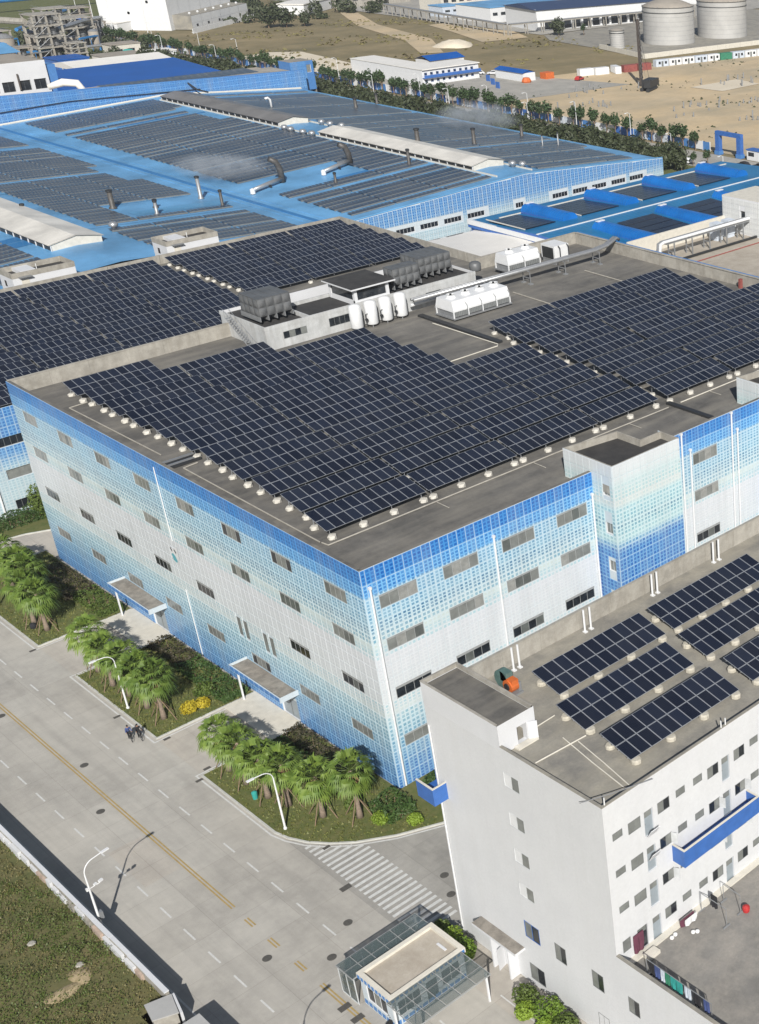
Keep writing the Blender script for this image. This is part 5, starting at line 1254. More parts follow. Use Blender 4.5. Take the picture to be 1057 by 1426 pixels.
# ------------------------------------------------------------------ cyclists
def tubechain(mb, chains, mi=0):
    for pts, rr in chains: mb.path(pts, rr, 8, mi)
def cyclist(x, y, az, shirt, trousers, lab_p, lab_b):
    b = thing('bicycle', lab_b, 'bicycle', 'bicycles on the road', (x, y, 0), az)
    for wx in (-.52, .52):
        q = MB(); 
        for k in range(20): pass
        q.path([(wx+.33*math.cos(a), 0, .34+.33*math.sin(a)) for a in [2*math.pi*i/18 for i in range(19)]], .022, 5, 0, False); o = q.build('wheel', 'rubber', None); o.parent = b
        s = MB()
        for i in range(8): a = i*math.pi/4; s.tube((wx, 0, .34), (wx+.32*math.cos(a), 0, .34+.32*math.sin(a)), .004, n=3)
        so_ = s.build('spokes', 'alu', None); so_.parent = o
    q = MB(); J = dict(bb=(-.05, 0, .3), st=(-.2, 0, .82), hd=(.36, 0, .8), fr=(.52, 0, .34), rr=(-.52, 0, .34))
    for a, c in (('bb', 'st'), ('bb', 'hd'), ('st', 'hd'), ('hd', 'fr'), ('bb', 'rr'), ('st', 'rr')): q.tube(J[a], J[c], .02, n=6)
    o = q.build('frame', 'dark_metal', None); o.parent = b
    q = MB(); q.tube((.36, 0, .8), (.33, 0, 1.02), .018, n=6); q.tube((.33, -.27, 1.02), (.33, .27, 1.02), .016, n=6); o = q.build('handlebar', 'dark_metal', None); o.parent = b
    q = MB(); q.box(-.34, -.08, .84, -.1, .08, .91); o = q.build('saddle', 'rubber', None); o.parent = b
    # rider: one continuous skinned body
    V = [(-.2, 0, .95), (-.13, 0, 1.12), (-.05, 0, 1.3), (.0, 0, 1.42), (.05, 0, 1.53), (.08, 0, 1.63), (.1, 0, 1.74)]
    rad = [.15, .14, .16, .14, .055, .1, .085]
    E_ = [(0, 1), (1, 2), (2, 3), (3, 4), (4, 5), (5, 6)]
    for s, ky, kz in ((-1, .72, .0), (1, .62, .1)):
        k = len(V); V += [(-.02, s*.19, 1.4), (.12, s*.25, 1.2), (.28, s*.25, 1.05), (.33, s*.25, 1.04)]; rad += [.07, .05, .04, .045]; E_ += [(3, k), (k, k+1), (k+1, k+2), (k+2, k+3)]
        k = len(V); V += [(-.12, s*.1, .9), (.2, s*.12, .78 if s < 0 else .66), (.02, s*.11, .42 if s < 0 else .3), (.0, s*.11, .27 if s < 0 else .15), (.16, s*.12, .24 if s < 0 else .12)]; rad += [.1, .075, .05, .045, .045]; E_ += [(0, k), (k, k+1), (k+1, k+2), (k+2, k+3), (k+3, k+4)]
    me = bpy.data.meshes.new('body'); me.from_pydata(V, E_, []); tmp = bpy.data.objects.new('body', me); COL.objects.link(tmp)
    md = tmp.modifiers.new('s', 'SKIN'); 
    for i, v in enumerate(me.skin_vertices[0].data): v.radius = (rad[i], rad[i]); v.use_root = i == 0
    tmp.modifiers.new('u', 'SUBSURF').levels = 1
    dg = bpy.context.evaluated_depsgraph_get(); m2 = bpy.data.meshes.new_from_object(tmp.evaluated_get(dg)); bpy.data.objects.remove(tmp)
    for m_ in ('skin', shirt, trousers, 'black_cloth'): m2.materials.append(MATS[m_])
    for p in m2.polygons:
        c = p.center; p.use_smooth = True
        p.material_index = 3 if (c.z > 1.69 or (c.z > 1.6 and c.x < .05)) else 0 if c.z > 1.5 or (c.z > .9 and c.x > .27) else 1 if c.z > 1.0 else 2 if c.z > .3 else 3
    p = thing('person', lab_p, 'person', 'people cycling on the road', (x, y, 0), az); o = bpy.data.objects.new('body', m2); COL.objects.link(o); o.parent = p
    q = MB(); q.lathe([(.0, -.12), (.06, -.1), (.085, -.02), (.09, .05), (.07, .11), (0, .135)], 12, (.09, 0, 1.72)); o = q.build('hair', 'black_cloth', None, True); o.parent = p
cyclist(-12.35, 27.55, R(-100), 'blue_cloth', 'black_cloth', 'person in a dark blue top cycling on the left of the pair', 'bicycle ridden by the person in the dark blue top')
cyclist(-11.65, 27.0, R(-97), 'black_cloth', 'black_cloth', 'person in dark clothes cycling on the right nearest the kerb', 'bicycle ridden by the person in dark clothes')
# ================================================================== REAR WING WITH SOLAR ROOF
B2 = thing('rear_wing', 'lower rear factory wing whose roof is covered with solar tables', 'building', None, (38, 115, 0))
H2, Z2 = 14.8, 13.4
f2 = Facade(B2, (-12, 88.7, 0), 0)
h2 = [(u, z, 3.0 if z < 9 else 5.6, h) for u in (14.05, 20.8, 27.5, 7.3) for z, h in ((.75, 1.3), (5.07, 1.35), (9.6, 1.25))]
f2.wall(0, 99, 0, H2, h2, .2, 'wall', ('facade_wall', 'white_paint'))
for h in h2: f2.window(*h, 4 if h[2] < 4 else 7, -.17, 'curtain' if 4 < h[1] < 7 else 'dark_glass', 'frame_grey')
f2.tiles(span(6, 40, 35), [0, .75, 2.05, 3.6, 5.07, 6.42, 8, 9.6, 10.85, 12.2, 13.5, H2], h2, 'shed_tile')
mb = MB(); mb.tube((12.4-12, 88.5, .1), (12.4-12, 88.5, 6.2), .12, n=8); mb.build('rain_pipe', 'white_metal', B2)
mb = MB(); mb.box(-12, 88.8, Z2-.3, 86.8, 142.5, Z2); mb.build('roof_slab', 'roof_felt', B2)
mb = MB(); mb.box(-12, 142.4, 0, 87, 142.6, Z2); mb.box(86.9, 88.75, 0, 87.05, 142.4, Z2); mb.box(-12.1, 88.75, 0, -12, 142.4, Z2); mb.build('wall', 'facade_wall', B2)
for i in range(11):
    a, b = -12+98.9*i/11*1., -12+98.9*(i+1)/11; mb = MB(); mb.box(a+.03, 142.2+random.uniform(-.03, .03), Z2, b-.03, 142.5, H2+.15); mb.build('parapet_panel', 'wall_concrete', B2)
for i in range(8):
    a, b = 89+53*i/8, 89+53*(i+1)/8; mb = MB(); mb.box(86.6+random.uniform(-.03, .03), a+.03, Z2, 86.9, b-.03, H2+.15); mb.build('parapet_panel', 'wall_concrete', B2)
mb = MB(); mb.path([(-12, 89.9, Z2+.15), (20, 89.9, Z2+.15)], .1, 6); mb.build('conduit', 'cream_paint', B2)
rows2 = [91.2+5.08*k for k in range(10)]
for k, y in enumerate(rows2):
    if k == 0: tabs = []
    tl = [(2.3, 11), (13.95, 11), (25.6, 11), (37.25, 11)]
    tr = [(50.6, 11), (62.25, 11), (73.9, 11)]
    if k < 5: tl = tl[:3]+[(37.25, 11)]
    ents = tl+tr
    for j, (x, nc) in enumerate(ents):
        if k < 4 and j > 3: continue
        lab = 'rear wing solar table, %s row from the far parapet, %s from the left' % (ORD[10-k], ORD[j+1])
        x_ = x+(0.35 if k > 4 else 0)
        solar_table(x_, y, Z2, nc, 1.03, 1.74, .75, .8, lab, 'solar tables on the rear wing', 'ends' if j in (0, 4) else 'none')
def lift(x0, x1, y, lab):
    t = thing('lift_house', lab, 'roof house', 'white lift houses on the rear wing', ((x0+x1)/2, y+3, Z2)); z = 16.75
    fa = Facade(t, (x0, y, 0), 0); fa.wall(0, x1-x0, Z2, z, [], .1, 'wall', ('white_paint',)); fb = Facade(t, (x0, y+5.2, 0), -math.pi/2); fb.wall(0, 5.2, Z2-6, z, [(1.6, 14.2, .8, 1)], .2, 'wall', ('white_paint', 'roof_dark'))
    mb = MB(); mb.box(x0+.1, y+5.1, 0, x1, y+5.2, z); mb.box(x1-.1, y+.1, 0, x1, y+5.1, z); mb.build('wall', 'white_paint', t)
    mb = MB(); mb.box(x0+.15, y+.15, z-.9, x1-.15, y+5.05, z-.8); mb.build('roof', 'roof_dark', t)
    mb = MB(); mb.box(x0+2.0, y+1.5, z-.79, x0+4.4, y+5.0, z-.2); mb.build('hatch_house', 'white_paint', t)
    mb = MB()
    for q in ((x0-.03, y-.03, x1+.03, y+.2), (x0-.03, y+5, x1+.03, y+5.23), (x0-.03, y+.205, x0+.2, y+4.995), (x1-.2, y+.205, x1+.03, y+4.995)): mb.box(q[0], q[1], z-.8, q[2], q[3], z+.06)
    mb.build('coping', 'wall_concrete', t)
    mb = MB(); mb.box(x0+.9, y-.75, z-.75, x0+2.9, y-.003, z-.62); mb.build('door_canopy', 'grey_metal', t); mb = MB(); mb.box(x0+1.3, y-.03, Z2, x0+2.5, y-.004, Z2+2.1); mb.build('door', 'cream_paint', t)
    mb = MB(); mb.tube((x0+4.2, y+.4, z-.4), (x0+4.2, y+.4, z+.9), .06, n=6); mb.build('vent_pipe', 'white_metal', t)
lift(52.9, 62.5, 143.0, 'white lift house with open roof well at the middle of the far parapet'); lift(27.2, 37.2, 143.0, 'white lift house with open roof well at the left of the far parapet')

# ================================================================== LARGE BLUE SHED
B3 = thing('blue_shed', 'huge blue roofed shed with long strips of panels and tall flues', 'factory shed', None, (90, 235, 0))
YS, YN = 151., 317.
prof = [(-20, 9.3), (5, 10.6), (48, 12.9), (91, 10.55), (139.5, 12.9), (182.5, 9.6)]
def rz3(x):
    for (a, za), (b, zb) in zip(prof, prof[1:]):
        if a <= x <= b: return za+(zb-za)*(x-a)/(b-a)
    return 9.6
f3 = Facade(B3, (0, YS, 0), 0)
h3 = [(u, 6.05, 4.6, 1.15) for u in (92.2, 98.3, 104.2, 110.2, 116.3, 122.5, 146.6, 152.8, 158.8, 165.0, 171.0)]+[(135.8, 5.9, 2.3, 1.2)]+[(u, 2.0, 4.6, 1.4) for u in (104.2, 110.2, 116.3, 122.5)]
f3.wall(60, 182.5, 0, 8.6, h3, .2, 'wall', ('facade_wall', 'white_paint'))
for h in h3: f3.window(*h, 5 if h[2] > 3 else 3, -.17, 'dark_glass', 'frame_light', fw=.09)
mb = MB()
for (a, za), (b, zb) in zip(prof, prof[1:]):
    if b > 60: a2 = max(a, 60); mb.face([(a2, YS, 8.6), (b, YS, 8.6), (b, YS, zb+.25), (a2, YS, rz3(a2)+.25)])
mb.build('gable_wall', 'facade_wall', B3)
tx = span(60, 182.5, 106); tp = MB()
for a, b in zip(tx, tx[1:]):
    z0 = 0
    while True:
        z1 = min(z0+1.15, min(rz3(a), rz3(b))+.2)
        if z1-z0 < .2: break
        if not any(h[0] < b and h[0]+h[2] > a and h[1] < z1 and h[1]+h[3] > z0 for h in h3):
            tp.face([f3.P(a+.05, z0+.04, .07), f3.P(b-.05, z0+.04, .07), f3.P(b-.05, z1-.02, .07), f3.P(a+.05, z1-.02, .07)], 0, [(0, 0), (2, 0), (2, 2), (0, 2)])
            tp.face([f3.P(a+.05, z1-.02, .07), f3.P(b-.05, z1-.02, .07), f3.P(b-.05, z1-.02, 0), f3.P(a+.05, z1-.02, 0)], 0, [(0, 0)]*4)
        z0 = z1
tp.build('facade_panel', 'shed_tile', B3, kind='stuff')
mb = MB(); mb.box(182.3, YS+.05, 0, 182.5, YN, 9.5); mb.build('wall', 'facade_blue', B3)
for (a, za), (b, zb) in zip(prof, prof[1:]):
    mb = MB(); mb.face([(a, YS+.1, za), (b, YS+.1, zb), (b, YN, zb), (a, YN, za)]); mb.build('roof_slope', 'pale_blue_roof', B3)
    if b-a < 30: continue
    # coloured sheet bays, brighter new sheets among faded ones
    rr = random.Random(int(a))
    for k in range(9):
        y = rr.uniform(YS+5, YN-8); x0_, x1_ = a+rr.uniform(1, 25), b-rr.uniform(1, 20)
        if x1_-x0_ < 5: continue
        q = MB(); w = rr.uniform(1.2, 4.5); zf = lambda x: rz3(x)+.05
        q.face([(x0_, y, zf(x0_)), (x1_, y, zf(x1_)), (x1_, y+w, zf(x1_)), (x0_, y+w, zf(x0_))]); q.build('roof_sheet', rr.choice(['blue_roof', 'pale_blue_roof', 'rib_blue']), B3)
for x in (5, 91):
    q = MB(); q.box(x-.5, YS+.2, rz3(x)+.02, x+.5, YN, rz3(x)+.14, 0); q.build('valley_gutter', 'blue_roof', B3)
    for dx in (-2.1, 2.1): q = MB(); q.box(x+dx-.12, YS+.2, rz3(x+dx), x+dx+.12, YN, rz3(x+dx)+.12); q.build('gutter_edge', 'pale_blue_roof', B3)
q = MB()
for dx in (-5, 5): q.box(139.5+dx-.12, YS+4, rz3(139.5+dx), 139.5+dx+.12, YN-6, rz3(139.5+dx)+.35)
q.build('walkway_rail', 'cream_paint', B3)
q = MB(); P = [(x, YN-.5, z+.12) for x, z in prof if x > 4]; q.path(P, .35, 5); q.build('flashing', 'cream_paint', B3)
for y in (YS+.15,):
    q = MB(); P = [(x, y, z+.35) for x, z in prof if x > 59]; P = [(60, y, rz3(60)+.35)]+P; q.path(P, .16, 5); q.build('eaves_trim', 'pale_blue_roof', B3)
# panel strips lying on each slope
def slope_array(xa, xb, label, seed, skip=0.05, ya=YS+4.5, yb=YN-7):
    rr = random.Random(seed); t = thing('roof_array', label, 'solar array', 'solar strips on the blue shed', ((xa+xb)/2, (ya+yb)/2, rz3((xa+xb)/2)))
    y = ya; n = 0; wd = 1.75; e0 = e1 = 0
    while y < yb:
        if n % 7 == 0: e0, e1 = 0, rr.choice([0, 0, 0, 0, 0, 0, 3])
        if rr.random() > skip:
            cuts = [xa]+[xa+(xb-xa)*c for c in (.3, .66)]+[xb]
            for a, b in zip(cuts, cuts[1:]):
                if n > 298: continue
                if 184 < y < 199 and b > 75 and a < 118 and a != 8: continue
                a_, b_ = a+.15+(e0 if a == xa else 0), b-.15-(e1 if b == xb else 0)
                q = MB(); w = wd; g = 12; zf = lambda x: rz3(x)+.32
                for i in range(g):
                    p, r_ = a_+(b_-a_)*i/g, a_+(b_-a_)*(i+1)/g-.1; 
                    q.face([(p, y, zf(p)), (r_, y, zf(r_)), (r_, y+w, zf(r_)+.1), (p, y+w, zf(p)+.1)], 0)
                q.face([(a_, y, zf(a_)), (b_, y, zf(b_)), (b_, y, zf(b_)-.28), (a_, y, zf(a_)-.28)], 1)
                q.build('solar_strip', ['blue_strip_cell', 'frame_grey'], t); n += 1
        y += wd+rr.choice([.7, .65, .7, .8, 1.0, .65, 1.9]); wd = rr.choice([1.75, 1.75, 1.75, 2.6])
slope_array(97, 133.5, 'long dark panel strips on the slope between valley gutter and monitor ridge', 1)
slope_array(146.5, 179.5, 'long dark panel strips on the right hand slope facing the tree row', 2, .08)
slope_array(57, 85.5, 'long dark panel strips on the left slope above the valley gutter', 3)
slope_array(8, 40, 'dark panel strips left of the white ridge monitor at the photo edge', 4)
def monitor(x, w, y0, y1, m, label):
    t = thing('ridge_monitor', label, 'roof vent', 'ridge monitors on the blue shed', (x, (y0+y1)/2, rz3(x))); z = rz3(x); e = z+.95; r = z+1.9
    q = MB(); a = x-w/2; b = x+w/2
    q.face([(a-.4, y0, e), (x, y0, r), (x, y1, r), (a-.4, y1, e)]); q.face([(x, y0, r), (b+.4, y0, e), (b+.4, y1, e), (x, y1, r)]); q.face([(a-.4, y0, e-.1), (a-.4, y1, e-.1), (x, y1, r-.1), (x, y0, r-.1)]); q.face([(x, y0, r-.1), (x, y1, r-.1), (b+.4, y1, e-.1), (b+.4, y0, e-.1)]); q.build('roof', m, t)
    q = MB(); 
    for yy in (y0+.2, y1-.2): q.face([(a, yy, z-.6), (b, yy, z-.6), (b, yy, e), (x, yy, r-.15), (a, yy, e)])
    q.build('gable', 'cream_paint', t)
    q = MB(); q.box(a, y0+.2, z-.6, a+.06, y1-.2, e-.25); q.box(b-.06, y0+.2, z-.6, b, y1-.2, e-.25); q.build('opening', 'dark_metal', t)
    n = int((y1-y0)/3.2)
    for i in range(n+1): yy = y0+.3+(y1-y0-.6)*i/n; q = MB(); q.box(a-.12, yy-.12, z-.6, a-.003, yy+.12, e-.1); q.build('post', 'white_metal', t)
monitor(139.3, 8.6, 247, 311, 'rib_grey', 'long grey ridge monitor on the far half of the blue shed roof'); monitor(139.3, 8.8, 164, 228, 'rib_white', 'long white ridge monitor on the near half of the blue shed roof'); monitor(48, 9.2, 168, 250, 'rib_white', 'white ridge monitor cut by the left photo edge')
def flue(x, y, h, label, r=.45, kind=0, m='flue_steel'):
    z = rz3(x); t = thing('flue', label, 'flue', 'flues on the blue shed', (x, y, z))
    if kind == 0:
        q = MB(); q.lathe([(r*1.5, 0), (r*1.5, .2), (r, .5), (r*.9, h-.5)], 10, (x, y, z)); q.build('stack', m, t, True)
        q = MB(); q.lathe([(r*.9, h-.5), (r*1.25, h-.45), (r*1.25, h-.1), (r*.6, h), (0, h+.02)], 10, (x, y, z)); q.build('cap', 'dark_metal', t)
    else:
        q = MB(); q.path([(x+.8, y, z), (x+.6, y, z+h*.55), (x, y+.1, z+h*.85), (x-1.4, y+.2, z+h)], [.66, .7, .66, .6], 10); q.build('stack', m, t, True)
        q = MB(); q.path([(x+.7, y, z+.9), (x-3.2, y-1.6, z+.8), (x-8.2, y-3.5, z+.5)], [.55, .5, .42], 10); q.build('duct', 'pipe_metal', t, True)
        q = MB(); q.lathe([(.55, -.3), (.55, .7), (0, .95)], 10, (x-8.6, y-3.7, z)); q.build('elbow', 'white_metal', t)
        q = MB(); 
        for dx in (-3.5, -6.5): q.box(x+dx-.1, y-2.6, z, x+dx+.1, y-1.6, z+.6)
        q.build('support', 'dark_metal', t)
FD = [(84.8, 193.6, 5, 'grey flue standing on the valley gutter left of the elbow duct', .42), (84.1, 183.1, 3.7, 'slim flue with dark cap right below the valley gutter', .32), (73.6, 190.8, 1.9, 'short capped flue left of the slim flue', .4), (66.9, 195.3, 4.0, 'broad dark flue on the left slope above the lift house', .55), (70.6, 184., 3.1, 'pale flue with dark cap nearest the right lift house', .36), (52.6, 202.9, 1.8, 'short dark flue beside the left white monitor', .4), (129.9, 181.9, 3.8, 'dark flue in front of the white monitor', .38), (144.6, 199.2, 4.3, 'dark flue rising behind the white monitor', .6), (157.3, 193.5, 4.2, 'square looking flue on the right slope', .5), (175.9, 197.8, 3.5, 'smoking dark flue near the right eaves', .45), (169.8, 181.9, 3.2, 'left of two slim flues near the right eaves', .18), (173.7, 180.4, 3.7, 'right of two slim flues near the right eaves', .2), (170.8, 267.4, 3.1, 'broad dark flue on the far right slope', .5), (181.9, 273.6, 3.2, 'dark flue at the far right eaves by the trees', .4), (110.3, 181.8, 2.6, 'slim flue below the second elbow duct', .3)]
for x, y, h, lab, r in FD: flue(x, y, h, lab, r, 0, 'grey_metal' if x in (84.8, 70.6, 169.8, 173.7) else 'flue_steel')
flue(103.2, 193.3, 5.6, 'tall bent flue with long lying duct in the middle of the shed roof', .9, 1); flue(121.5, 194.5, 5.0, 'bent flue with lying duct beside the white monitor', .9, 1)
q = MB(); q.path([(150, 277, 11.8), (149.9, 277, 14.6), (149.3, 277, 15.2), (148.4, 277, 15.0)], .32, 8); single(q, 'bent_pipe', 'white_metal', 'white bent vent pipe on the far right slope', 'pipe', None, True)
for i, (x, y) in enumerate(((133.2, 241.5), (133., 238.2), (133.1, 232.5), (133.4, 228.8), (143.9, 241.3), (144., 237.4), (144.8, 233.2), (143.6, 160.8), (145, 158.9), (58.5, 176.5))):
    z = rz3(x); q = MB(); q.lathe([(.5, 0), (.5, .5), (.85, .7), (.9, 1.1), (.6, 1.5), (0, 1.6)], 12, (x, y, z)); single(q, 'turbine_vent', 'pipe_metal', ['first', 'second', 'third', 'fourth', 'fifth', 'sixth', 'seventh'][i]+' small round vent from the far end between the two ridge monitors' if i < 7 else ['left small round vent at the near end of the white monitor', 'right small round vent at the near end of the white monitor', 'small round vent at the near end of the left white monitor'][i-7], 'roof vent', 'turbine vents on the blue shed', True)
# tall tiled end wall at the back of the shed
TW = thing('tiled_wall', 'tall blue tiled wall closing the far end of the blue shed', 'wall', None, (120, 317.5, 0))
ft = Facade(TW, (20, YN+.3, 0), 0)
mb = MB(); mb.face([(20, YN+.3, 8), (185.3, YN+.3, 8), (185.3, YN+.3, 15.1), (20, YN+.3, 20.6)]); mb.face([(185.3, YN+.3, 8), (185.3, YN+.9, 8), (185.3, YN+.9, 15.1), (185.3, YN+.3, 15.1)]); mb.face([(20, YN+.3, 20.6), (185.3, YN+.3, 15.1), (185.3, YN+.9, 15.1), (20, YN+.9, 20.6)]); mb.face([(185.3, YN+.9, 8), (20, YN+.9, 8), (20, YN+.9, 20.6), (185.3, YN+.9, 15.1)]); mb.build('wall', 'facade_blue', TW)
tp = MB(); xs = span(60, 185.2, 84)
for a, b in zip(xs, xs[1:]):
    top = 20.6-(b-20)*5.5/165.3-.1; z0 = 9.4
    while z0 < top-.4:
        z1 = min(z0+1.5, top); tp.face([(a+.08, YN+.22, z0+.06), (b-.08, YN+.22, z0+.06), (b-.08, YN+.22, z1), (a+.08, YN+.22, z1)], 0, [(0, 0), (2, 0), (2, 2), (0, 2)]); z0 = z1
tp.build('wall_tile', 'shed_tile', TW, kind='stuff')
mb = MB(); mb.path([(60, YN-.2, 12.6), (112, YN-.1, 14.6), (150, YN-.1, 13.4)], .12, 5); mb.build('cable_duct', 'dark_metal', TW)
for x in (146.5,): q = MB(); q.path([(x, YN-.2, 15.6), (x+1.5, YN-2.5, 13.6), (x+3, YN-5.5, 13.1)], .25, 6); single(q, 'slanting_duct', 'dark_metal', 'dark duct slanting from the tiled wall to the grey monitor', 'pipe')
# ================================================================== BUILDINGS BEHIND THE SHED
t = thing('blue_hall', 'long hall with bright blue roof and panel strip behind the tiled wall', 'building', None, (150, 355, 0))
mb = MB(); mb.box(96, 318.5, 0, 183, 334, 14.6); mb.build('front_bay', 'wall_concrete', t)
for i in range(20): a, b = 128+2.35*i, 128+2.35*(i+1)-.12; q = MB(); q.face([(a, 327, 14.75), (b, 327, 14.75), (b, 336, 15.0), (a, 336, 15.0)]); q.face([(a, 327, 14.75), (b, 327, 14.75), (b, 327, 14.6), (a, 327, 14.6)]); q.build('solar_strip', 'blue_strip_cell', t)
mb = MB(); mb.box(122, 334.1, 0, 182, 341, 14.0); mb.build('gutter_bay', 'roof_sand', t)
mb = MB(); mb.face([(121, 341, 14.2), (170, 341, 14.2), (170, 372, 15.6), (121, 372, 15.6)]); mb.face([(121, 341, 0), (170, 341, 0), (170, 341, 14.2), (121, 341, 14.2)]); mb.face([(121, 372, 15.6), (121, 372, 0), (121, 341, 0), (121, 341, 14.2)]); mb.face([(170, 341, 0), (170, 372, 0), (170, 372, 15.6), (170, 341, 14.2)]); mb.face([(170, 372, 0), (121, 372, 0), (121, 372, 15.6), (170, 372, 15.6)]); mb.build('blue_roof', 'bright_blue_roof', t)
t = thing('white_marquee', 'white low pitched membrane roof behind the bright blue roof', 'building', None, (156, 384, 0))
mb = MB(); P = [(139, 372.2, 14.8), (171, 372.2, 14.8), (171, 384, 16.2), (139, 384, 16.2), (171, 396, 14.6), (139, 396, 14.6)]
mb.face([P[0], P[1], P[2], P[3]]); mb.face([P[3], P[2], P[4], P[5]]); mb.face([(139, 372.2, 14.4), (139, 372.2, 14.8), P[3], P[5], (139, 396, 14.2)]); mb.face([P[1], (171, 372.2, 14.2), (171, 396, 14.2), P[4], P[2]]); mb.build('membrane', 'membrane', t)
mb = MB(); 
for x in (139.2, 155, 170.6):
    for y in (372.6, 384, 395.6): mb.box(x-.2, y-.2, 0, x+.2, y+.2, 14.3)
mb.build('post', 'white_metal', t)
t = thing('tile_cube', 'small blue tiled stair house at the right end of the tiled wall', 'building', None, (187, 326, 0))
fa = Facade(t, (183.2, 322, 0), 0); fa.wall(0, 8, 8, 17, [(5.6, 13.4, 1.5, 2.4)], .2, 'wall', ('facade_blue', 'white_paint')); fa.window(5.6, 13.4, 1.5, 2.4, 1, -.15, 'curtain', 'white_metal'); fa2 = Facade(t, (183.2, 329, 0), -math.pi/2); fa2.wall(0, 7, 8, 17, [], .2, 'wall', ('facade_blue',)); mb = MB(); mb.box(183.3, 322.1, 16.6, 191.2, 329, 17); mb.box(191, 322.1, 0, 191.2, 328.9, 16.5); mb.build('roof', 'roof_grey', t)
fa.tiles(span(0, 5.4, 4), span(8, 17, 6), [], 'shed_tile')
t = thing('left_annex', 'cream walled annex with dark bays at the upper left photo edge', 'building', None, (104, 352, 0))
fa = Facade(t, (80, 345, 0), 0); hb = [(u, 14.6, 3.4, 2.9) for u in (17.2, 21.6, 26., 30.4, 34.8)]; fa.wall(0, 39, 0, 22.6, hb, .6, 'wall', ('white_paint', 'white_paint'))
for h in hb: fa.window(*h, 2, -.5, 'dark_glass', 'frame_grey')
mb = MB(); mb.box(80, 345.1, 22.2, 119, 366, 22.5); mb.box(118.8, 345.1, 0, 119, 366, 22.2); mb.build('roof', 'tan_roof', t)
for x in (99, 103, 110.5): q = MB(); q.tube((x, 344.6, 15), (x, 344.6, 19.5), .25, n=6); q.build('vent_pipe', 'steel_brown', t)
mb = MB(); mb.box(114, 346, 0, 122, 352, 21); mb.build('blue_bay', 'facade_blue', t)
q = MB(); q.path([(114, 334, 16.5), (117.5, 332, 17.6), (120.5, 330, 17.2), (122, 328.5, 14.0)], [.8, 1.1, 1.1, .8], 8); single(q, 'wrapped_duct', 'membrane', 'bulging white wrapped duct at the left of the tiled wall', 'duct', None, True)
t = thing('annex_roof', 'pale blue monitor roof behind the cream annex at the photo edge', 'building', None, (105, 380, 0)); mb = MB(); mb.box(85, 372, 0, 122, 392, 22); mb.build('wall', 'cream_paint', t); mb = MB(); mb.face([(84, 371, 22.05), (123, 371, 22.05), (123, 382, 24), (84, 382, 24)]); mb.face([(84, 382, 24), (123, 382, 24), (123, 393, 22.05), (84, 393, 22.05)]); mb.build('roof', 'pale_blue_roof', t)

# ================================================================== RIGHT HAND BLUE ROOF AND FLAT ROOF
t = thing('blue_roof_hall', 'low hall with vivid blue roof, barrel vents and dark panel fields', 'factory shed', None, (146, 112, 0))
Zb = 9.6; zr4 = lambda y: Zb+.9-abs(y-115.6)*.045
mb = MB(); mb.box(113.8, 82, 0, 190, 138, 8.2); mb.build('wall', 'blue_paint', t)
for ya, yb in ((82, 115.6), (115.6, 138.4)): mb = MB(); mb.face([(113.4, ya, zr4(ya)), (190.4, ya, zr4(ya)), (190.4, yb, zr4(yb)), (113.4, yb, zr4(yb))]); mb.build('roof_slope', 'rib_blue_deep', t)
mb = MB(); mb.face([(113.4, 138.4, 8.2), (113.4, 82, 8.2), (113.4, 82, zr4(82)), (113.4, 115.6, zr4(115.6)), (113.4, 138.4, zr4(138.4))]); mb.build('verge', 'blue_paint', t)
mb = MB(); mb.box(113.2, 115.4, zr4(115.6)-.05, 190.4, 115.8, zr4(115.6)+.12); mb.box(113.25, 83, 8.9, 113.7, 138.4, 9.9); mb.build('ridge_cap', 'white_metal', t)
mb = MB(); mb.box(118.5, 134.2, zr4(134)+.02, 188, 134.5, zr4(134)+.2); mb.build('walkway', 'cream_paint', t)
for i, x in enumerate((126., 143.6, 161.2, 178.8)):
    for j, (ya, yb) in enumerate(((120.4, 134.0), (88, 111.5))):
        if j and i > 2: continue
        z = zr4((ya+yb)/2); q = MB(); r = 2.0; n = 12; b = 0
        for yy in (ya, yb):
            for k in range(n+1): a = math.pi*(k/n); q.v.append((x+r*math.cos(a), yy, z+.25+r*.75*math.sin(a)))
        for k in range(n): q.f.append((k, k+1, n+1+k+1, n+1+k)); q.mi.append(0)
        q.f.append(tuple(range(n+1))); q.mi.append(0); q.f.append(tuple(reversed(range(n+1, 2*n+2)))); q.mi.append(0)
        v = q.build('barrel_vent', 'vent_blue', t)
        q = MB(); q.box(x-r, ya, z-.2, x-r+.1, yb, z+.248); q.box(x+r-.1, ya, z-.2, x+r, yb, z+.248); q.build('vent_kerb', 'blue_paint', v)
        m_ = int((yb-ya)/1.5)
        for k in range(m_): yy = ya+(yb-ya)*(k+.5)/m_; q = MB(); q.box(x-.9, yy-.06, z+1.5, x+.5, yy+.06, z+1.72); q.build('brace', 'vent_blue', v)
        q = MB(); q.box(x-1.0, yb-.9, z+1.7, x+.9, yb-.1, z+1.86); q.build('hatch', 'white_metal', v)
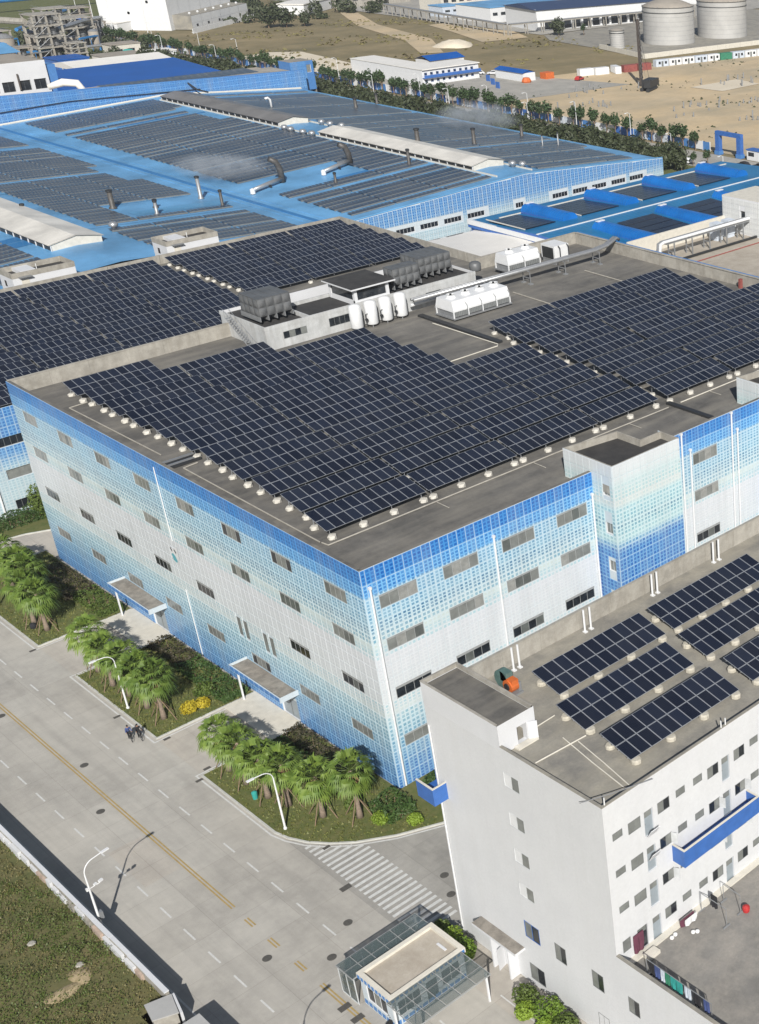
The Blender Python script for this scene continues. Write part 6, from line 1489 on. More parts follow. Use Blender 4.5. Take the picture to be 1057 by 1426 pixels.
for i, x in enumerate((117.2, 134.8, 152.4, 170.)):
    for j, (ya, yb) in enumerate(((120.8, 133.4), (92, 110.5))):
        xa, xb = x-(2.5 if i == 0 else 5.2), x+5.2
        if i == 0 and j: continue
        rows_ = 7 if j == 0 else 6
        for k in range(rows_):
            y = ya+(yb-ya)*k/rows_; y2 = y+(yb-ya)/rows_-(.12 if j == 0 else .35); q = MB(); z = lambda yy: zr4(yy)+.28
            for c in range(5): a, b = xa+(xb-xa)*c/5, xa+(xb-xa)*(c+1)/5-.06; q.face([(a, y, z(y)), (b, y, z(y)), (b, y2, z(y2)), (a, y2, z(y2))])
            q.face([(xa, y, z(y)-.2), (xb, y, z(y)-.2), (xb, y, z(y)), (xa, y, z(y))]); q.build('solar_strip', 'solar_cell', t)
        q = MB(); q.box(xa-.35, ya, zr4(ya)+.05, xa-.2, yb, zr4(ya)+.25); q.build('rail', 'cream_paint', t)
mb = MB(); mb.tube((186.4, 120.0, 9), (186.4, 120, 13.5), .12, n=6); mb.build('mast', 'white_metal', t)
# white membrane porch
t = thing('membrane_porch', 'white stretched membrane roof between the tiled shed and the main factory', 'canopy', None, (111, 125, 0))
mb = MB(); nx_, ny_ = 10, 10; V_ = {}
for i in range(nx_+1):
    for j in range(ny_+1):
        s, u = i/nx_, j/ny_; x = 98+s*21; y = 106+u*31; z = 8.0+1.6*math.sin(math.pi*u)*(.6+.4*math.cos(3*math.pi*s)*.2)-(.4*math.sin(math.pi*s)); V_[i, j] = len(mb.v); mb.v.append((x+(0 if 0 < s < 1 else .8*math.sin(u*9)*.2), y, z))
for i in range(nx_):
    for j in range(ny_): mb.f.append((V_[i, j], V_[i+1, j], V_[i+1, j+1], V_[i, j+1])); mb.mi.append(0)
mb.build('membrane', 'membrane', t, True)
mb = MB()
for x in (101, 110, 118.6):
    for y in (108.5, 121, 134.5): mb.box(x-.12, y-.12, 0, x+.12, y+.12, 7.1)
mb.build('post', 'white_metal', t)
# flat pale roof to the right of the main factory
t = thing('flat_roof_block', 'factory block with pale flat roof and white parapet right of the main roof', 'building', None, (115, 30, 0)); Z5 = 21.4
mb = MB(); mb.box(87.2, -2, 0, 150, 60.2, Z5); mb.build('body', 'wall_concrete', t)
mb = MB(); mb.box(87.25, -2, Z5+.004, 150, 60, Z5+.03); mb.build('roof_sheet', 'roof_sand', t)
for i in range(9): a, b = 87.3+7*i, 87.3+7*(i+1); q = MB(); q.box(a+.02, 60.0, Z5, b-.02, 60.3, 24.0); q.build('parapet_panel', 'cream_paint', t)
fb = Facade(t, (111.5, 60.35, 0), 0); 
t2 = thing('stair_block', 'white tiled stair block with one small window on the pale flat roof', 'roof house', None, (114, 50, Z5))
fc = Facade(t2, (109.6, 60.45, 0), -math.pi/2); hb = [(4.1, 23.9, 1.1, 1.5)]; fc.wall(0, 24, Z5, 27.45, hb, .3, 'wall', ('white_paint', 'white_paint')); fc.window(*hb[0], 1, -.25, 'dark_glass', 'frame_light')
fc.tiles(span(.05, 23.9, 24), span(Z5+.3, 27.2, 6), hb, 'white_tile')
mb = MB(); mb.box(109.65, 36.5, 27.2, 118, 60.4, 27.5); mb.build('roof', 'cream_paint', t2); mb = MB(); mb.box(109.7, 60.35, Z5, 118, 60.5, 27.19); mb.box(117.9, 36.6, Z5, 118, 60.34, 27.19); mb.box(109.7, 36.5, Z5, 117.8, 36.6, 27.19); mb.build('wall', 'white_paint', t2)
fb.tiles(span(.05, 21.9, 22), span(Z5+.3, 28.1, 7), hb, 'tower_tile') if False else None
t = thing('roof_pipe_rack', 'grey pipe run on legs crossing the pale flat roof', 'pipe', None, (108, 55, Z5))
for dy in (0, .5): q = MB(); q.path([(88.5, 54.2+dy, Z5+.2), (88.9, 54.2+dy, 24.3), (89.6, 54.2+dy, 24.5), (109.4, 54.2+dy, 24.5)], .25, 8); q.build('pipe', 'white_metal' if dy == 0 else 'pipe_metal', t)
q = MB(); q.box(90, 53.9, 24.1, 109.3, 55.0, 24.2); q.build('pipe_tray', 'grey_metal', t)
for x in (91.5, 95.5, 99.5, 103.5, 107.5):
    q = MB()
    for y in (53.8, 55.2): q.box(x-.08, y-.08, Z5+.03, x+.08, y+.08, 24.1)
    q.box(x-.08, 53.8, 22.6, x+.08, 55.2, 22.7); q.build('trestle', 'grey_metal', t)
for i, x in enumerate((103.6, 106.4)): q = MB(); q.box(x, 56.2, Z5+.6, x+1.7, 57.8, Z5+2.9); q.box(x+.1, 56.3, Z5+.03, x+1.6, 57.7, Z5+.6); single(q, 'roof_unit', 'pale_cloth', '%s pale blue unit beside the pipe run on the pale roof' % ['left', 'right'][i], 'air unit', 'pale blue units')
q = MB(); q.path([(90, 50.2, Z5+.12), (109.4, 50.2, Z5+.12)], .09, 6); single(q, 'dark_pipe', 'rust_red', 'thin dark red pipe lying along the pale flat roof', 'pipe')
q = MB(); q.path([(90, 52.6, Z5+.3), (109.4, 52.6, Z5+.3)], .22, 6); single(q, 'lying_pipe', 'dark_metal', 'dark lagged pipe lying under the grey pipe run', 'pipe')
for i, (x, y, l) in enumerate(((80.2, 70.6, 'left'), (85.6, 34.2, 'right'))): q = MB(); q.box(x, y, ZR, x+.5, y+.4, ZR+1.4); single(q, 'hydrant_box', 'rust_red' if i else 'grey_metal', 'small %s box against the right roof parapet' % ['grey', 'red'][i], 'box')
# ================================================================== BEYOND THE PLANT: FENCE, TREES, SITE
rb = random.Random(17)
# blue hoarding along the site
t = thing('site_hoarding', 'long site hoarding of blue and white panels along the access road', 'fence', None, (231.3, 330, 0))
y = 182.; k = 0
pm = {}
for m in ('blue_paint', 'white_metal', 'facade_blue', 'pale_cloth'):
    q = MB(); q.box(-.04, .05, .1, .04, 2.85, 2.5); pm[m] = q.mesh('fence_panel', [m])
pc = MB(); pc.box(-.1, -.08, -.2, .1, .08, 2.6); pcm = pc.mesh('fence_post', ['white_metal'])
while y < 560:
    m = rb.choice(['blue_paint', 'blue_paint', 'facade_blue', 'white_metal', 'facade_blue', 'pale_cloth'])
    if not (302 < y < 308) and k < 130:
        inst('fence_panel', pm[m], t, (231.3-231.3, y-330, -.1)); inst('fence_post', pcm, t, (0, y-330, 0))
    y += 2.95; k += 1
# trees: variants built once, then copied
def tree_variant(seed, h, r, m, trunk_h, name, label, cat, grp, n=420, leaf=.34):
    r_ = random.Random(seed); t = thing(name, label, cat, grp, (0, 0, -500)); WL[t.name] = Vector((0, 0, 0))
    mb = MB(); mb.path([(0, 0, -.2), (.05, .03, trunk_h*.6), (0, .06, trunk_h), (.05, 0, h*.8)], [.14, .11, .09, .03], 6)
    for k_ in range(4): a = k_*1.7; mb.tube((0, 0, trunk_h*.9), (r*.55*math.cos(a), r*.55*math.sin(a), h*.72), .05, .02, 5)
    mb.build('trunk', 'wood', t); mb = MB()
    for k_ in range(5):
        a = r_.uniform(0, 6.28); d = r*.42*r_.random(); leafblob(ellipsoid(r*r_.uniform(.5, .75), r*r_.uniform(.5, .75), (h-trunk_h)*r_.uniform(.28, .42), (d*math.cos(a), d*math.sin(a), trunk_h+(h-trunk_h)*r_.uniform(.35, .72)), .4, .25, seed*7+k_), n//5, leaf, r_, mb=mb)
    mb.build('crown', m, t); return t
def place(variants, pts, lab=None):
    for i, (x, y, s) in enumerate(pts):
        L_ = lab % ORD[i+1] if lab else None
        v = variants[i % len(variants)]
        if v.location.z < -400: v.location = (x, y, -.1); v.scale = (s, s, s); v.rotation_euler.z = rb.uniform(0, 6); v['label'] = L_ or v['label']
        else: dup(v, (x, y, -.1), rb.uniform(0, 6), L_, (s, s, s*rb.uniform(.9, 1.12)))
SL = 'small round topped street tree in the row along the blue hoarding'
street = [tree_variant(100+i, 4.6, 1.7, 'tree_leaf', 1.5, 'street_tree', SL, 'tree', 'street trees along the hoarding', 380, .3) for i in range(4)]
pts = []; y = 186.
while y < 560: pts.append((229.8+rb.uniform(-.5, .4), y+rb.uniform(-.8, .8), rb.uniform(1.15, 1.6))); y += rb.choice([4.2, 4.6, 5.2, 6.2])
place(street, pts, 'round topped street tree along the blue hoarding, %s from the arch gate')
BL = 'dense dark bush in the belt between the blue shed and the access road'
belt = [tree_variant(200+i, 4.2, 2.7, 'far_leaf', .5, 'belt_bush', BL, 'bush', 'bushes in the belt beside the shed', 620, .36) for i in range(5)]
pts = []
y = 172.
while y < 470:
    for x in (197.5, 203, 208.5): 
        if y > 330 and x < 200: continue
        pts.append((x+rb.uniform(-1.6, 1.6), y+rb.uniform(-1.8, 1.8), rb.uniform(1.25, 1.9)*(1 if x < 208 else .9)))
    y += 3.6
place(belt, pts[:290])
for x, y in ((199, 168.5), (202, 164), (216.5, 172.5), (214, 175)): pass
DT = [('dark bushy tree at the right end of the belt by the blue roof', 207.5, 170, 1.25), ('round green tree left of the pair by the gate road', 214.3, 172.2, .8), ('round green tree right of the pair by the gate road', 217.4, 169.6, .9), ('lone tree standing in front of the long warehouse', 376, 420, 1.9), ('dark tree beside the white storehouse, left one', 303, 548, 2.4), ('dark tree beside the white storehouse, middle one', 310, 544, 2.3), ('dark tree beside the white storehouse, right one', 318, 541, 1.7), ('small round bush by the warehouse turning area', 384, 411.5, 1.1)]
for lab, x, y, s in DT: r_ = dup(street[0] if 'round' in lab else belt[0], (x, y, -.1), rb.uniform(0, 6), lab, (s, s, s)); r_.name = 'round_tree' if 'tree' in lab else 'bush'; r_['group'] = 'single trees beyond the plant'; r_['category'] = 'tree' if 'tree' in lab else 'bush'
# tree mass at the far top
mb = MB(); rr = random.Random(4)
for i in range(60):
    x, y = rr.uniform(330, 480), rr.uniform(560, 700); h = rr.uniform(3, 7); leafblob(ellipsoid(rr.uniform(3, 6), rr.uniform(3, 6), h*.6, (x, y, h*.5), .4, .25, i), 130, 1.0, rr, mb=mb)
for i in range(26):
    x, y = rr.uniform(300, 345), rr.uniform(560, 640); h = rr.uniform(2, 5); leafblob(ellipsoid(4, 4, h*.6, (x, y, h*.5), .4, .25, i), 110, .9, rr, mb=mb)
for i in range(40):
    x, y = rr.uniform(196, 232), rr.uniform(478, 600); h = rr.uniform(2, 5); leafblob(ellipsoid(2.6, 3.2, h*.6, (x, y, h*.5), .4, .25, i), 110, .7, rr, mb=mb)
mb.build('far_trees', 'far_leaf', kind='stuff')
# scrub tufts over the dry field
mb = MB(); rr = random.Random(8)
for i in range(1500):
    x, y = rr.uniform(236, 372), rr.uniform(360, 560)
    if math.sin(x*.09+y*.05)+math.sin(y*.11) < .1: continue
    p = Vector((x, y, -.2)); l = rr.uniform(.5, 1.3)
    for q in range(3): a = rr.uniform(0, 6.28); mb.face([p+Vector((math.cos(a)*l, math.sin(a)*l, 0)), p+Vector((math.cos(a+2)*l, math.sin(a+2)*l, 0)), p+Vector((0, 0, l*.6)), ])
mb.build('scrub', 'straw', kind='stuff')
# street lamps and masts
def mast(x, y, h, lab, arm=(-1.6, 0), cat='street lamp', r=.13):
    t = thing('lamp_post', lab, cat, 'pale lamp posts beyond the shed', (x, y, -.2)); q = MB(); q.tube((x, y, -.2), (x, y, h), r, r*.55, 6)
    q.build('pole', 'white_metal', t)
    q = MB(); q.path([(x, y, h-.05), (x+arm[0]*.5, y+arm[1]*.5, h+.35), (x+arm[0], y+arm[1], h+.25)], .07, 5); q.build('arm', 'white_metal', t); q = MB(); q.box(x+arm[0]-.45, y+arm[1]-.15, h+.15, x+arm[0]+.25, y+arm[1]+.15, h+.32); q.build('lamp_head', 'white_metal', t)
LM = [(225.1, 209., 8.4), (223.8, 190.5, 5), (216.9, 163.1, 3.2), (227.5, 236.3, 8.4), (226.2, 258.5, 6), (229.4, 262, 8.2), (230.3, 284, 8.2), (226.2, 300, 6), (230.2, 322, 8.2), (226.5, 345, 6), (230., 372, 9), (226.5, 400, 6), (232.2, 447.2, 9.4), (226.8, 455, 7), (232.6, 478.7, 9.4), (227, 500, 7), (233, 520, 10)]
for i, (x, y, h) in enumerate(LM): mast(x, y, h, '%s pale lamp post along the access road counted from the blue gate' % ORD[i+1])
for i, (x, y, h) in enumerate(((234., 558.7, 16.7), (240, 590, 17), (250, 560, 14), (265., 666, 9))): mast(x, y, h, '%s tall white mast at the top left, counted from the right' % ORD[i+1], (0, 0), 'mast', .2)
t = thing('blue_water_tower', 'blue bowl topped pole tower among plant at the top left', 'tower', None, (233, 588, 0))
q = MB(); q.tube((233, 588, 0), (233, 588, 4.2), .35, n=8); q.build('column', 'blue_paint', t); q = MB(); q.lathe([(.4, 4), (2.6, 5.0), (2.9, 6.0), (2.2, 6.9), (0, 7.3)], 18, (233, 588, 0)); q.build('bowl', 'bright_blue_roof', t, True)
t = thing('blue_water_tower', 'second blue bowl tower beside the tall white storehouse', 'tower', None, (262, 618, 0))
q = MB(); q.tube((262, 618, 0), (262, 618, 4.8), .4, n=8); q.build('column', 'blue_paint', t); q = MB(); q.lathe([(.4, 4.5), (4.4, 6), (4.8, 8.5), (4, 10), (0, 10.8)], 18, (262, 618, 0)); q.build('bowl', 'bright_blue_roof', t, True)
# site gate
t = thing('site_gate', 'blue square arch gate at the entrance of the sandy site', 'gate', None, (230.2, 173, 0))
for y in (177.4, 169.0): q = MB(); q.box(229.5, y-.75, -.2, 230.9, y+.75, 5.4); q.build('pillar', 'blue_paint', t); q = MB(); q.box(229.3, y-.95, -.2, 231.1, y+.95, .9); q.build('plinth', 'facade_blue', t)
q = MB(); q.box(229.6, 168.2, 5.41, 230.8, 178.2, 6.5); q.build('beam', 'blue_paint', t)
t = thing('gate_booth', 'small white and blue booth beside the arch gate', 'booth', None, (231, 163, 0)); q = MB(); q.box(229.8, 161, -.2, 232.4, 166, 2.6); q.build('body', 'white_metal', t); q = MB(); q.box(229.6, 160.8, 2.6, 232.6, 166.2, 2.85); q.build('roof', 'blue_paint', t); q = MB(); q.box(229.76, 163.2, 1, 229.795, 165.4, 2.1); q.build('window', 'dark_glass', t)
def car(x, y, az, m, label, truck=False):
    t = thing('parked_car', label, 'car', 'vehicles beyond the plant', (x, y, -.15), az); q = MB(); L_, W_ = 2.15, .88
    prof_ = [(-L_, .35), (-L_, .85), (-1.75, .98), (-1.35, 1.5), (.35, 1.52), (1.0, 1.0), (L_-.1, .86), (L_, .4)]
    n = len(prof_); q.v = [(a, -W_*(1 if b < 1.2 else .84), b) for a, b in prof_]+[(a, W_*(1 if b < 1.2 else .84), b) for a, b in prof_]
    for i in range(n): j = (i+1) % n; q.f.append((i, j, n+j, n+i)); q.mi.append(0)
    q.f.append(tuple(reversed(range(n)))); q.f.append(tuple(range(n, 2*n))); q.mi += [0, 0]; o = q.build('body', m, None); o.parent = t
    for s in (-1, 1):
        q = MB(); q.face([(-1.5, s*.885, 1.02), (-1.25, s*.78, 1.42), (.3, s*.78, 1.44), (.85, s*.885, 1.02)]); o = q.build('side_window', 'dark_glass', None); o.parent = t
        for wx in (-1.35, 1.35): q = MB(); q.path([(wx, s*.72, .33), (wx, s*.92, .33)], .33, 12); o = q.build('wheel', 'rubber', None); o.parent = t
    q = MB(); q.face([(.38, -.7, 1.5), (.38, .7, 1.5), (1.0, .78, 1.03), (1.0, -.78, 1.03)]); o = q.build('windscreen', 'dark_glass', None); o.parent = t
car(222, 160.2, 1.5, 'black_cloth', 'black car parked on the road in front of the arch gate'); car(223.3, 155.2, 1.5, 'black_cloth', 'dark car at the right photo edge behind the black one'); car(215.5, 176.5, 1.4, 'white_paint', 'white car parked under the trees left of the gate')
car(278, 352, 2.6, 'white_paint', 'left white car parked beside the site office'); car(281.5, 348, 2.6, 'white_paint', 'right white car parked beside the site office'); car(283.5, 344, 2.6, 'black_cloth', 'dark car parked next to the white cars by the blue roofed cabin'); car(294, 311.5, .3, 'red_paint', 'red vehicle in front of the white containers')
# site office
t = thing('site_office', 'white two storey site office with blue railings and flat roof', 'building', None, (260, 365, 0))
fa = Facade(t, (247.5, 345, 0), 0); ho = [(1+2.6*i, .9, 1.2, 1.0) for i in range(9)]+[(1+2.6*i, 3.4, 1.2, 1.0) for i in range(9)]
fa.wall(0, 25.5, -.1, 5.4, ho, .15, 'wall', ('white_metal',)); 
for h in ho: fa.window(*h, 2, -.1, 'dark_glass', 'blue_paint', fw=.08)
fb = Facade(t, (247.5, 391, 0), -math.pi/2); fb.wall(0, 46, -.1, 5.4, [], .1, 'wall', ('white_metal',))
mb = MB(); mb.box(247.3, 344.2, 5.41, 273.2, 358, 5.7); mb.box(247.3, 358.01, 5.41, 258, 391, 5.65); mb.build('roof', 'membrane', t); mb = MB(); mb.box(247.6, 345.1, 0, 272.9, 357.9, 5.4); mb.build('core', 'white_metal', t)
mb = MB(); mb.box(247.5, 343.6, 2.5, 273, 344.99, 2.65); mb.box(247.5, 343.55, 2.66, 273, 343.63, 3.6); mb.build('gallery', 'blue_paint', t)
t = thing('blue_office_roof', 'dark blue roofed hut behind the site office', 'building', None, (280, 382, 0)); mb = MB(); mb.box(274, 377, -.2, 290, 387, 3); mb.build('wall', 'white_metal', t); mb = MB(); mb.face([(273.5, 376.5, 3), (290.5, 376.5, 3), (290.5, 382, 4.6), (273.5, 382, 4.6)]); mb.face([(273.5, 382, 4.6), (290.5, 382, 4.6), (290.5, 387.5, 3), (273.5, 387.5, 3)]); mb.build('roof', 'bright_blue_roof', t)
t = thing('site_cabin', 'small white cabin with blue pitched roof on the sandy site', 'cabin', None, (281, 332, 0)); mb = MB(); mb.box(277.6, 324.5, -.2, 283.5, 341, 2.9); mb.build('wall', 'white_metal', t); mb = MB(); mb.face([(277.2, 324, 2.9), (280.5, 324, 3.9), (280.5, 341.5, 3.9), (277.2, 341.5, 2.9)]); mb.face([(280.5, 324, 3.9), (283.9, 324, 2.9), (283.9, 341.5, 2.9), (280.5, 341.5, 3.9)]); mb.face([(277.6, 324.49, 2.9), (283.5, 324.49, 2.9), (280.5, 324.49, 3.85)]); mb.build('roof', 'bright_blue_roof', t)
for i, (y, l) in enumerate(((327, 'nearest the cabin'), (334, 'second from the cabin'), (341, 'beside the office'))): q = MB(); q.box(262+i*4, y-8+i, -.2, 262.4+i*4, y-6+i, 2.1); single(q, 'notice_board', 'blue_paint', 'blue upright notice board on the site yard, '+l, 'board')
def container(x, y, az, m, label, L_=6.05, cat='container', name='shipping_container', win=False):
    t = thing(name, label, cat, 'containers and cabins on the site', (x, y, -.15), az); q = MB(); q.box(-L_/2, -1.2, 0, L_/2, 1.2, 2.6); n = int(L_/.4)
    for i in range(n): xx = -L_/2+.2+i*.4; q.box(xx, -1.24, .15, xx+.18, -1.2, 2.45, 0, None, False); q.box(xx, 1.2, .15, xx+.18, 1.24, 2.45, 0, None, False)
    o = q.build('body', m, None); o.parent = t
    q = MB(); q.box(L_/2, -1.1, .1, L_/2+.05, -.03, 2.5); q.box(L_/2, .03, .1, L_/2+.05, 1.1, 2.5); o = q.build('door', m, None); o.parent = t
    if win:
        for xx in (-1.8, 1.2): q = MB(); q.box(xx, -1.27, 1.0, xx+1.0, -1.24, 2.0); o = q.build('window', 'dark_glass', None); o.parent = t
        q = MB(); q.box(-.4, -1.27, .1, .5, -1.24, 2.1); o = q.build('cabin_door', 'frame_grey', None); o.parent = t
az = math.atan2(-8.5, 45)
container(316, 315, az+1.35, 'white_metal', 'white container end on beside the dark red containers'); container(321.5, 313.3, az, 'rust_red', 'left dark red container behind the drilling rig'); container(328.2, 312.2, az, 'rust_red', 'right dark red container behind the drilling rig'); container(303.5, 318.8, az, 'white_metal', 'left white corrugated container by the red vehicle'); container(309.5, 316.5, az, 'white_metal', 'right white corrugated container by the red vehicle')
for i in range(12):
    x = 339.5+6.3*i; y = 314-(x-339.5)*.19
    if i == 5: container(x, y, az, 'green_paint', 'green panelled cabin among the white cabins in front of the tanks', 5.9, 'cabin', 'site_cabin', False)
    else: container(x, y, az, 'white_metal' if i % 3 else 'pale_cloth', '%s white site cabin from the dark red containers in front of the tanks' % ORD[i+1], 5.9, 'cabin', 'site_cabin', True)
# drilling rig
t = thing('drilling_rig', 'dark crawler drilling rig with tall mast on the sandy site', 'drilling rig', None, (296, 277, -.2))
for dy in (-1.6, 1.6):
    q = MB(); q.path([(291.5, 273+dy, .5), (299.5, 277+dy, .5)], .7, 8); q.build('track', 'dark_metal', t)
q = MB(); q.obox((296.6, 275.2, 2.4), (3.6, 1.8, 0), (-.9, 1.7, 0), (0, 0, 1.2)); q.obox((292.8, 272.5, 2.6), (.9, .4, 0), (-.6, 1.1, 0), (0, 0, 1.4)); q.build('body', 'dark_metal', t)
q = MB(); q.obox((293.0, 272.0, 3.0), (.6, .3, 0), (-.3, .6, 0), (0, 0, .5)); q.build('cab_window', 'dark_glass', t)
q = MB(); q.obox((299.6, 283.2, 11.8), (.55, .1, 0), (0, .5, 0), (0, 0, 11.6)); q.build('mast', 'steel_brown', t)
q = MB(); 
for i in range(12): z = 1+i*1.9; q.tube((299.05, 282.7, z), (300.15, 282.7, z+1.9), .1, n=4); q.tube((300.15, 282.65, z), (299.05, 282.65, z+1.9), .1, n=4)
q.build('mast_lattice', 'dark_metal', t)
q = MB(); q.tube((296.5, 275.5, 3.6), (299.5, 283, 20), .06, n=4); q.tube((295.5, 276.5, 3.6), (299.5, 283, 22), .06, n=4); q.path([(306.5, 293, 1.0), (301, 285, 1.6), (298.5, 280, 2.0)], [.35, .5, .5], 6); q.build('stay', 'dark_metal', t)
# pile heads on the sand
rr = random.Random(12); k = 0
for (cx, cy, sx, sy, n_) in ((252, 268, 10, 5, 9), (262, 262, 3, 3, 5), (280, 236, 6, 5, 9), (276, 208, 4, 4, 5), (300, 232, 18, 5, 9), (282, 286, 16, 8, 12), (330, 262, 14, 9, 12), (262, 230, 8, 6, 3)):
    for i in range(n_):
        x, y = cx+rr.gauss(0, sx*.6), cy+rr.gauss(0, sy*.6); h = rr.uniform(.6, 2.3); q = MB(); q.tube((x, y, -.2), (x+rr.uniform(-.1, .1), y, h), .25, n=7); q.box(x-.3, y-.3, -.2, x+.3, y+.3, -.05); single(q, 'pile_head', 'grey_metal', 'grey pile head standing out of the sandy site', 'pile', 'pile heads on the sandy site')
mound('gravel_heap', 322, 427, 9, 8, 2.6, 'pale_sand', 'pale gravel heap in the dry field beyond the site office', 'gravel heap', -.2)
q = MB(); q.lathe([(1.6, 0), (1.9, .6), (1.2, 1.8), (0, 2.0)], 9, (277.5, 322.5, -.2)); single(q, 'orange_tarp', 'orange_paint', 'orange tarpaulin heap at the corner of the blue roofed cabin', 'tarpaulin')
q = MB(); q.box(287, 322.5, -.2, 291, 326, 2.2); single(q, 'material_rack', 'orange_paint', 'orange timber stack right of the blue roofed cabin', 'timber stack')
# storage tanks
def tank(cx, cy, r, h, label):
    t = thing('storage_tank', label, 'storage tank', 'steel storage tanks', (cx, cy, -.1))
    for k in range(8):
        q = MB(); z0 = h*k/8; q.lathe([(r-.01*(k % 2)-.02, z0+.04), (r-.01*(k % 2), z0+h/8-.04)], 48, (cx, cy, -.1)); q.f = [f for f in q.f if len(f) == 4]; q.mi = [0]*len(q.f); q.build('shell_ring', 'steel_tank', t, True)
    q = MB(); q.lathe([(r-.06, 0), (r-.06, h)], 48, (cx, cy, -.1)); q.build('shell', 'grey_metal', t)
    q = MB(); q.lathe([(r+.12, h-.1), (r+.1, h+.1), (r*.6, h+r*.17), (r*.25, h+r*.26), (0, h+r*.28)], 48, (cx, cy, -.1)); q.build('roof', 'tan_roof', t, True)
    q = MB()
    for zz in (h-.02, h*.86): q.lathe([(r+.05, zz-.12), (r+.2, zz-.1), (r+.2, zz+.1), (r+.05, zz+.12)], 48, (cx, cy, -.1))
    q.build('ring_girder', 'dark_metal', t)
    n = 30; q = MB()
    for i in range(n): a = 2*math.pi*i/n; q.tube((cx+(r+.1)*math.cos(a), cy+(r+.1)*math.sin(a), h-.1), (cx+(r+.1)*math.cos(a), cy+(r+.1)*math.sin(a), h+1), .05, n=4)
    q.build('railing', 'grey_metal', t)
    for a0 in (3.55, 4.55):
        q = MB(); q.box(-.05, -.3, 0, .05, .3, h, 0); 
        for i in range(12): q.box(-.25, -.3, i*h/12, -.05, .3, i*h/12+.12)
        o = q.build('ladder', 'dark_metal', t); o.location = (r*1.01*math.cos(a0), r*1.01*math.sin(a0), 0); o.rotation_euler.z = a0+math.pi
tank(393.5, 364, 11.6, 15.6, 'left of the two big ribbed steel storage tanks'); tank(426, 361.5, 11.6, 15.8, 'right of the two big ribbed steel storage tanks'); tank(365, 367.5, 3.2, 7.4, 'small steel storage tank left of the two big ones')
t = thing('bund_wall', 'low pale bund wall around the steel storage tanks', 'wall', None, (400, 330, -.1))
for i in range(12): a, b = Vector((350, 334.5, 0)).lerp(Vector((430, 326.3, 0)), i/12), Vector((350, 334.5, 0)).lerp(Vector((430, 326.3, 0)), (i+1)/12); q = MB(); d = (b-a).normalized(); q.obox((a+b)/2+Vector((0, 0, .8)), (b-a)/2*.985, Vector((-d.y, d.x, 0))*.2, (0, 0, 1.0)); q.build('wall_panel', 'cream_paint', t)
for i in range(5): a, b = Vector((350, 334.8, 0)).lerp(Vector((358.5, 372, 0)), i/5), Vector((350, 334.8, 0)).lerp(Vector((358.5, 372, 0)), (i+1)/5); q = MB(); d = (b-a).normalized(); q.obox((a+b)/2+Vector((0, 0, .8)), (b-a)/2*.985, Vector((-d.y, d.x, 0))*.2, (0, 0, 1.0)); q.build('wall_panel', 'cream_paint', t)
# long warehouse and pipe rack
t = thing('warehouse', 'long white warehouse with dark blue roof behind the pipe rack', 'warehouse', None, (420, 445, 0))
fa = Facade(t, (380, 440, 0), math.atan2(-13, 80)); hw = [(4+5.4*i, .2, 4.4, 4.2) for i in range(14)]; fa.wall(0, 82, -.2, 9.3, hw, 1.0, 'wall', ('white_metal', 'white_metal'))
for h in hw: q = MB(); fa.quad(q, h[0], h[0]+h[2], h[1], h[1]+h[3], -.98); q.build('open_bay', 'dark_glass', t)
fb = Facade(t, (384.7, 469.6, 0), math.atan2(-13, 80)-math.pi/2); fb.wall(0, 30, -.2, 9.6, [], .1, 'wall', ('white_metal',))
mb = MB(); P = [fa.P(-1, 9.2, .8), fa.P(83, 9.2, .8), fa.P(83, 11.4, -15), fa.P(-1, 11.4, -15), fa.P(83, 9.2, -31), fa.P(-1, 9.2, -31)]; mb.face([P[0], P[1], P[2], P[3]]); mb.face([P[3], P[2], P[4], P[5]]); mb.face([P[0], P[3], P[5]]); mb.build('roof', 'roof_navy', t)
def rack_(name, pts, label, step=9.5):
    t = thing(name, label, 'pipe rack', 'elevated pipe racks', (pts[0][0], pts[0][1], 0))
    for (x0, y0), (x1, y1) in zip(pts, pts[1:]):
        a, b = Vector((x0, y0, 0)), Vector((x1, y1, 0)); d = (b-a).normalized(); n = Vector((-d.y, d.x, 0)); m = max(1, round((b-a).length/step))
        for i in range(m+1):
            p = a.lerp(b, i/m)
            for s in (-1, 1): q = MB(); q.box(p.x+n.x*s-.2, p.y+n.y*s-.2, -.2, p.x+n.x*s+.2, p.y+n.y*s+.2, 4.4); q.build('column', 'wall_concrete', t)
        q = MB()
        for s in (-1, 1): q.obox((a+b)/2+n*s+Vector((0, 0, 4.6)), (b-a)/2, n*.15, (0, 0, .18))
        q.build('beam', 'wall_concrete', t)
        for s in (-.7, -.2, .3, .75): q = MB(); q.path([a+n*s+Vector((0, 0, 5.0)), b+n*s+Vector((0, 0, 5.0))], .2, 6); q.build('pipe', 'pipe_metal', t)
rack_('pipe_bridge', [(374, 556), (363, 466), (359.8, 438.5)], 'elevated pipe rack running down from the top centre'); rack_('pipe_bridge', [(360.5, 436.5), (424, 430), (470, 424)], 'elevated pipe rack in front of the long warehouse')
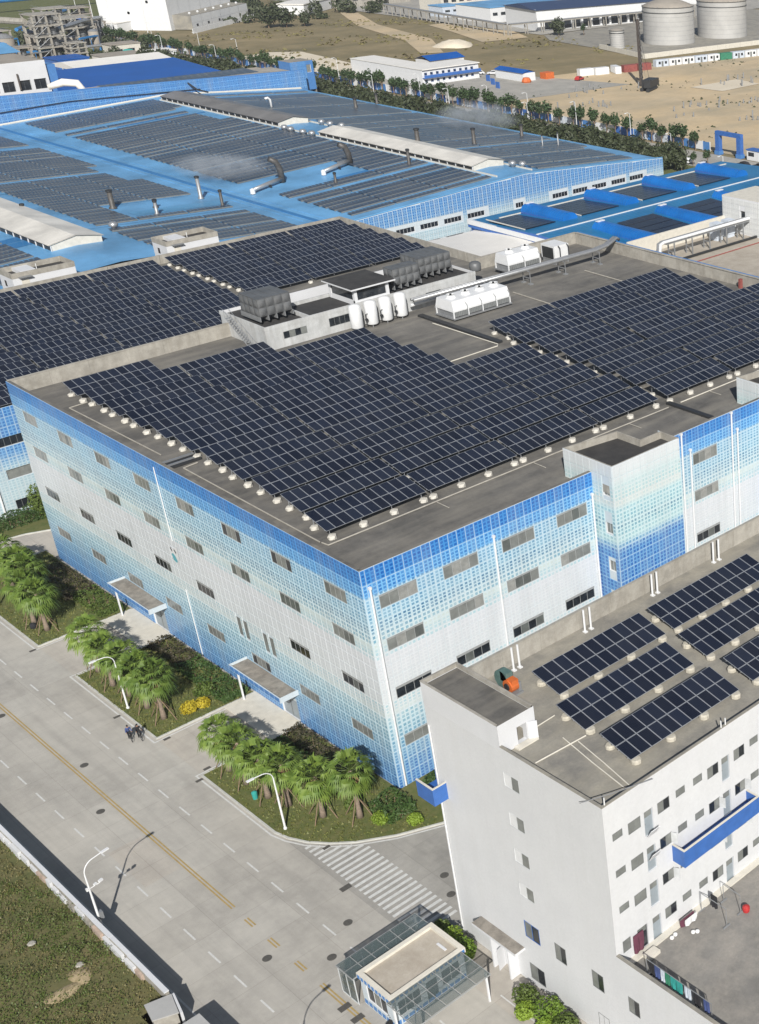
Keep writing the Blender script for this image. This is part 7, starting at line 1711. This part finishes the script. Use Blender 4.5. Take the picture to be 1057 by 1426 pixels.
def block(name, x0, y0, x1, y1, h, wm, rm, label, win=True, az=0):
    t = thing(name, label, 'building', 'distant works buildings', ((x0+x1)/2, (y0+y1)/2, 0)); fa = Facade(t, (x0, y0, 0), 0); n = int((x1-x0)/5); ho = [(1.5+5*i, h*.45, 3, h*.22) for i in range(n)] if win else []
    fa.wall(0, x1-x0, -.2, h, ho, .2, 'wall', (wm,))
    for q_ in ho: fa.window(*q_, 3, -.15, 'dark_glass', 'frame_grey', fw=.12)
    fb = Facade(t, (x0, y1, 0), -math.pi/2); fb.wall(0, y1-y0, -.2, h, [], .2, 'wall', (wm,)); mb = MB(); mb.box(x0-.3, y0-.3, h, x1+.3, y1+.3, h+.35); mb.build('roof', rm, t); mb = MB(); mb.box(x0+.2, y1-.2, 0, x1, y1, h); mb.box(x1-.2, y0+.1, 0, x1, y1-.2, h); mb.build('wall', wm, t)
for p_ in bpy.data.objects:
    pass
block('works_building', 385, 482, 430, 510, 7, 'white_metal', 'pale_blue_roof', 'pale blue roofed works building behind the long warehouse'); block('works_building', 398, 540, 450, 560, 10, 'cream_paint', 'roof_grey', 'cream works building at the top centre of the photo'); block('works_building', 455, 560, 520, 590, 9, 'white_metal', 'tan_roof', 'white works building at the top right behind the warehouse'); block('works_building', 372, 600, 420, 640, 6, 'wall_concrete', 'roof_grey', 'grey roofed works building near the top edge'); block('works_building', 470, 470, 540, 500, 9, 'white_metal', 'roof_grey', 'white works building between the two steel tanks')
block('works_building', 384, 520, 396, 532, 5, 'pale_cloth', 'pale_blue_roof', 'small teal roofed works building left of the warehouse')
# white storehouse at the top left
t = thing('storehouse', 'tall white windowless storehouse with low wing at the top left', 'warehouse', None, (295, 590, 0))
fa = Facade(t, (267, 572, 0), math.atan2(36, 66)*.0+.62); 
for i in range(6): q = MB(); w_ = 62/6; fa.quad(q, i*w_+.08, (i+1)*w_-.08, -.2, 22, 0); fa.quad(q, i*w_+.08, (i+1)*w_-.08, -.2, 22, -.3); q.build('wall_panel', 'white_metal', t)
fb = Facade(t, fa.P(0, 0, -34), .62-math.pi/2); fb.wall(0, 34, -.2, 22, [(14, 7, 1.2, 1.2), (24, 12, 1.2, 1.2)], .3, 'wall', ('white_metal', 'roof_dark'))
mb = MB(); mb.face([fa.P(0, 22), fa.P(62, 22), fa.P(62, 22, -34), fa.P(0, 22, -34)]); mb.face([fa.P(62, 0), fa.P(62, 0, -34), fa.P(62, 22, -34), fa.P(62, 22)]); mb.face([fa.P(0, 0, -34), fa.P(0, 22, -34), fa.P(62, 22, -34), fa.P(62, 0, -34)]); mb.build('roof', 'membrane', t)
fw_ = Facade(t, fa.P(3, 0, 9), .62)
for i in range(6): q = MB(); w_ = 58/6; fw_.quad(q, i*w_+.08, (i+1)*w_-.08, -.2, 6.2, 0); fw_.quad(q, i*w_, (i+1)*w_, 3.0, 3.25, .05, 0); q.build('wing_panel', 'white_metal', t)
for i in range(5): q = MB(); fw_.quad(q, 4+11*i, 5.8+11*i, 1.2, 2.3, .06); q.build('wing_window', 'roof_dark', t)
mb = MB(); mb.face([fw_.P(0, 6.3), fw_.P(58, 6.3), fw_.P(58, 6.6, -9), fw_.P(0, 6.6, -9)]); mb.face([fw_.P(0, 0), fw_.P(0, 6.3), fw_.P(0, 6.6, -9), fw_.P(0, 0, -9)]); mb.face([fw_.P(58, 0), fw_.P(58, 0, -9), fw_.P(58, 6.6, -9), fw_.P(58, 6.3)]); mb.build('wing_roof', 'roof_grey', t)
for i in range(7): q = MB(); p = fw_.P(5+8*i, 6.5, -3); q.lathe([(.5, 0), (.7, .6), (0, 1)], 8, tuple(p)); q.build('roof_vent', 'white_metal', t)
t = thing('low_white_wall', 'low white wall running along in front of the storehouse', 'wall', None, (280, 555, 0)); fz = Facade(t, fw_.P(-12, 0, 6), .62)
for i in range(14): q = MB(); a = fz.P(i*5.2, 0); b = fz.P(i*5.2+5.1, 0); q.obox((a+b)/2+Vector((0, 0, .8)), (b-a)/2, fz.N*.12, (0, 0, 1.1)); q.build('wall_panel', 'white_metal', t)
t = thing('white_tent', 'white tent roofed store right of the storehouse', 'building', None, (345, 600, 0)); mb = MB(); mb.obox((352, 596, 2.5), (14, 10, 0), (-4, 5.6, 0), (0, 0, 2.6)); mb.build('wall', 'white_metal', t); mb = MB(); mb.obox((352, 596, 5.4), (14.4, 10.2, 0), (-4.2, 5.9, 0), (0, 0, .25)); mb.build('roof', 'membrane', t)
t = thing('white_shed', 'white flat shed left of the storehouse beside the low wall', 'building', None, (254, 590, 0)); mb = MB(); mb.obox((254, 592, 1.8), (9, 5, 0), (-2, 4, 0), (0, 0, 2)); mb.build('wall', 'white_metal', t); mb = MB(); mb.obox((254, 592, 3.95), (9.3, 5.1, 0), (-2.1, 4.2, 0), (0, 0, .12)); mb.build('roof', 'membrane', t)
# process plant at the top left: frames, silos, ducts
def frame_tower(x, y, w, d, h, nz, label, m='wall_concrete'):
    t = thing('open_steelwork', label, 'process plant', 'process frames at the top left', (x+w/2, y+d/2, 0))
    for i in (0, .5, 1):
        for j in (0, 1): q = MB(); q.box(x+w*i-.35, y+d*j-.35, -.2, x+w*i+.35, y+d*j+.35, h); q.build('column', m, t)
    for k in range(1, nz+1): q = MB(); z = h*k/nz; q.box(x-.6, y-.6, z-.35, x+w+.6, y+d+.6, z); q.build('deck', m, t)
    q = MB()
    for k in range(nz): z = h*k/nz; q.tube((x, y-.3, z), (x+w/2, y-.3, z+h/nz-.4), .15, n=4); q.lathe([(min(w, d)*.25, z+.2), (min(w, d)*.28, z+h/nz*.6), (0, z+h/nz*.75)], 10, (x+w*.7, y+d*.5, 0))
    q.build('equipment', 'grey_metal', t); q = MB()
    for k in range(1, nz+1):
        z = h*k/nz
        for a, b in (((x-.6, y-.6), (x+w+.6, y-.6)), ((x-.6, y-.6), (x-.6, y+d+.6))): q.tube((*a, z+1), (*b, z+1), .07, n=4)
    q.build('railing', 'pipe_metal', t)
frame_tower(186, 520, 11, 9, 17, 4, 'tall pale concrete process frame with open decks at the top left'); frame_tower(206, 545, 14, 9, 12, 3, 'lower grey process frame right of the tall one'); frame_tower(172, 540, 12, 9, 10, 3, 'low process frame at the left photo edge'); frame_tower(222, 600, 12, 9, 11, 3, 'distant process frame behind the road at the top left')
for i, (x, y, r, h, l) in enumerate(((180.5, 540, 4.2, 7.5, 'fat grey silo left of the tall process frame'), (190, 536, 2.2, 9, 'slim grey silo touching the tall process frame'), (213, 530, 2.0, 8, 'slim pale silo in front of the lower process frame'), (205, 533, 1.6, 6, 'small grey silo between the two process frames'))):
    t = thing('silo', l, 'silo', 'silos in the process plant', (x, y, -.2)); q = MB(); q.lathe([(r*.6, 0), (r, 2), (r, h)], 18, (x, y, -.2)); q.build('shell', 'tan_roof', t, True); q = MB(); q.lathe([(r*1.03, h), (r*.5, h+r*.35), (0, h+r*.4)], 18, (x, y, -.2)); q.build('roof', 'grey_metal', t)
for i, (pts_, r, l, m) in enumerate((([(198, 528, 10), (214, 540, 11), (228, 556, 10), (229, 556, 0)], .9, 'thick pale duct arching right from the tall process frame', 'pipe_metal'), ([(176, 560, 14), (186, 527, 14)], 1.3, 'sloped pale conveyor gallery at the left photo edge', 'wall_concrete'), ([(200, 575, 6), (250, 640, 6)], .8, 'long blue pipe gallery far behind the process plant', 'blue_roof'), ([(150, 690, 6), (330, 720, 6)], 1.0, 'very long blue pipe gallery along the top left edge', 'blue_roof'), ([(200, 520, 3), (224, 520, 3), (226, 535, 3)], .6, 'grey duct low in front of the process frames', 'pipe_metal'))): q = MB(); q.path(pts_, r, 8); q.v = list(q.v); single(q, 'process_duct', m, l, 'duct', 'ducts in the process plant')
for i, (x0, y0, x1, y1, h, m, r, l) in enumerate(((190, 470, 206, 482, 4.5, 'cream_paint', 'tan_roof', 'low tan roofed building behind the white membrane roof'), (176, 480, 188, 492, 4, 'blue_paint', 'bright_blue_roof', 'small deep blue building under the process frames'), (212, 478, 222, 486, 3.6, 'white_metal', 'membrane', 'small white building beside the road at the top left'), (206, 500, 218, 508, 5, 'cream_paint', 'tan_roof', 'cream plant building right of the tall process frame'), (160, 520, 174, 532, 7, 'pale_cloth', 'blue_roof', 'blue roofed plant building at the left photo edge'))): block('plant_building', x0, y0, x1, y1, h, m, r, l, i != 2)
q = MB(); q.lathe([(2.6, 0), (2.6, 3.2), (1.6, 4.2), (0, 4.4)], 16, (209, 492, -.2)); single(q, 'green_tank', 'teal_cloth', 'pale green round tank beside the cream plant building', 'storage tank', None, True)
# smoke drifting from the flue at the right eaves
n = NB('smoke'); n.n.remove(n.b); v = n.new('ShaderNodeVolumePrincipled'); v.inputs['Color'].default_value = (.8, .88, .98, 1)
nz = n.noise(.22, 4, .65); tc_ = n.new('ShaderNodeTexCoord').outputs['Generated']; gr = n.new('ShaderNodeTexGradient', gradient_type='SPHERICAL'); mp = n.new('ShaderNodeMapping'); mp.inputs['Location'].default_value = (-1, -1, -1); mp.inputs['Scale'].default_value = (2, 2, 2); n.link(tc_, mp.inputs[0]); n.link(mp.outputs[0], gr.inputs[0])
dn = n.math('MULTIPLY', n.math('MULTIPLY', gr.outputs[0], n.ramp(nz, [(.38, 0.), (.7, 1.)])), .55); n.link(dn, v.inputs['Density']); n.link(v.outputs[0], n.n['Material Output'].inputs['Volume'])
for (x, y, z, sx, sy, sz, a, l) in ((172, 211, 14.5, 13, 6.5, 4.2, .9, 'pale blue smoke drifting left from the smoking flue'), (96, 205, 14.5, 12, 7, 3, .9, 'thin pale smoke over the middle of the shed roof')):
    q = MB(); q.lathe([(0, -1)]+[(math.sin(math.pi*i/10), -math.cos(math.pi*i/10)) for i in range(1, 10)]+[(0, 1)], 16); o = q.build('smoke', 'smoke', None, True, kind='stuff'); o.location = (x, y, z); o.scale = (sx, sy, sz); o.rotation_euler.z = a+1.2

# more plant clutter at the top left
rr = random.Random(31)
for i, (x, y, w, d, h, m) in enumerate(((168, 505, 9, 6, 7, 'tan_roof'), (195, 512, 6, 5, 6, 'wall_concrete'), (216, 552, 9, 6, 9, 'grey_metal'), (228, 570, 8, 6, 7, 'tan_roof'), (200, 560, 10, 7, 10, 'wall_concrete'), (178, 575, 12, 8, 12, 'grey_metal'), (215, 590, 9, 7, 8, 'wall_concrete'), (240, 615, 10, 8, 9, 'tan_roof'))):
    frame_tower(x, y, w, d, h, 2 + (i % 2), '%s of the small distant process decks counted from the left' % ORD[i+1], m)
for i in range(14):
    x, y = rr.uniform(168, 236), rr.uniform(500, 610); a = rr.uniform(-.4, 1.2); l = rr.uniform(10, 26); z = rr.uniform(2.5, 7); q = MB()
    q.path([(x, y, z), (x+l*math.cos(a), y+l*math.sin(a), z), (x+l*math.cos(a), y+l*math.sin(a), 0)], rr.uniform(.25, .55), 6)
    for s in (.2, .6): q.tube((x+s*l*math.cos(a), y+s*l*math.sin(a), 0), (x+s*l*math.cos(a), y+s*l*math.sin(a), z), .15, n=4)
    single(q, 'process_pipe', rr.choice(['pipe_metal', 'grey_metal', 'blue_roof', 'cream_paint']), '%s overhead pipe among the process decks at the top left' % ORD[i+1], 'pipe', 'overhead pipes in the process plant')
# low weeds and rubble dotted over the sandy site
mb = MB()
for i in range(900):
    x, y = rr.uniform(234, 420), rr.uniform(190, 318)
    if math.sin(x*.11)+math.sin(y*.13+x*.05) < .35: continue
    l = rr.uniform(.2, .7); p = Vector((x, y, -.17))
    for q in range(4): a = rr.uniform(0, 6.28); mb.face([p+Vector((math.cos(a)*l, math.sin(a)*l, 0)), p+Vector((math.cos(a+1.8)*l, math.sin(a+1.8)*l, 0)), p+Vector((0, 0, l*.8))])
mb.build('weeds', 'far_leaf', kind='stuff')
# ------------------------------------------------------------------ thin air over the whole place
n = NB('haze'); n.n.remove(n.b); v = n.new('ShaderNodeVolumePrincipled'); v.inputs['Color'].default_value = (.86, .91, 1, 1); v.inputs['Density'].default_value = .00013; v.inputs['Anisotropy'].default_value = .2
n.link(v.outputs[0], n.n['Material Output'].inputs['Volume'])
q = MB(); q.box(-905, -405, -1.5, 1505, 2605, 84); q.build('haze', 'haze', None, kind='stuff')
